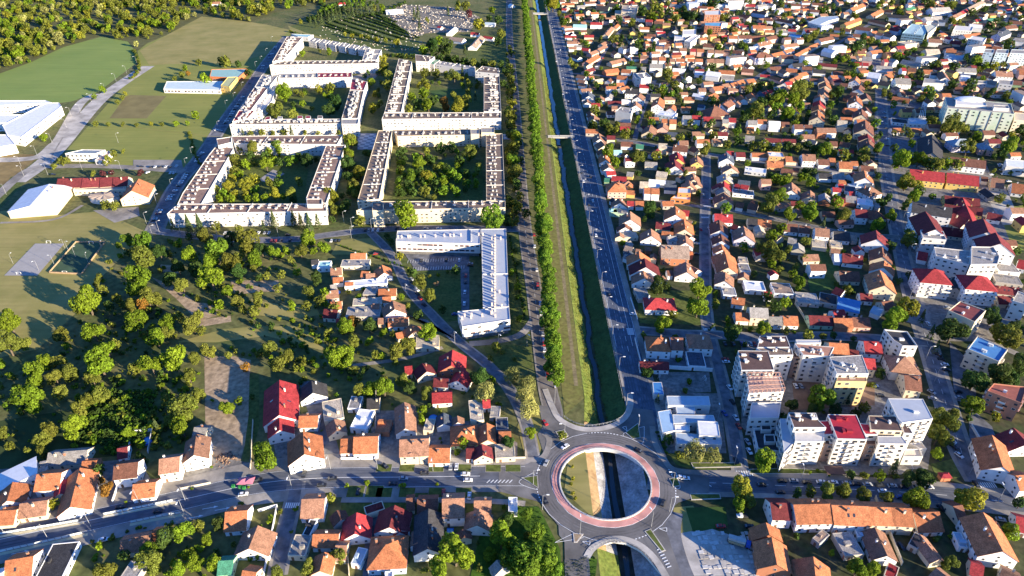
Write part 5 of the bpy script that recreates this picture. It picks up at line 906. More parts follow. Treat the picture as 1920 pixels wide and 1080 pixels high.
block('courtyard_block', 'white four-winged courtyard block with rose brown roofs, trees inside, nearest the overgrown gardens', 'apartment block', tA, [
    ('160,825 1595,800 1590,735 260,735', 11.5, FELTP, W_, 4, dict(ap, indiv=0)), ('255,735 300,640 540,290 610,205 760,235 470,735', 11.5, FELTP, W_, 4, ap), ('740,125 1740,115 1690,200 765,190', 11, FELTP, W_, 4, ap), ('1590,212 1765,205 1592,730 1410,690', 11.3, FELTP, W_, 4, ap),
    ('605,150 740,130 740,180 620,210', 14.5, FELTP, W_, 0, dict(par=.5)), ('1415,690 1555,690 1555,740 1420,740', 14.5, FELTP, W_, 0, dict(par=.6))], 'courtyard apartment blocks')
block('courtyard_block', 'cream courtyard block beside the boulevard with long brown roofs and leafy inner garden', 'apartment block', tB, [
    ('150,830 1640,800 1640,735 400,738', 11.5, FELT, CRM, 4, ap), ('370,30 510,30 380,715 160,735', 11.2, FELT, CRM, 4, ap), ('515,22 1440,15 1440,70 560,85', 11, FELT, CRM, 4, ap), ('1447,65 1610,60 1638,730 1450,730', 11.3, FELT, CRM, 4, ap),
    ('310,745 420,745 420,830 310,830', 14, FELT, CRM, 0, {}), ('1395,0 1530,0 1530,50 1400,50', 14, GREYR, CRM, 0, {}), ('1290,15 1380,15 1380,65 1295,65', 13.5, GREYR, CRM, 0, {})], 'courtyard apartment blocks')
ap2 = dict(ap, vo=.3, vs=((1.2, 5, 1.2), (2, 4.5, 1.5), (1.0, 1.2, 1.6)))
block('courtyard_block', 'courtyard block beside the boulevard around a green playing lawn, whitewashed south front', 'apartment block', tC, [
    ('405,715 1598,705 1595,648 430,652', 12, FELT, W_, 4, ap), ('575,110 705,140 600,645 432,648', 12.3, FELT, W_, 4, ap2), ('1425,290 1580,285 1598,640 1425,640', 12, FELT, W_, 4, ap2), ('740,68 935,90 870,140 745,135', 13, FELT, W_, 4, ap), ('930,125 1340,195 1330,215 875,160', 9, GREYR, W_, 3, ap), ('1340,240 1410,185 1575,210 1580,262', 13, FELT, W_, 4, ap),
    ('885,150 935,118 985,122 925,165', 9.6, roofmat('n'), W_, 0, dict(par=.1))], 'courtyard apartment blocks')
ap3 = dict(ap, vents=4.5, vj=2, vo=.4, sep=0, vs=((2.6, 2.6, 2.2), (1, 1, 1.6), (3, 2, 1.2)))
block('courtyard_block', 'stepped white courtyard block with patchy maroon and brown roofs along the western parking street', 'apartment block', tD, [
    ('110,995 1235,985 1230,938 290,940', 11.5, FELT, W_, 4, ap3), ('360,620 500,620 320,860 210,850', 12.5, mat('roof_brown_red', (.19, .10, .09), .9, .2, .4), W_, 4, ap3), ('205,852 370,850 290,935 140,965', 12.2, MAR, W_, 4, ap3), ('440,490 600,500 510,615 365,615', 12.5, GREYR, W_, 4, ap3), ('602,480 1000,470 1000,520 600,525', 12, GREYR, W_, 4, ap), ('1000,470 1350,465 1350,515 1005,520', 12, MAR, W_, 4, ap), ('1350,535 1505,560 1470,650 1330,640', 12.4, MAR, W_, 4, ap3), ('1330,645 1470,655 1410,932 1245,935', 12, FELT, W_, 4, ap3), ('1245,940 1420,938 1410,990 1245,990', 12.5, GREYR, W_, 4, {}),
    ('505,625 600,560 540,760 420,870 330,865', 7.5, W_, W_, 2, dict(vents=4)),
    ('480,915 525,912 520,940 460,945', 13, MAR, W_, 0, dict(par=.1)), ('600,910 645,910 645,935 595,935', 13, GREYR, W_, 0, dict(par=.1)), ('800,905 850,905 850,930 795,932', 13, MAR, W_, 0, dict(par=.1)), ('880,905 930,905 930,930 880,932', 13, MAR, W_, 0, dict(par=.1)), ('1005,903 1050,903 1050,930 1000,930', 13, FELT, W_, 0, dict(par=.1))], 'courtyard apartment blocks')
block('courtyard_block', 'farthest white courtyard block, long plain south front, roof stair hoods in a row', 'apartment block', tD, [
    ('515,392 1620,375 1590,345 640,350', 12, FELT, W_, 4, ap), ('690,105 850,110 650,345 545,355', 13.5, FELTP, W_, 4, ap2), ('1490,225 1650,235 1600,340 1455,340', 12, GREYR, W_, 4, ap2), ('735,75 960,85 905,108 800,100', 6, roofmat('a'), W_, 1, {})], 'courtyard apartment blocks')
for i in range(6):
    x0 = 890 + i*100; y0 = 110 + i*17
    block('terraced_house', 'white flat roofed terraced house of the far courtyard row', 'terraced house', tD, [(f'{x0+20},{y0+38} {x0+92},{y0+52} {x0+140},{y0+17} {x0+62},{y0+2}', 8, GREYR, W_, 2, dict(vents=6))], 'terraced houses of the far row')
lw = dict(sp=3.6, ws=(2.6, 1.3), indiv=1, me=WINR, skip=.2, par=.35, z0=2.9)
Lb = block('long_white_block', 'long U-shaped white block with pale metal roof and chimney rows, beside the boulevard', 'apartment block', tL, [
    ('112,60 815,45 812,170 100,150', 10.6, METW, W_, 2, lw), ('820,45 1030,42 1055,698 835,710', 10.6, METW, W_, 2, dict(lw, indiv=1)), ('620,740 1056,702 1065,808 660,870', 10.6, METW, W_, 2, lw)])
for q, h in BL[-3:]:
    qq = ccw([(p[0]-Lb.location.x, p[1]-Lb.location.y) for p in q]); m = MB(); m.prism(inset(qq, 1.1), -.2, 2.9, top=False); m.prism(inset(qq, .05), 2.88, 2.905); m.build('ground_floor', mat('recessed_base', (.16, .15, .14), .8, .3, .5), Lb)
def chimrow(root, tile, h, pts, s=(.9, .9, 2.2)):
    for i, (x, y) in enumerate(pts):
        p = at(*tile(x, y, h), root); m = MB(); m.box(0, 0, 0, s[2], s[0], s[1]); m.box(0, 0, s[2], s[2]+.15, s[0]*1.2, s[1]*1.2, 0, 0, True); m.build('chimney', mat('chimney_render', (.62, .50, .40), .9, .1, 1), root, (p[0], p[1], h))
chimrow(Lb, tL, 10.6, [(938, y) for y in range(112, 760, 24)] + [(912, y) for y in range(130, 760, 62)])
chimrow(Lb, tL, 10.6, [(x, 118 - (x-120)*.03) for x in (120, 150, 205, 222, 310, 345, 435, 510, 560, 590, 650, 800, 835)] + [(975, 580), (995, 700), (985, 130), (660, 805), (682, 780), (735, 795), (740, 775), (830, 780), (905, 760), (940, 785)])
m = MB()
for (x, y), (u, v) in (((735, 55), (735, 150)), ((835, 428), (1045, 425))):
    p, q = at(*tL(x, y, 10.6), Lb), at(*tL(u, v, 10.6), Lb); a = math.atan2(q[1]-p[1], q[0]-p[0]); m.box((p[0]+q[0])/2, (p[1]+q[1])/2, 10.65, 11.4, math.hypot(q[0]-p[0], q[1]-p[1]), .5, a)
m.build('fire_wall', W_, Lb)
# the white residential group by the east road
sw = dict(par=.14, sp=3.2, ws=(1.5, 1.35), indiv=1, me=WINB, skip=.12)
BR = mat('roof_tiles_dark_brown', (.115, .07, .06), .85, .2, .5, bump=.3)
sg = 'white residential group by the east road'
block('apartment_building', 'white apartment building, dark brown roof, at the narrow street and east road corner', 'apartment building', tS, [
    ('440,648 632,650 650,700 705,752 478,752', 18.5, BR, W_, 6, dict(sw, vents=6, vj=2)), ('482,756 690,756 690,848 488,846', 15.5, mat('terrace_tiles', (.55, .52, .48), .9, .1, .5), W_, 5, dict(sw, bal=9)), ('380,690 436,690 486,852 410,930', 13, METW, W_, 4, dict(sw, bal=7))], sg)
block('apartment_building', 'white apartment building with bright red cross-shaped roof facing the east road', 'apartment building', tS, [
    ('715,660 915,662 990,835 780,830', 17.5, REDS, W_, 6, dict(sw, bal=8, vents=6, vj=2, vm=MAR)), ('664,800 778,800 770,872 694,868', 11.5, BR, mat('recess_brown', (.40, .25, .17), .9, .2, .4), 4, dict(sw, bal=5, bm=mat('balcony_rust', (.42, .20, .13), .9, .15, 1))), ('985,800 1064,800 1064,872 984,872', 11.5, BR, mat('recess_brown', (.40, .25, .17)), 4, dict(sw, bal=5, bm=mat('balcony_rust', (.42, .20, .13)))), ('648,706 722,704 776,800 690,802', 15.5, REDS, W_, 5, sw), ('922,722 1000,728 1066,800 978,800', 15.5, REDS, W_, 5, sw)], sg)  # connector walls: reddish-brown, with recess shade put into the darker colour
block('apartment_building', 'white and cream apartment building with ribbed brown roof, east of the red roofed one', 'apartment building', tS, [
    ('1000,668 1190,672 1238,775 1015,768', 17, BR, CRM, 6, dict(sw, vents=6)), ('1062,812 1232,812 1272,866 1068,864', 15, mat('terrace_grey', (.40, .39, .38), .9, .1, .5), W_, 5, dict(sw, bal=8)), ('1222,712 1268,720 1312,795 1246,790', 16, BR, W_, 5, sw)], sg)
block('apartment_building', 'tall white corner apartment building with pale sheet roof beside dark trees', 'apartment building', tS, [
    ('1135,548 1380,552 1450,690 1235,718 1205,690', 18.5, METW, W_, 6, dict(sw, bal=8, vents=9)), ('1285,865 1370,860 1405,905 1360,905', 4.5, mat('canopy_cream', (.58, .50, .40), .9, .1, .5), W_, 1, {}), ('1255,905 1355,905 1378,960 1240,960', 5.0, MATS['canopy_cream'] if 'canopy_cream' in MATS else GREYR, W_, 1, {})], sg)
block('shop_podium', 'low dark flat roofed podium with two square roof openings at the narrow street', 'shop', tS, [
    ('165,698 368,692 378,760 190,765', 5, DGR, W_, 1, dict(par=1.0)), ('195,770 365,765 400,930 225,905', 4.5, DGR, W_, 1, dict(par=1.0)), ('245,722 312,722 322,775 250,775', 6.2, DGR, W_, 0, dict(par=.8)), ('270,805 340,805 350,860 275,860', 5.8, DGR, W_, 0, dict(par=.8))], sg)
block('apartment_building', 'white apartment building with large dark brown roof, west corner above the narrow street', 'apartment building', tS, [
    ('88,214 300,217 342,350 112,352', 18.5, BR, W_, 6, dict(sw, bal=7, vents=6, vj=2))], sg)
sc_ = block('apartment_building', 'white apartment building crowned by a pinkish rooftop pergola frame beside the narrow street', 'apartment building', tS, [
    ('150,400 378,400 410,500 165,512', 16, mat('roof_terrace_pink', (.45, .30, .24), .9, .2, .5), W_, 5, dict(sw, bal=7)), ('182,585 388,582 372,690 168,692', 11, METW, W_, 3, dict(sw, par=.8))], sg)
pm = MB(); pq = ccw([at(*p, sc_) for p in Q(tS, 16, '150,395 375,395 410,500 165,515')])
for i in range(9):
    a0 = Vector(pq[0]).lerp(Vector(pq[1]), i/8); b0 = Vector(pq[3]).lerp(Vector(pq[2]), i/8)
    pm.tube((a0.x, a0.y, 18.5), (b0.x, b0.y, 18.5), .16, .16, 4); pm.tube((a0.x, a0.y, 16), (a0.x, a0.y, 18.5), .16, .16, 4); pm.tube((b0.x, b0.y, 16), (b0.x, b0.y, 18.5), .16, .16, 4)
for i in range(5):
    a0 = Vector(pq[0]).lerp(Vector(pq[3]), i/4); b0 = Vector(pq[1]).lerp(Vector(pq[2]), i/4); pm.tube((a0.x, a0.y, 18.7), (b0.x, b0.y, 18.7), .18, .18, 4)
pm.build('pergola', mat('pergola_beams', (.48, .27, .20), .9, .15, .5), sc_)
block('apartment_building', 'white apartment building with small brown and grey roof panes in the north-west of the court', 'apartment building', tS, [
    ('240,112 425,112 455,190 225,192', 18.2, BR, W_, 6, dict(sw, vents=5, vj=2)), ('215,196 462,194 474,245 300,248', 18, FELT, W_, 6, dict(sw, vents=6)), ('476,205 545,205 545,262 476,262', 14.5, BR, mat('recess_brown', (.40, .25, .17)), 5, dict(sw, bal=6))], sg)
block('apartment_building', 'white apartment building with pale salmon roof panels closing the north side of the court', 'apartment building', tS, [
    ('485,165 760,190 728,255 545,245', 18.5, mat('roof_salmon', (.38, .20, .14), .9, .2, .5), W_, 6, dict(sw, vents=5, vj=2, bal=11)), ('490,138 665,140 670,160 500,162', 13, METW, W_, 4, sw)], sg)
block('apartment_building', 'yellow fronted apartment building with grey gravel roof standing in the court', 'apartment building', tS, [
    ('728,258 955,245 1002,375 778,376', 19, GREYR, W_, 6, dict(sw, bal=14, vents=6, vj=2)), ('782,398 985,400 990,430 775,428', 16.5, mat('roof_ribbed_tan', (.33, .18, .11), .8, .2, .5), mat('pale_yellow_render', (.56, .44, .22), .9, .1, .4), 5, sw)], sg)
block('apartment_building', 'white four storey modern block with black felt roof at the avenue', 'apartment building', tS, [
    ('1105,72 1268,88 1340,190 1236,188 1175,150', 11.8, DGR, W_, 4, dict(sw, vents=9, par=.9))])
# beyond the avenue
ra = dict(sp=3.3, ws=(1.6, 1.3), skip=.2)
block('apartment_building', 'plain white stepped apartment building with grey terraces behind the two red roofed blocks', 'apartment building', tR, [
    ('332,492 540,515 532,592 345,545', 14, GREYR, W_, 4, dict(ra, vents=7, vj=2)), ('543,490 668,492 702,545 690,588 540,590', 15, GREYR, W_, 4, dict(ra, vents=7, vj=2))])
block('apartment_building', 'white flat roofed block at the street side of the maroon roofs', 'apartment building', tR, [('256,396 386,404 402,452 270,440', 13.5, GREYR, W_, 4, dict(ra, vents=6))])
block('apartment_building', 'flat roofed apartment block with ribbed maroon roof and pale cream walls', 'apartment building', tR, [('480,797 625,850 562,915 415,848', 13, mat('roof_ribbed_maroon', (.20, .055, .05), .7, .2, .5), CRM, 4, dict(ra, vents=6, bal=12))])
t6 = Tl(1280, 360, 3)
block('apartment_building', 'cream apartment block with bright blue sheet roof among dark trees', 'apartment building', t6, [('1658,812 1828,890 1778,958 1602,886', 12.5, mat('roof_sheet_blue', (.15, .21, .29), .5, .2, .3, col2=(.24, .27, .31)), CRM, 4, dict(ra, vents=8, bal=10))])
block('apartment_building', 'brick orange apartment block with rust red roof beside the shaded lane', 'apartment building', tK, [('1748,0 1935,20 1905,112 1712,42', 12.5, mat('roof_rust', (.30, .10, .07), .8, .2, .5), mat('brick_orange', (.46, .20, .12), .9, .1, .5), 4, dict(ra, vents=7, bal=12))])
block('apartment_building', 'white balconied apartment block at the eastern edge by the lane', 'apartment building', t6, [('1885,560 1960,590 1940,640 1855,615', 13, GREYR, W_, 4, dict(ra, bal=8))])
hs = block('hospital', 'large pale green panelled hospital with white lens dome on its roof', 'hospital', tH, [
    ('1060,198 1812,268 1770,150 1030,75', 20, GREYR, mat('green_panels', (.50, .60, .42), .9, .2, .12, col2=(.66, .66, .56)), 6, dict(sp=5, ws=(2.0, 1.4), skip=.3)), ('1150,105 1490,140 1500,175 1150,160', 22, W_, W_, 0, {}), ('1575,165 1740,175 1755,205 1580,195', 23, GREYR, W_, 0, {}), ('1815,250 1990,262 1990,345 1805,335', 14, mat('roof_cream', (.5, .42, .33), .9, .1, .5), CRM, 4, ra)])
dm = MB(); ctr = at(*tH(1310, 100, 22), hs); rx_ = abs(tH(1480, 100, 24)[0]-tH(1140, 100, 24)[0])/2
dv = []; nr, ns = 6, 28
for i in range(nr+1):
    t = i/nr*math.pi/2
    for j in range(ns): dv.append((ctr[0] + rx_*math.cos(t)*math.cos(2*math.pi*j/ns), ctr[1] + rx_*.55*math.cos(t)*math.sin(2*math.pi*j/ns), 21.9 + 2.6*math.sin(t)))
dm.add(dv, [(i*ns+j, i*ns+(j+1) % ns, (i+1)*ns+(j+1) % ns, (i+1)*ns+j) for i in range(nr) for j in range(ns)]); dm.build('dome', mat('dome_white', (.7, .72, .74), .4, .05, .3), hs)
for i in range(1, 6):
    p = at(*tH(1060 + 752*i/6, 198 + 70*i/6, 20), hs); m = MB(); m.box(p[0], p[1]-.15, 0, 20.4, .7, .35, math.atan2(tH(1812, 268, 20)[1]-tH(1060, 198, 20)[1], tH(1812, 268, 20)[0]-tH(1060, 198, 20)[0])); m.build('pilaster', GREYR, hs)
ob = block('office_building', 'low white office building with slatted white roof canopy beside the avenue', 'office', tH, [('620,310 840,318 822,382 625,375', 7, roofmat('s'), W_, 2, dict(ra, ws=(2, 1.2)))])
cm = MB()
for i in range(4):
    p0 = at(*tH(735 + i*22, 320, 7.5), ob); p1 = at(*tH(768 + i*16, 190, 7.5), ob); cm.tube((p0[0], p0[1], 8), (p1[0], p1[1], 8), .35, .35, 4)
cm.build('canopy', WHITEW, ob)
block('supermarket', 'long white flat roofed hall beside the small car park', 'hall', tH, [('1710,772 1960,795 1960,875 1720,852', 8, roofmat('w'), W_, 1, dict(ra, ws=(3, 1.5)))])
# schools of the maroon roof group
def gab(name, label, tile, x1, y1, x2, y2, w_, rc, wc, st, fl='', cat='school', grp=None, near=False):
    he = EAVE[st]; zr = he + (0 if 'f' in fl else w_*.1 if 'l' in fl else w_*.33); a, b = Vector(tile(x1, y1, zr)), Vector(tile(x2, y2, zr)); d = b-a; ang = math.atan2(d.y, d.x); c = (a+b)/2
    OCC.append((c.x, c.y, d.length*.55)); return build_house(dict(c=(c.x, c.y), L=d.length + (w_*.75 if 'h' in fl else 0), w=w_, a=ang, rc=rc, wc=wc, st=st, fl=fl, name=name, label=label, cat=cat, place=None, near=near, group=grp))
gab('school_building', 'long yellow school wing with red roof and dormer row, west half', tR, 200, 52, 392, 72, 17, 'r', 'y', 2)
gab('school_building', 'long yellow school wing with red roof and dormer row, east half', tR, 408, 72, 586, 92, 17, 'r', 'y', 2)
gab('school_building', 'yellow school pavilion with maroon roof nearest the long red roofed wing', tR, 395, 200, 590, 220, 12, 'm', 'y', 1)
gab('school_building', 'yellow school pavilion with maroon roof in the middle of the school yard', tR, 515, 258, 608, 272, 12, 'm', 'y', 1)
gab('school_building', 'red ridged connecting wing of the school running between pavilions', tR, 495, 212, 552, 350, 11, 'r', 'c', 1.5)
gab('school_building', 'small yellow pavilion with maroon roof west of the connecting wing', tR, 395, 248, 485, 262, 12, 'm', 'y', 1)
gab('school_building', 'maroon roofed low hall south of the school pavilions', tR, 445, 300, 530, 335, 16, 'm', 'c', 1)
gab('school_building', 'low maroon roofed wing beside the south school yard', tR, 640, 295, 690, 305, 10, 'm', 'W', 1)
gab('school_building', 'low maroon roofed wing west of the gabled white houses', tR, 380, 375, 520, 392, 12, 'm', 'c', 1)
gab('office_building', 'long white three storey block with black pitched roof next to the school', tR, 214, 238, 436, 270, 15, 'd', 'W', 3)
gab('apartment_building', 'white apartment house with maroon gable roof on the avenue side', tR, 285, 290, 345, 390, 19, 'm', 'W', 4, cat='apartment building')
gab('apartment_building', 'white apartment house with maroon gable roof right of the school yard', tR, 610, 330, 640, 405, 19, 'm', 'W', 4, cat='apartment building')
gab('apartment_building', 'white apartment house with broad maroon gable roof above the lawn', tR, 680, 410, 710, 470, 22, 'm', 'W', 4, cat='apartment building')
for lab, x, y in (('white balconied apartment block with red hip roof, nearer the avenue', 340, 612), ('white balconied apartment block with red hip roof, farther from the avenue', 592, 648)):
    r_ = gab('apartment_building', lab, tR, x-28, y, x+28, y+5, 17, 'r', 'W', 4, 'h', cat='apartment building')
    for f in range(1, 4):
        for sx in (-7, 0, 7): b = MB(); b.box(0, -.7, 0, 1.1, 5, 1.3); b.build('balcony', WHITEW, r_, (sx, -8.5, f*2.9))
# western institutions
block('white_school', 'large white flat roofed school at the western edge of the picture', 'school', tN, [
    ('-300,42 385,40 440,60 -300,100', 9, roofmat('w'), wallmat('W'), 2, dict(ra, ws=(2, 1.4))), ('385,62 500,60 520,90 180,350 60,330 20,250', 9.3, roofmat('w'), wallmat('W'), 2, dict(ra, ws=(2, 1.5), skip=.35)), ('-300,165 215,160 150,225 -300,235', 8.7, roofmat('w'), wallmat('W'), 2, dict(ra)), ('-60,330 60,330 130,410 -40,440', 8.5, roofmat('w'), wallmat('W'), 2, dict(ra))])
vl = block('villa', 'small white villa with blue-grey roof on the field, hedge in front', 'house', tN, [('550,488 700,455 890,458 805,490', 7.5, roofmat('q'), W_, 2, dict(indiv=1, sp=3.5, ws=(2.2, 1.8))), ('800,545 915,465 940,478 870,552', 4.2, mat('roof_rose', (.45, .32, .28), .9, .1, .5), W_, 1, dict(indiv=1, sp=3.5, ws=(2, 1.8)))])
gab('sports_hall', 'big white sports hall with shallow white roof and cream walls', tN, 415, 745, 250, 930, 34, 'w', 'c', 2, cat='sports hall', fl='xl')
for k, (x1, x2) in enumerate(((490, 700), (700, 850), (850, 960), (960, 1080))):
    gab('school_building', ('westmost', 'second', 'third', 'eastmost')[k] + ' red saw-tooth bay of the cream school roof', tN, x1, 700 - k*4, x2, 692 - k*4, 15, 'm', 'c', 2, cat='school')
gab('school_building', 'cream school gymnasium with orange-red lit roof and curved gable', tN, 1170, 700, 1110, 800, 21, 'o', 'c', 2, cat='school')
block('school_building', 'flat tan roofed front wing of the cream school', 'school', tN, [('620,790 1060,745 1040,790 615,795', 5, mat('roof_tan', (.36, .28, .22), .9, .1, .5), CRM, 1, ra), ('650,752 1060,740 1060,788 615,795', 5.3, mat('roof_tan', (.36, .28, .22)), CRM, 1, ra)])
pvx, pvy = tN(880, 850, 3.5); pv = thing('pavilion', 'round white pavilion with folded tan roof before the cream school', 'pavilion', (pvx, pvy, 0)); m = MB()
cq = [(12*math.cos(i*math.pi/12), 7*math.sin(i*math.pi/12)) for i in range(24)]; m.prism(cq, -.2, 4); m.build('wall', W_, pv); m = MB(); m.add([(x*1.04, y*1.04, 4.05 + (.9 if i % 2 else 0)) for i, (x, y) in enumerate(cq)] + [(0, 0, 5.4)], [(i, (i+1) % 24, 24) for i in range(24)]); m.build('roof', mat('roof_tan', (.36, .28, .22)), pv)
block('kindergarten', 'low kindergarten with pale aqua roofs, orange window panels and a yellow-green corner block', 'kindergarten', t0, [
    ('938,460 1255,458 1240,508 920,502', 4.5, mat('roof_pale_aqua', (.52, .60, .58), .6, .08, .3), W_, 1, dict(indiv=1, me=WINR, sp=4, ws=(2.4, 1.8), f0=0)), ('1190,392 1395,388 1338,440 1180,432', 6, mat('roof_teal', (.28, .45, .40), .7, .1, .3), mat('orange_render', (.5, .16, .06), .9, .1, .5), 1, ra), ('1282,436 1336,434 1290,490 1242,482', 8, mat('roof_olive', (.40, .42, .22), .8, .1, .3), YEL, 2, ra)])
block('workshop', 'workshop hall with long pale metal roof beside the shaded ball court', 'workshop', tY, [('290,425 620,428 632,500 302,498', 6, roofmat('s'), W_, 1, dict(ra, par=.1))], 'workshop halls')
block('workshop', 'workshop hall with bright blue lit roof nearest the roundabout', 'workshop', tY, [('222,548 322,530 355,695 258,715', 5.5, mat('roof_sky_blue', (.30, .44, .58), .5, .1, .3), W_, 1, dict(ra, par=.1))], 'workshop halls')
block('workshop', 'white workshop with stepped pale roofs and small courtyard behind willows', 'workshop', tY, [('335,570 655,575 672,625 345,640', 5.8, roofmat('s'), W_, 1, dict(par=.1)), ('530,620 690,628 708,740 545,735', 7, roofmat('w'), W_, 2, dict(ra, par=.2)), ('358,710 715,742 720,805 372,800', 4.8, roofmat('s'), W_, 1, dict(ra, par=.2)), ('360,508 512,508 512,566 372,566', 5, roofmat('s'), W_, 1, dict(par=.1)), ('350,655 470,655 470,705 355,700', 5.1, roofmat('w'), W_, 1, {})], 'workshop halls')
block('market_canopy', 'bright blue sheet canopy under the conifer by the ball court', 'canopy', tY, [('180,318 252,318 270,415 190,410', 4, mat('roof_vivid_blue', (.05, .19, .42), .5, .1, .3), W_, 0, dict(par=.05))])
block('unfinished_building', 'unfinished white and orange brick building on the narrow street', 'building', tG, [('1030,75 1175,80 1172,140 1025,135', 7.5, W_, mat('orange_brick', (.62, .22, .07), .9, .1, .5), 2, {}), ('945,195 1025,140 1170,145 1165,215', 4.2, W_, mat('orange_brick', (.62, .22, .07)), 1, dict(ws=(2, 2)))])
t9 = Tl(1320, 0, 6); tC9 = Tl(1600, 0, 6)
block('unfinished_building', 'tall unfinished brick building under bright blue sheets', 'building', t9, [('5,255 205,255 190,300 10,290', 12, mat('blue_sheets', (.12, .33, .48), .6, .3, .2), wallmat('k'), 4, dict(ws=(2, 1.8))), ('0,125 185,115 180,170 10,170', 15, W_, wallmat('k'), 5, dict(ws=(2, 1.8)))])
tA9 = Tl(1020, 0, 6)
block('unfinished_building', 'unfinished concrete building with bare flat roof near the far canal road', 'building', tA9, [('880,60 1060,75 1040,150 870,140', 9, mat('raw_concrete', (.42, .34, .26), .95, .2, .5), CRM, 3, dict(vents=5)), ('800,120 870,120 860,165 800,160', 6, MATS['raw_concrete'] if 'raw_concrete' in MATS else GREYR, CRM, 2, {})])
block('modern_house', 'stark white flat roofed modern house, wide lower half', 'house', tA9, [('1470,398 1590,402 1585,450 1465,445', 8, W_, W_, 2, dict(ws=(2.5, 1.4))), ('1560,340 1710,335 1710,390 1560,392', 11, W_, W_, 3, {}), ('1580,465 1690,395 1755,400 1650,480', 9, W_, W_, 2, {})])
block('apartment_building', 'bare white flat roofed block standing over low orange houses', 'apartment building', tA9, [('1035,830 1150,820 1210,870 1095,890', 11, GREYR, W_, 3, dict(vents=4, nowin=1)), ('1000,820 1035,825 1090,890 1030,880', 10, GREYR, W_, 3, {})])
tD9 = Tl(1060, 170, 6)
block('apartment_building', 'bare white cube with grey roof beside the leafy lane', 'apartment building', tD9, [('565,235 740,262 760,205 625,185', 10.5, GREYR, W_, 3, dict(vents=6, nowin=1))])
block('filling_station', 'filling station under a long pale sheet roof', 'filling station', t9, [('1170,250 1310,190 1500,180 1520,205 1400,235 1290,285', 7, roofmat('s'), W_, 1, dict(par=.1))])
block('market_canopy', 'far bright blue sheet canopy between brown roofs', 'canopy', t9, [('950,400 980,382 1105,398 1075,430', 5, MATS['roof_vivid_blue'], W_, 0, dict(par=.05))])
block('apartment_building', 'white far block above the brick ruin with flat roof', 'apartment building', t9, [('275,-20 450,-20 450,10 280,15', 15, GREYR, W_, 4, ra)])
block('office_building', 'teal three storey office with flat teal roof, far town centre', 'office', tC9, [('550,375 660,270 860,290 800,400', 11, mat('roof_teal_pale', (.38, .52, .53), .7, .1, .3), mat('teal_render', (.30, .45, .47), .9, .1, .5), 3, dict(ws=(3, 1.2), vents=6)), ('800,290 880,270 940,300 840,380', 11.5, mat('roof_cream2', (.58, .55, .42), .9, .1, .5), CRM, 3, {})])
block('apartment_building', 'white terraced modern block with dark slot windows, far centre', 'apartment building', tC9, [('1150,290 1350,305 1330,350 1120,340', 11, W_, W_, 3, dict(ws=(2, 1.2)))])
block('apartment_building', 'tall white slab with flat roof beside pink houses, far centre', 'apartment building', tC9, [('1300,440 1340,405 1500,430 1470,470', 14, W_, W_, 5, ra)])
for k, (x0, x1) in enumerate(((1465, 1575), (1600, 1740), (1765, 1960))):
    block('apartment_building', ('west', 'middle', 'east')[k] + ' unit of the white and aqua apartment slab at the far right', 'apartment building', tC9, [(f'{x0},{590+k*5} {x1},{600+k*5} {x1+10},{560+k*3} {x0+15},{555+k*3}', 17, GREYR, mat('aqua_white', (.60, .68, .70), .9, .1, .5), 6, ra)], 'white and aqua slab')
shp = block('shop', 'white shop with rounded corner and large red sign board', 'shop', tC9, [('800,880 975,905 1040,890 1045,960 1000,985 780,960'.replace('960 1000,985 780,960', '930 1010,945 785,935'), 9, GREYR, W_, 2, dict(nowin=1))])
p = at(*tC9(870, 945, 6), shp); m = MB(); m.box(p[0], p[1]-1.2, 3.2, 8.2, 15, .3); m.build('sign_board', mat('sign_red', (.55, .05, .04), .6, .05, 1), shp)
p_ = (p[0]-4.5, p[1]-1.4)
def txt(s, size, loc, rot, mm, parent=None, name='lettering'):
    cu = bpy.data.curves.new(name, 'FONT'); cu.body = s; cu.size = size; cu.extrude = .03; cu.align_x = 'CENTER'; tmp = bpy.data.objects.new(name, cu); COL.objects.link(tmp)
    me = bpy.data.meshes.new_from_object(tmp.evaluated_get(C.evaluated_depsgraph_get())); bpy.data.objects.remove(tmp); me.materials.clear(); me.materials.append(mm)
    o = put(name, me, parent, loc); o.rotation_euler = rot; return o
for s, z in (('....',0),): 
    m = MB()
    for i in range(4): m.box(p[0]-3.6+i*2.4, p[1]-1.45, 5.8, 7.3, 1.7, .1)
    for i in range(7): m.box(p[0]-5+i*1.6, p[1]-1.45, 4.0, 4.7, 1.0, .1)
    stuff(m.build('lettering', WHITE, shp))
block('apartment_building', 'white block with dark recessed front at the far right centre', 'apartment building', tC9, [('1640,900 1800,910 1790,960 1640,945', 11, GREYR, W_, 3, dict(ws=(2, 1.2)))])
block('apartment_building', 'low white building with flat roof above a shaded yard, far right centre', 'apartment building', tC9, [('1340,905 1500,915 1505,945 1335,935', 8, GREYR, W_, 2, ra)])

# ------------------------------------------------------------------ trees: the 300 that show largest are things; the rest join the masses
def hmap(s): return {'c': 1.65, 'w': 1.25, 's': .8, 'b': 1.25, 'p': 1.6}[s]
trees = []
for px, py, r, k in TD:
    z0 = 5.0
    for _ in range(3):
        x, y = P(px, py, z0); rm = r * (y*CP + (CAM_H-z0)*SP) / FPX; st = 'c' if k == 'c' else 'w' if k == 'w' else ('s' if rm < 2.2 else 'b'); z0 = rm*hmap(st)
    if 18 < x < 31 and y > 285: continue
    trees.append([x, y, rm, k, st, r, py])
rt = random.Random(11)
yy = 283
while yy < 1500:
    r = rt.uniform(4.7, 6.7); trees.append([23.2 + rt.uniform(-.5, .5), yy, r, 'v', 'p', r*FPX/(yy*CP+CAM_H*SP), -1]); yy += 7.4 if yy < 760 else 9
trees.sort(key=lambda t: -t[5])
nrow = 0; NT = 300; mass = []
RINGC = (RC[0], RC[1])
def onpave(x, y): return False
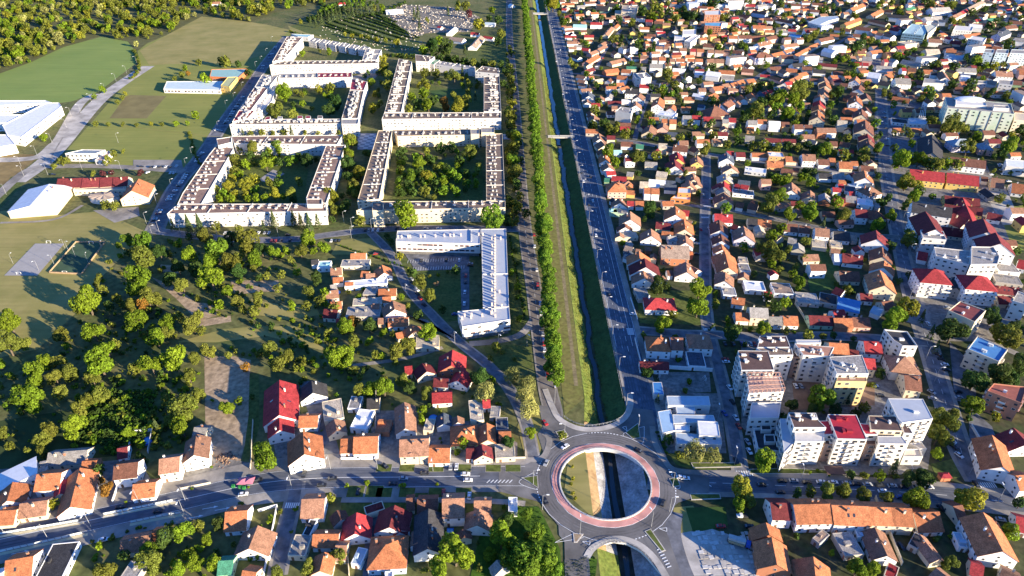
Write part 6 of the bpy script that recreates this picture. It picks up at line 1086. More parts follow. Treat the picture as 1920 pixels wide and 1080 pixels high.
for t in trees:
    x, y, rm, k, st, rp, py = t
    if NT <= 0 or (py == -1 and y > 760) or rm < .9: mass.append(t); continue
    NT -= 1
    row = py == -1
    name = {'c': 'conifer', 'w': 'willow_tree', 's': 'bush', 'b': 'broadleaf_tree', 'p': 'avenue_tree'}[st]
    nm = {'c': 'conifer', 'w': 'willow', 's': 'bush', 'b': 'tree', 'p': 'tree'}[st]
    if row: lab, grp = 'leafy tree in the close-set row along the canal verge, its crown merging with the next', 'row of trees along the canal'
    else:
        sz = 'large' if rm > 6.5 else 'small' if rm < 3.2 else 'medium'
        lab = f"{sz} {LEAFN[k]} {nm}"; grp = f"trees {area(x, y)}"
    root = thing(name, lab, 'tree' if st != 's' else 'bush', (x, y, 0), rt.uniform(0, 6.28), grp, None if row else (x, y))
    cr = rt.choice(CROWNS[st]); h = hmap(st)
    rm *= .97; c = put('crown', cr, root, (0, 0, rm*h), 0, (rm*rt.uniform(.84, 1.14), rm*rt.uniform(.84, 1.14), rm*{'c': 1.4, 'w': 1.0, 's': .95, 'b': rt.uniform(.95, 1.2), 'p': rt.uniform(.95, 1.1)}[st]))
    b = LEAFC[k]; f = rt.uniform(.75, 1.22); g_ = rt.uniform(-.012, .012); c.color = (max(0, b[0]*f + g_), b[1]*f, b[2]*f, 1)
    put('trunk', TRUNK[st], root, (0, 0, 0), 0, (rm, rm, rm*h/{'b': 1.4, 'p': 1.6, 's': .8, 'w': 1.25, 'c': 1.65}[st]))
def mass_tree(acc, x, y, rm, k, st, rr):
    v = rr.choice(LOW[st]).copy(); a = rr.uniform(0, 6.28); c, s = math.cos(a), math.sin(a); v = v @ np.array([[c, s, 0], [-s, c, 0], [0, 0, 1]]); v *= rm
    if st == 'c': v[:, 2] *= 1.4
    v += np.array([x, y, rm*hmap(st)*.95]); f = rr.uniform(.75, 1.2); acc[0].append(v.astype(np.float32)); acc[1].append(np.tile(np.array(LEAFC[k], np.float32)*f, (len(v)//4, 1)))
def mass_build(name, acc, label, cat, ):
    o = put(name, quads_mesh(name, np.concatenate(acc[0]), MLEAF, np.concatenate(acc[1]))); stuff(o); o['label'] = label; o['category'] = cat; return o
rr = random.Random(4); acc = ([], [])
for x, y, rm, k, st, rp, py in mass: mass_tree(acc, x, y, max(rm, .8), k, st, rr)
# scattered garden trees of the town, kept off roads and houses
def free(x, y, r):
    for p, hw in ROADS:
        if abs(p[0][1]-y) > 2500: continue
        if segd(x, y, p) < hw + r*.7: return False
    for a, b, s in OCC:
        if abs(a-x) < s + r and abs(b-y) < s + r: return False
    for q, h in BL:
        if inpoly(x, y, q): return False
        if abs(q[0][0]-x) < 120 and abs(q[0][1]-y) < 120 and segd(x, y, q + q[:1]) < r + 1: return False
    return True
# distant and infill houses of the town, one mass
far = ([], []); fm = MB(); nf = 0; FC = 'oooottttbbbbdrm'; FW = 'WccpyxcWx'
fmats = []; fidx = {}
def fmi(m):
    if m.name not in fidx: fidx[m.name] = len(fmats); fmats.append(m)
    return fidx[m.name]
def small_house(mb, x, y, a, L, wd, he, rm_, wm_):
    c, s = math.cos(a), math.sin(a); l2, w2 = L/2, wd/2; rise = wd*.3
    tr = lambda u, v, z: (x + c*u - s*v, y + s*u + c*v, z)
    mb.add([tr(*q) for q in ((-l2, -w2, -.2), (l2, -w2, -.2), (l2, w2, -.2), (-l2, w2, -.2), (-l2, -w2, he), (l2, -w2, he), (l2, w2, he), (-l2, w2, he), (-l2, 0, he+rise), (l2, 0, he+rise))], [(0, 1, 5, 4), (2, 3, 7, 6), (1, 2, 6, 9, 5), (3, 0, 4, 8, 7)], wm_)
    e = .35; k = rise/w2
    mb.add([tr(*q) for q in ((-l2-e, -w2-e, he-e*k+.15), (l2+e, -w2-e, he-e*k+.15), (l2+e, 0, he+rise+.15), (-l2-e, 0, he+rise+.15), (l2+e, w2+e, he-e*k+.15), (-l2-e, w2+e, he-e*k+.15))], [(0, 1, 2, 3), (3, 2, 4, 5)], rm_)
dg = fmi(DARKW)
for r in kept[290:]:
    small_house(fm, r['c'][0], r['c'][1], r['a'], r['L'], r['w'], EAVE[r['st']], fmi(roofmat(r['rc'])), fmi(wallmat(r['wc'])))
rf = random.Random(21)
y = 300
while y < 1950:
    stepy = 17 if y < 900 else 20
    x = 78
    while x < 140 + y*.95:
        X_, Y_ = x + rf.uniform(-4, 4), y + rf.uniform(-4, 4); u, v = 0, 0
        L = rf.uniform(8, 14); wd = rf.uniform(7.5, 10)
        if rf.random() < (.33 if y < 640 else .75) and not (y < 330) and free(X_, Y_, 6.0):
            a = rf.choice((0, 0, math.pi/2)) + rf.uniform(-.08, .08) + (.25 if y > 820 else 0); st = rf.choice((3.2, 3.2, 4.4, 6))
            small_house(fm, X_, Y_, a, L, wd, st, fmi(roofmat(rf.choice(FC))), fmi(wallmat(rf.choice(FW)))); OCC.append((X_, Y_, 5)); nf += 1
            if X_ > 300 and y > 750 and rf.random() < .10:
                L, wd, st = rf.uniform(14, 24), rf.uniform(10, 14), rf.uniform(8, 13); c_, s_ = math.cos(a), math.sin(a)
                fm.box(X_, Y_, -.2, st, L, wd, a, fmi(wallmat('W'))); fm.box(X_, Y_, st, st+.3, L*.96, wd*.96, a, fmi(roofmat(rf.choice('wgx'))))
                for f_ in range(3):
                    for i_ in range(5): u_ = (i_-2)*L/5; fm.box(X_ + c_*u_ + s_*wd/2, Y_ + s_*u_ - c_*wd/2, 1.2+f_*2.9, 2.6+f_*2.9, 1.5, .12, a, dg)
                for i in range(0): pass
            for i in range(2): 
                c, s = math.cos(a), math.sin(a)
                for sg in (-1, 1):
                    ux, vy = (i-.5)*L*.5, sg*(wd/2+.04); winbox_x, winbox_y = X_ + c*ux - s*vy, Y_ + s*ux + c*vy
                    fm.box(winbox_x, winbox_y, 1.2, 2.5, 1.3, .08, a, dg)
        x += rf.uniform(15, 21)
    y += stepy
fo = fm.build('distant_houses', fmats); stuff(fo); fo['label'] = 'mass of small far and infill houses with red, brown and grey roofs across the town'; fo['category'] = 'houses'
for _ in range(10500):
    x = rf.uniform(76, 1400); y = rf.uniform(250, 1950)
    if x > 140 + y*.95: continue
    r = rf.choice((1.2, 1.6, 2, 2.4, 3, 3.6, 4.4, 5.2))
    if y < 420: r = min(r, 2.2)
    if not free(x, y, r*.8): continue
    mass_tree(acc, x, y, r, rf.choice('ddogogdov'), 's' if r < 2.3 else 'b', rf)
mass_build('distant_trees', acc, 'scattered smaller trees and garden bushes across the town', 'trees')
# the wood at the upper left
fa = ([], [])
FP = PP('-400,270 -60,160 0,138 60,116 120,88 190,66 240,78 258,96 275,80 312,64 378,30 420,34 470,42 520,22 600,8 640,0 660,-12 -10,-40 -500,40')
rw2 = random.Random(8); cnt = 0
while cnt < 2300:
    x = rw2.uniform(-1700, -280); y = rw2.uniform(700, 1900)
    if not inpoly(x, y, FP): continue
    px_, py_ = 960 + FPX*x/(y*CP+CAM_H*SP), 0
    if rw2.random() < .12 and y > 1150: continue
    mass_tree(fa, x, y, rw2.uniform(2.4, 7.2), rw2.choice('ooogvyoogw'), rw2.choice('bbbs'), rw2); cnt += 1
mass_build('forest', fa, 'olive green forest filling the upper left beyond the fields', 'forest')
sheet('forest_floor', FP, mat('forest_floor', (.10, .10, .035), 1, .3, .1))
# hedges, orchard rows and undergrowth of the overgrown gardens
ug = ([], []); ru = random.Random(17)
GP = PP('215,470 290,452 600,455 620,560 760,600 780,660 700,720 480,690 400,780 380,840 260,850 120,780 -120,790 -120,700 20,690 90,640 170,560')
SO = PP('385,668 470,672 470,860 365,885'); 
for _ in range(2500):
    px_, py_ = ru.uniform(-60, 960), ru.uniform(452, 860); x, y = P(px_, py_)
    if not inpoly(x, y, GP) or inpoly(x, y, SO) or not free(x, y, 1.2): continue
    cl = math.sin(x*.06)*math.sin(y*.05 + 1)
    if cl < ru.uniform(-.9, .5): continue
    r = ru.choice((.7, .9, 1.2, 1.5, 2.0, 2.6)); mass_tree(ug, x, y, r, ru.choice('oodgdvog'), 's', ru)
for i in range(16):
    for j in range(26):
        px_, py_ = 172 + i*8 - j*1.2, 735 + j*4.6
        x, y = P(px_, py_); 
        if free(x, y, 1): mass_tree(ug, x + ru.uniform(-.5, .5), y + ru.uniform(-.5, .5), ru.uniform(1.0, 1.7), ru.choice('ddv'), 's', ru)
for _ in range(420):                                                   # gardens between the south and west houses
    px_, py_ = ru.uniform(0, 1000), ru.uniform(700, 1085); x, y = P(px_, py_)
    if 195 < y < 242 or inpoly(x, y, SO) or not free(x, y, 1.5): continue
    mass_tree(ug, x, y, ru.choice((.8, 1.1, 1.5, 2.0)), ru.choice('dgov'), 's', ru)
for _ in range(240):                                                   # under the boulevard trees and along the block fronts
    px_, py_ = ru.uniform(950, 992), ru.uniform(90, 440); x, y = P(px_, py_)
    if -26 < x < 4 and y > 470: mass_tree(ug, x, y, ru.uniform(1.5, 3.6), ru.choice('ddoo'), 'b', ru)
def hedge(pts, r, step, k='d', j=.4):
    for x, y, a in resample(pts, step): mass_tree(ug, x + ru.uniform(-j, j), y + ru.uniform(-j, j), r*ru.uniform(.8, 1.2), ru.choice(k), 's', ru)
tq = Tl(560, 0, 4.8)
for a_, b_ in (('250,210', '720,375'), ('320,195', '850,370'), ('390,180', '960,360'), ('450,165', '1040,352'), ('510,150', '1090,345'), ('560,140', '960,285'), ('620,130', '890,240'), ('680,125', '880,205'), ('240,235', '560,330'), ('700,130', '980,300')):
    hedge([tq(*map(float, a_.split(','))), tq(*map(float, b_.split(',')))], 1.7, 2.6, 'd')
hedge(PP('545,60 640,88 720,104 860,122'), 2.2, 4, 'odd', 1.5); hedge(PP('740,106 820,112 915,128'), 3.0, 4, 'do', 1.5)
hedge(PP('575,42 610,30 655,16 705,8'), 5, 5, 'dvd', 4); hedge(PP('600,26 650,8 690,2'), 5, 5, 'dv', 4)
for q, n_, ch in (('450,285 590,270 560,372 400,372', 26, 'gvodgv'), ('745,300 885,290 900,372 735,375', 60, 'dvdvgg'), ('780,130 870,125 900,160 900,205 790,205', 22, 'dogy'), ('500,190 530,170 640,165 630,210 500,215', 18, 'dgov'), ('618,260 675,255 668,300 650,430 615,430', 34, 'odyg'), ('685,120 725,120 705,215 680,220', 22, 'oydo')):
    qq = PP(q); k = 0
    while k < n_:
        x, y = ru.uniform(min(p[0] for p in qq), max(p[0] for p in qq)), ru.uniform(min(p[1] for p in qq), max(p[1] for p in qq))
        if inpoly(x, y, qq): 
            k += 1
            if free(x, y, 2): mass_tree(ug, x, y, ru.uniform(2.0, 4.2), ru.choice(ch), 'b', ru)
hedge(PP('252,96 262,128 245,150'), 2.2, 3, 'do', 1); hedge(PP('600,5 620,20 700,30 760,6'), 3.5, 7, 'd', 3)
for q in ('640,462 770,505', '955,445 985,600', '1250,850 1230,810', '1330,620 1340,610'): hedge(PP(q), 1.0, 2.2, 'dv', .6)
hedge(PP('355,250 370,300 395,330'), 1.5, 3, 'o', 1)
mass_build('undergrowth', ug, 'hedges, orchard rows and undergrowth of the gardens', 'undergrowth')
# grass tufts on the lit bank and meadow
gt = ([], [])
for _ in range(2500):
    x = ru.uniform(40.2, 44); y = ru.uniform(262, 900); t = (x-40.5)/7
    v = LOW['s'][0][:40].copy()*ru.uniform(.3, .7); v += np.array([x, y, -max(0, t)*5 + .1]); gt[0].append(v.astype(np.float32)); gt[1].append(np.tile(np.array((.19, .20, .035), np.float32)*ru.uniform(.7, 1.2), (10, 1)))
for _ in range(1500):
    y = ru.uniform(262, 760); sd = ru.random() < .5; x = (prof(y)[1] - ru.uniform(-.6, .8)) if sd else (prof(y)[2] + ru.uniform(-.6, .8))
    v = LOW['s'][2][:32].copy()*ru.uniform(.35, .8); v += np.array([x, y, -4.7]); gt[0].append(v.astype(np.float32)); gt[1].append(np.tile(np.array((.10, .12, .03), np.float32)*ru.uniform(.6, 1.3), (8, 1)))
MEA = PP('965,950 1005,955 1045,1030 1052,1090 900,1090 920,1000'); ME2 = PP('1040,1062 1103,1042 1118,1050 1116,1090 1035,1090')
for _ in range(2600):
    x, y = P(ru.uniform(880, 1125), ru.uniform(945, 1090))
    if inpoly(x, y, MEA) or inpoly(x, y, ME2):
        v = LOW['s'][1][:40].copy()*ru.uniform(.4, .9); v += np.array([x, y, .2]); gt[0].append(v.astype(np.float32)); gt[1].append(np.tile(np.array((.09, .16, .015), np.float32)*ru.uniform(.7, 1.3), (10, 1)))
mass_build('tall_grass', gt, 'tall rough grass on the canal bank and meadow', 'grass')
# gravestones
gs = MB(); GQ = PP('740,8 850,14 900,32 880,60 800,62 770,75 735,32')
for _ in range(900):
    x, y = P(ru.uniform(720, 905), ru.uniform(5, 78))
    if inpoly(x, y, GQ): gs.box(x, y, 0, ru.uniform(.5, 1.6), ru.uniform(1.2, 2.2), ru.uniform(.4, 2.2), .2, ru.randrange(3))
for _ in range(300):
    x, y = P(ru.uniform(600, 790), ru.uniform(30, 95)); gs.box(x, y, 0, ru.uniform(.4, 1.1), ru.uniform(1, 2), ru.uniform(.6, 2), .2, ru.randrange(3))
go = gs.build('gravestones', [mat('grave_pale', (.46, .44, .40), .8, .2, 1), mat('grave_grey', (.3, .29, .28), .6, .2, 1), mat('grave_tan', (.45, .36, .27), .7, .2, 1)]); stuff(go); go['label'] = 'crowded pale gravestones of the cemetery'; go['category'] = 'gravestones'

# ------------------------------------------------------------------ cars
def car_meshes(c):
    paint = mat('car_paint_' + CARN[c], CARC[c], .3, .03, 1, spec=.6); b = MB()
    prof_ = [(-2.15, .35), (-2.15, .8), (-1.75, .95), (-1.3, .98), (.75, .98), (1.9, .82), (2.15, .6), (2.15, .35)]
    n_ = len(prof_)
    b.add([(x, -.86, z) for x, z in prof_] + [(x, .86, z) for x, z in prof_], [tuple(range(n_)), tuple(range(2*n_-1, n_-1, -1))] + [(i, n_+i, n_+(i+1) % n_, (i+1) % n_) for i in range(n_)])
    b.add([(-1.25, -.62, 1.46), (.2, -.62, 1.46), (.2, .62, 1.46), (-1.25, .62, 1.46), (-1.25, -.62, 1.42), (.2, -.62, 1.42), (.2, .62, 1.42), (-1.25, .62, 1.42)], [(0, 1, 2, 3), (0, 4, 5, 1), (1, 5, 6, 2), (2, 6, 7, 3), (3, 7, 4, 0)])
    g = MB(); g.add([(-1.8, -.78, .95), (.95, -.78, .97), (.95, .78, .97), (-1.8, .78, .95), (-1.27, -.63, 1.43), (.22, -.63, 1.43), (.22, .63, 1.43), (-1.27, .63, 1.43)], [(0, 1, 5, 4), (1, 2, 6, 5), (2, 3, 7, 6), (3, 0, 4, 7)])
    return b.mesh('body', paint), g.mesh('window_glass', DARKW)
CM = {c: car_meshes(c) for c in 'wsbru'}
wh = MB(); wh.tube((0, -.11, 0), (0, .11, 0), .32, .32, 10); WHEEL = wh.mesh('wheel', BLACK)
WPL = [(WEST, 'on the west road'), (EAST, 'on the east road'), (CR, 'on the canal road')]
for px, py, d, c in CD:
    x, y = P(px, py, .7); a = R(90) + rt.uniform(-.05, .05) if d == 'v' else R(float(d)) + rt.uniform(-.05, .05)
    rr_ = math.hypot(x-RC[0], y-RC[1]); zz = .27 if rr_ < 34 else Z[0] + .01
    if rr_ < 34 and rr_ > 20: a = math.atan2(y-RC[1], x-RC[0]) + math.pi/2
    where = 'on the roundabout ring' if rr_ < 33 else 'on the boulevard beside the canal trees' if -12 < x < 27 and y > 245 else next((w_ for pl, w_ in WPL if segd(x, y, pl) < 5.5), None) or area(x, y)
    root = thing('car', f"{CARN[c]} car {where}", 'car', (x, y, zz), a, 'cars on the roads and in the parking rows', (x, y))
    put('body', CM[c][0], root); put('window_glass', CM[c][1], root)
    if y < 420:
        for sx in (-1.35, 1.35):
            for sy in (-.78, .78): put('wheel', WHEEL, root, (sx, sy, .32))
# truck and pickup
x, y = P(1386, 1016, 1.5); tk = thing('truck', 'flatbed truck with pale tarped load and blue cab parked on the broken concrete', 'truck', (x, y, .05), R(-22))
m = MB(); m.box(-1, 0, .9, 1.2, 7.5, 2.5, 0, 0, True); m.build('chassis', DMETAL, tk); m = MB(); m.box(-1, .1, 1.22, 3.2, 7, 2.3); m.build('load', mat('tarp', (.45, .42, .38), .8, .2, .6), tk)
m = MB(); m.box(-1, -1.45, 1.22, 2.0, 6.5, .7); m.build('crates', mat('crate_wood', (.45, .30, .16), .9, .2, 1), tk); m = MB(); m.prism([(2.8, -1.2), (4.6, -1.2), (4.6, 1.2), (2.8, 1.2)], .6, 2.9); m.build('cab', mat('cab_blue', (.04, .10, .42), .4, .05, 1), tk); m = MB(); m.box(4.62, 0, 1.8, 2.6, .06, 2.0); m.build('windscreen', DARKW, tk)
for sx in (-3.6, -2.4, 3.6):
    for sy in (-1.05, 1.05): put('wheel', WHEEL, tk, (sx, sy, .5), 0, (1.6, 1.6, 1.6))
x, y = P(1392, 967, .8); pk = thing('pickup', 'white pickup with empty dark bed beside the two street trees', 'pickup', (x, y, .05), R(180))
m = MB(); m.box(1.2, 0, .4, 1.05, 2.6, 1.8); m.box(.6, 0, 1.05, 1.75, 1.3, 1.6); m.build('body', mat('car_paint_white', (.7, .7, .7)), pk); m = MB(); m.box(-1.2, 0, .5, .9, 2.3, 1.8); m.build('bed', DMETAL, pk)
for sx in (-1.5, 1.6):
    for sy in (-.8, .8): put('wheel', WHEEL, pk, (sx, sy, .32))

# ------------------------------------------------------------------ street lamps
lm = MB(); lm.tube((0, 0, 0), (0, 0, 9.6), .12, .07, 6); LPOLE = lm.mesh('pole', METAL)
lm = MB(); lm.tube((0, 0, 9.5), (1.9, 0, 10.0), .08, .06, 5); LARM = lm.mesh('arm', METAL)
lm = MB(); lm.box(2.2, 0, 9.9, 10.12, 1.3, .45, 0, 0, True); LHEAD = lm.mesh('lamp_head', LAMPW)
def lamp(x, y, a, where, s=1.0):
    r_ = thing('street_lamp', f"grey street lamp {where}", 'street lamp', (x, y, .1), a, 'street lamps', (x, y)); 
    for nm_, me in (('pole', LPOLE), ('arm', LARM), ('lamp_head', LHEAD)): put(nm_, me, r_, (0, 0, 0), 0, (s, s, s))
yl = 268
while yl < 1150: lamp(60.4, yl, 0, 'at the canal side of the canal road'); yl += 30
for a_ in ('1261,913 180', '1196,812 90', '1058,822 180', '1000,909 0', '1087,1003 90', '1221,988 120', '1017,956 0', '1255,960 0', '1040,757 90'):
    q, d = a_.split(); lamp(*P(*map(float, q.split(','))), R(float(d)), 'by the roundabout')
for px, py in ((708, 880), (812, 884), (548, 918), (348, 940), (262, 945), (172, 990), (8, 1000), (346, 965), (90, 1010), (620, 880)): lamp(*P(px, py), R(-90), 'along the west road')
for px, py in ((1377, 872), (1818, 888), (1500, 905), (1870, 942), (1700, 905), (1345, 790)): lamp(*P(px, py), R(90), 'along the east road')
for px, py in ((1703, 480), (1735, 675), (1752, 715), (1705, 560), (1645, 245), (1690, 420)): lamp(*P(px, py), R(0), 'along the avenue')
for px, py in ((302, 420), (275, 420), (293, 378), (340, 443), (407, 440), (660, 430), (659, 447), (523, 447), (645, 418), (697, 432), (287, 445), (299, 436), (323, 356), (295, 385), (350, 316), (361, 295), (255, 378), (410, 245), (425, 205), (440, 190), (455, 170), (490, 120), (500, 105), (510, 82), (480, 130), (222, 268)): lamp(*P(px, py), R(20), 'along the western parking street')
for px, py in ((70, 292), (98, 268), (125, 240), (152, 212), (172, 192), (198, 172), (238, 138), (257, 120), (90, 328), (40, 312), (45, 330), (155, 320), (228, 320), (218, 153), (12, 365), (134, 218)): lamp(*P(px, py), R(200), 'along the pale concrete strip')
for px, py in ((122, 466), (142, 482), (102, 497), (128, 470), (25, 495), (166, 494), (192, 468), (73, 507)): lamp(*P(px, py), R(rt.uniform(0, 360)), 'around the sports courts', .8)
for px, py in ((744, 478), (762, 555), (853, 645), (988, 650), (718, 432), (935, 650)): lamp(*P(px, py), R(-60), 'along the curved lane')

# ------------------------------------------------------------------ small things
def post_rail(name, label, cat, pts, z, h, step, mm, panel=None, zb=None):
    x0, y0 = pts[0]; r_ = thing(name, label, cat, (x0, y0, 0)); pm = MB(); q = resample(pts, step)
    for x, y, a in q: pm.box(x-x0, y-y0, z, z+h, .12, .12, a)
    stuff(pm.build('posts', mm, r_))
    for hh in ((h,) if panel else (h, h*.55)):
        rb = MB(); p2 = smooth(pts)
        for i in range(len(p2)-1): rb.tube((p2[i][0]-x0, p2[i][1]-y0, z+hh), (p2[i+1][0]-x0, p2[i+1][1]-y0, z+hh), .06, .06, 4)
        rb.build('rail', mm, r_)
    if panel:
        gb = MB(); p2 = [(a, b) for a, b, _ in q]
        for i in range(len(p2)-1):
            d = Vector((p2[i+1][0]-p2[i][0], p2[i+1][1]-p2[i][1])); c = ((p2[i][0]+p2[i+1][0])/2 - x0, (p2[i][1]+p2[i+1][1])/2 - y0); gb.box(c[0], c[1], z+.1, z+h-.05, d.length*.86, .05, math.atan2(d.y, d.x), 0, True)
        gb.build('glass_panel', panel, r_)
    return r_
ring = ringpts(21.4, 64); post_rail('bridge_railing', 'grey round railing along the inner rim of the pink ring', 'railing', ring + ring[:1], .3, 1.1, 2.0, METAL)
rb = thing('parapet_wall', 'pale concrete kerb wall around the round opening', 'parapet', (RC[0], RC[1], 0)); pw = annulus(20.9, 21.55, .62, -1.3); pw.v = [(x-RC[0], y-RC[1], z) for x, y, z in pw.v]; pw.build('rim', WHITEW, rb)
post_rail('bridge_railing', 'grey curved railing above the north canal opening', 'railing', PP('1058,783 1075,794 1100,800 1125,798 1150,792 1166,783 1175,772'), .3, 1.1, 2, METAL)
post_rail('bridge_railing', 'grey curved railing above the south canal opening', 'railing', PP('1108,1033 1128,1021 1150,1015 1175,1019 1200,1032 1224,1056'), .3, 1.1, 2, METAL)
GLASS = mat('frosted_glass', (.62, .68, .70), .25, .05, 1, spec=.6)
t7 = Tl(0, 720, 3)
for lab, pts in (('frosted glass barrier along the north edge of the west road, western length', ((0, 848), (240, 808), (480, 768))), ('frosted glass barrier along the north edge of the west road, eastern length', ((585, 738), (800, 695), (1000, 655))),
                 ('frosted glass barrier in the middle of the west road, western length', ((0, 948), (250, 892), (500, 835))), ('frosted glass barrier in the middle of the west road, eastern length', ((735, 782), (900, 748), (1040, 725)))):
    post_rail('glass_barrier', lab, 'barrier', [t7(*q) for q in pts], .15, 1.3, 2.6, METAL, GLASS)
    w0 = [t7(*q) for q in pts]; ob_ = [(x + .2, y - 1.1) for x, y in w0]; struct('ramp_wall', ribbon(ob_, 1.5, .2), mat('ramp_cream', (.55, .47, .30), .9, .1, .5))
post_rail('canal_railing', 'long dark railing on the canal side of the canal road', 'railing', [(59.6, 275), (59.3, 400), (59.5, 800)], .15, 1.0, 3, METAL)
# bridges over the canal
for lab, y0, wd in (('narrow pale footbridge across the canal', P(1035, 257)[1], 4.0), ('far road bridge across the canal', P(1020, 26)[1], 9)):
    r_ = thing('footbridge' if wd < 5 else 'road_bridge', lab, 'bridge', (50, y0, 0)); m = MB(); m.box(0, 0, -.6, .25, 27, wd, 0, 0, True); m.build('deck', PALE, r_)
    for sg in (-1, 1): m = MB(); m.box(0, sg*wd/2, .25, 1.2, 27, .15); m.build('parapet', METAL, r_)
# sports court fence, goals, hoops
cq = PP('93,512 143,455 197,455 153,515'); fx, fy = cq[0]; ct = struct('sports_pitch', MB().poly(ccw(cq), Z[0]+.02), mat('pitch_green', (.055, .095, .05), 1, .2, .1))
fr = thing('court_fence', 'brown board fence round the shaded green ball court', 'fence', (fx, fy, 0))
for i in range(4):
    a, b = Vector(cq[i]), Vector(cq[(i+1) % 4]); d = b-a; m = MB(); m.box(0, 0, 0, 1.3, d.length, .25, math.atan2(d.y, d.x)); m.build('board_side', mat('fence_board', (.36, .25, .15), .9, .2, 1), fr, ((a.x+b.x)/2-fx, (a.y+b.y)/2-fy, 0))
def goal(px, py, a, lab):
    x, y = P(px, py); r_ = thing('goal', lab, 'goal', (x, y, .05), a); m = MB()
    for sx in (-1.5, 1.5): m.tube((sx, 0, 0), (sx, 0, 2), .1, .1, 5); m.tube((sx, 0, 2), (sx, 1.2, 0), .05, .05, 4)
    m.tube((-1.5, 0, 2), (1.5, 0, 2), .1, .1, 5); m.build('frame', WHITE, r_)
goal(36, 515, 0, 'white goal at the near end of the grey court'); goal(92, 456, math.pi, 'white goal at the far end of the grey court'); goal(122, 513, 0, 'white goal at the near end of the green court'); goal(172, 457, math.pi, 'white goal at the far end of the green court'); goal(1236, 706, R(90), 'white goal on the west side of the walled yard'); goal(1322, 712, R(90), 'white goal on the east side of the walled yard')
def parasol(px, py, lab):
    x, y = P(px, py, 2.6); r_ = thing('parasol', lab, 'parasol', (x, y, 0)); m = MB(); m.tube((0, 0, 0), (0, 0, 2.8), .06, .06, 5); m.build('pole', METAL, r_); m = MB()
    m.add([(-2.2, -2.2, 2.3), (2.2, -2.2, 2.3), (2.2, 2.2, 2.3), (-2.2, 2.2, 2.3), (0, 0, 3.2)], [(0, 1, 4), (1, 2, 4), (2, 3, 4), (3, 0, 4), (3, 2, 1, 0)]); m.build('canopy', mat('pink_fabric', (.48, .17, .23), .8, .05, 1), r_)
parasol(454, 901, 'pink square parasol beside the west road, left of the pair'); parasol(467, 900, 'pink square parasol beside the west road, right of the pair')
def pool(px, py, r0, lab, name='paddling_pool', h=.9, sq=False):
    x, y = P(px, py, h); r_ = thing(name, lab, 'pool' if 'pool' in name else 'trampoline', (x, y, 0)); m = MB(); n_ = 4 if sq else 20; k = math.pi/4 if sq else 0; c_ = [(r0*math.cos(2*math.pi*i/n_+k), r0*math.sin(2*math.pi*i/n_+k)) for i in range(n_)]
    m.prism(c_, 0, h, top=False); ci = [(u*.85, v*.85) for u, v in c_]; m.add([(u, v, h) for u, v in c_] + [(u, v, h) for u, v in ci], [(i, (i+1) % n_, n_+(i+1) % n_, n_+i) for i in range(n_)]); m.build('rim', mat('pool_blue', (.03, .13, .60), .5, .05, 1), r_); m = MB(); m.poly([(u*.86, v*.86) for u, v in c_], h-.15); m.build('surface', mat('pool_water', (.10, .35, .65), .1, .1, 1, spec=.5), r_)
pool(812, 783, 2.3, 'round bright blue pool on the lawn behind the hedge'); pool(275, 826, 2.6, 'round deep blue trampoline in the walled yard', 'trampoline'); pool(844, 995, 2.0, 'small square blue pool beside the garden wall', sq=True); pool(633, 547, 1.8, 'tiny blue pool between the allotment sheds')
# kiosk, rubble heap, recycling bins
x, y = P(1771, 893, 2); kk = thing('kiosk', 'small dark red roofed kiosk on the corner lawn', 'kiosk', (x, y, 0)); m = MB(); m.box(0, 0, 0, 2.6, 4.5, 3); m.build('wall', wallmat('k'), kk); m = MB(); m.add([(-2.7, -1.9, 2.6), (2.7, -1.9, 2.6), (2.7, 1.9, 2.6), (-2.7, 1.9, 2.6), (-1, 0, 3.6), (1, 0, 3.6)], [(0, 1, 5, 4), (2, 3, 4, 5), (1, 2, 5), (3, 0, 4)]); m.build('roof', MAR, kk)
x, y = P(1565, 882, 3); kk = thing('kiosk', 'dark flat roofed terrace shelter before the white apartment group', 'shelter', (x, y, 0)); m = MB(); m.box(0, 0, 3.0, 3.3, 8.5, 5, 0, 0, True); m.build('roof', mat('shelter_brown', (.12, .07, .055), .9, .1, 1), kk); m = MB()
for sx in (-4, 4):
    for sy in (-2.2, 2.2): m.tube((sx, sy, 0), (sx, sy, 3), .1, .1, 5)
m.build('posts', METAL, kk)
rbm = MB(); x0, y0 = P(425, 858)
for _ in range(90):
    a = ru.uniform(0, 6.28); d = abs(ru.gauss(0, 2.2)); rbm.box(x0 + d*math.cos(a)*1.4, y0 + d*math.sin(a), 0, max(.3, 2.2-d*.45)*ru.uniform(.6, 1), ru.uniform(.5, 1.4), ru.uniform(.3, .9), a)
o = rbm.build('rubble', mat('rubble_brown', (.25, .16, .11), .95, .4, .8)); stuff(o); o['label'] = 'heap of brown timber and rubble on the yard'; o['category'] = 'rubble'
for i, (px, py) in enumerate(((438, 914), (451, 915), (458, 917))):
    x, y = P(px, py); r_ = thing('waste_bin', 'green waste bin ' + ('left of', 'in the middle below', 'right below')[i] + ' the pink parasols', 'bin', (x, y, .15)); m = MB(); m.box(0, 0, 0, 1.3, 1.3, 1.1); m.build('body', mat('bin_green', (.03, .18, .05), .6, .1, 1), r_); m = MB(); m.box(0, 0, 1.3, 1.45, 1.4, 1.2, 0, 0, True); m.build('lid', MATS['bin_green'], r_)
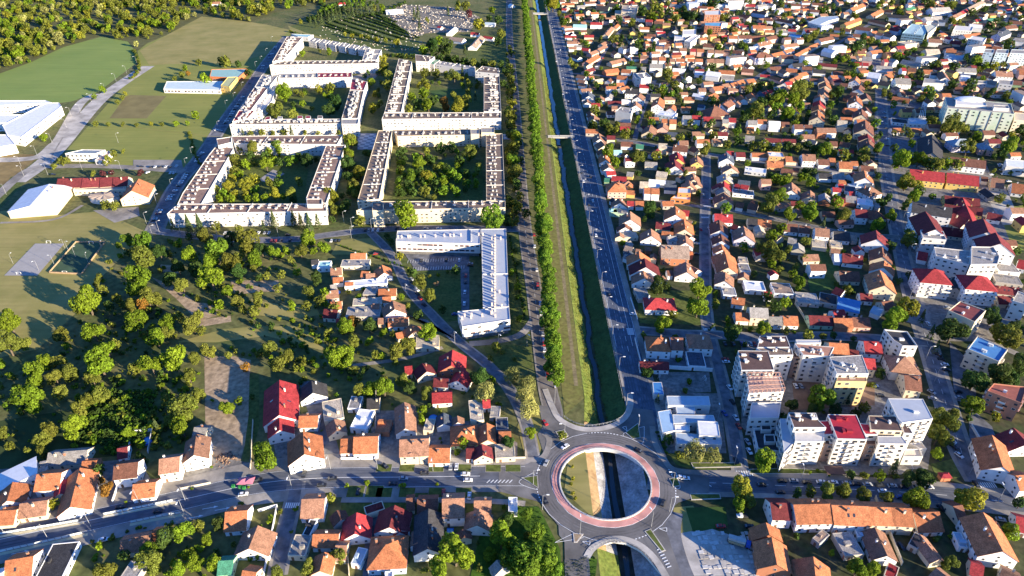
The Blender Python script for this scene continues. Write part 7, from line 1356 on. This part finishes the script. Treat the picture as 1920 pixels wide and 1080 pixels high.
# garden walls
def gwall(s, h, lab, wc='W', t=.25):
    p = PP(s); x0, y0 = p[0]; r_ = thing('garden_wall', lab, 'wall', (x0, y0, 0)); m = MB()
    for i in range(len(p)-1):
        d = Vector(p[i+1]) - Vector(p[i]); m.box((p[i][0]+p[i+1][0])/2 - x0, (p[i][1]+p[i+1][1])/2 - y0, -.1, h, d.length + t*.9, t + i*.01, math.atan2(d.y, d.x))
    m.build('wall', wallmat(wc), r_)
for s, h, lab, wc in (('1225,690 1335,697', 2.6, 'white painted wall behind the shaded ball yard', 'W'), ('1190,637 1203,690 1225,690', 2.2, 'white yard wall beside the canal road', 'W'), ('705,720 705,865', 2, 'plain wall east of the orange roofed pair', 'x'), ('640,862 700,862', 1.6, 'low white front wall at the west road', 'W'), ('237,862 250,812 286,808', 1.8, 'white wall round the trampoline yard', 'W'), ('286,810 278,850', 1.8, 'white wall right of the trampoline yard', 'W'),
                      ('340,918 395,907', 1.2, 'striped low wall on the west road front', 'c'), ('212,942 222,912', 1.8, 'short white yard wall by the autumn tree', 'W'), ('485,960 520,950 495,1080', 1.8, 'white wall along the small south street', 'W'), ('700,945 692,1080', 2, 'pale wall along the paved south yard', 'x'), ('818,935 816,1040', 2.4, 'pale fire wall beside the black roof', 'W'), ('650,1000 655,1080', 1.8, 'pale garden wall south of the red roof', 'c'), ('1490,570 1512,605', 2, 'long pale wall of the kitchen garden', 'c'),
                      ('1452,795 1452,860', 2, 'white wall beside the podium shops', 'W'), ('1640,935 1690,1060', 2.4, 'long pale wall in the south-east yards', 'c'), ('1562,990 1580,1050', 2.5, 'brown party wall between terraced yards', 'k'), ('1820,800 1850,850', 2, 'white wall of the corner yard', 'W'), ('475,790 470,880', 1.6, 'pale post wall beside the bare field', 'c'), ('985,845 985,860 930,862', 1.4, 'low wall at the corner garden', 'c'), ('1352,300 1352,560', 1.7, 'long dark wall along the narrow street', 'x'), ('1182,560 1195,600', 1.4, 'low wall on the canal road bend', 'W')): gwall(s, h, lab, wc)
# sun lit shrubs already surveyed; broken slabs of the empty lot
sl = MB(); rs = random.Random(2)
for i in range(13):
    for j in range(10):
        x, y = P(1300 + i*9.2 + j*3.2, 1000 + j*9)
        if rs.random() < .3: continue
        sl.box(x + rs.uniform(-.4, .4), y + rs.uniform(-.3, .3), .0, .24 + rs.uniform(0, .08), rs.uniform(1.2, 2.4), rs.uniform(1.1, 2.2), .1 + rs.uniform(-.04, .04), rs.randrange(2))
o = stuff(sl.build('concrete_slabs', [PALE, mat('slab_white', (.5, .48, .45), .9, .2, .6)])); o['label'] = 'broken pale concrete slabs on the empty lot'; o['category'] = 'slabs'

# ------------------------------------------------------------------ thin evening air over the whole place
hz = MB(); hz.box(0, 1850, -6.6, 262, 6420, 4320, 0, 0, True)
hm = bpy.data.materials.new('evening_haze'); hm.use_nodes = True; hnt = hm.node_tree; hnt.nodes.remove(hnt.nodes['Principled BSDF'])
hv = hnt.nodes.new('ShaderNodeVolumePrincipled'); hv.inputs['Color'].default_value = (.86, .89, .95, 1); hv.inputs['Density'].default_value = HAZE; hv.inputs['Anisotropy'].default_value = .2
hnt.links.new(hv.outputs[0], hnt.nodes['Material Output'].inputs['Volume'])
if HAZE: stuff(hz.build('haze', hm))
# ------------------------------------------------------------------ labels: make each one single out one thing
def finalize():
    by = {}
    for o, pl in LABELLED:
        if pl: by.setdefault(o['label'], []).append((o, pl))
    for lab, L in by.items():
        hasplace = any(w_ in lab for w_ in (' on the ', ' along ', ' by the ', ' at the ', ' around ', ' beside ', ' in the ', ' south of', ' north of', ' between', ' beyond'))
        sub = {}
        for o, pl in L: sub.setdefault(lab if hasplace else f"{lab} {area(*pl)}", []).append((o, pl))
        for l2, S in sub.items():
            S.sort(key=lambda t: math.hypot(t[1][0]-RC[0], t[1][1]-RC[1]))
            for i, (o, pl) in enumerate(S):
                if len(S) == 1: o['label'] = l2
                else: o['label'] = f"{l2}, {ordw(i)} roundabout" if len(l2.split()) > 12 else f"{l2}, {ordw(i)} the roundabout"
finalize()
print('Z', Z[0], 'OBJECTS', len(bpy.data.objects), 'trees', len(trees), 'houses', len(kept), 'infill', nf, 'cars', len(CD), 'verts', sum(len(m.vertices) for m in bpy.data.meshes))
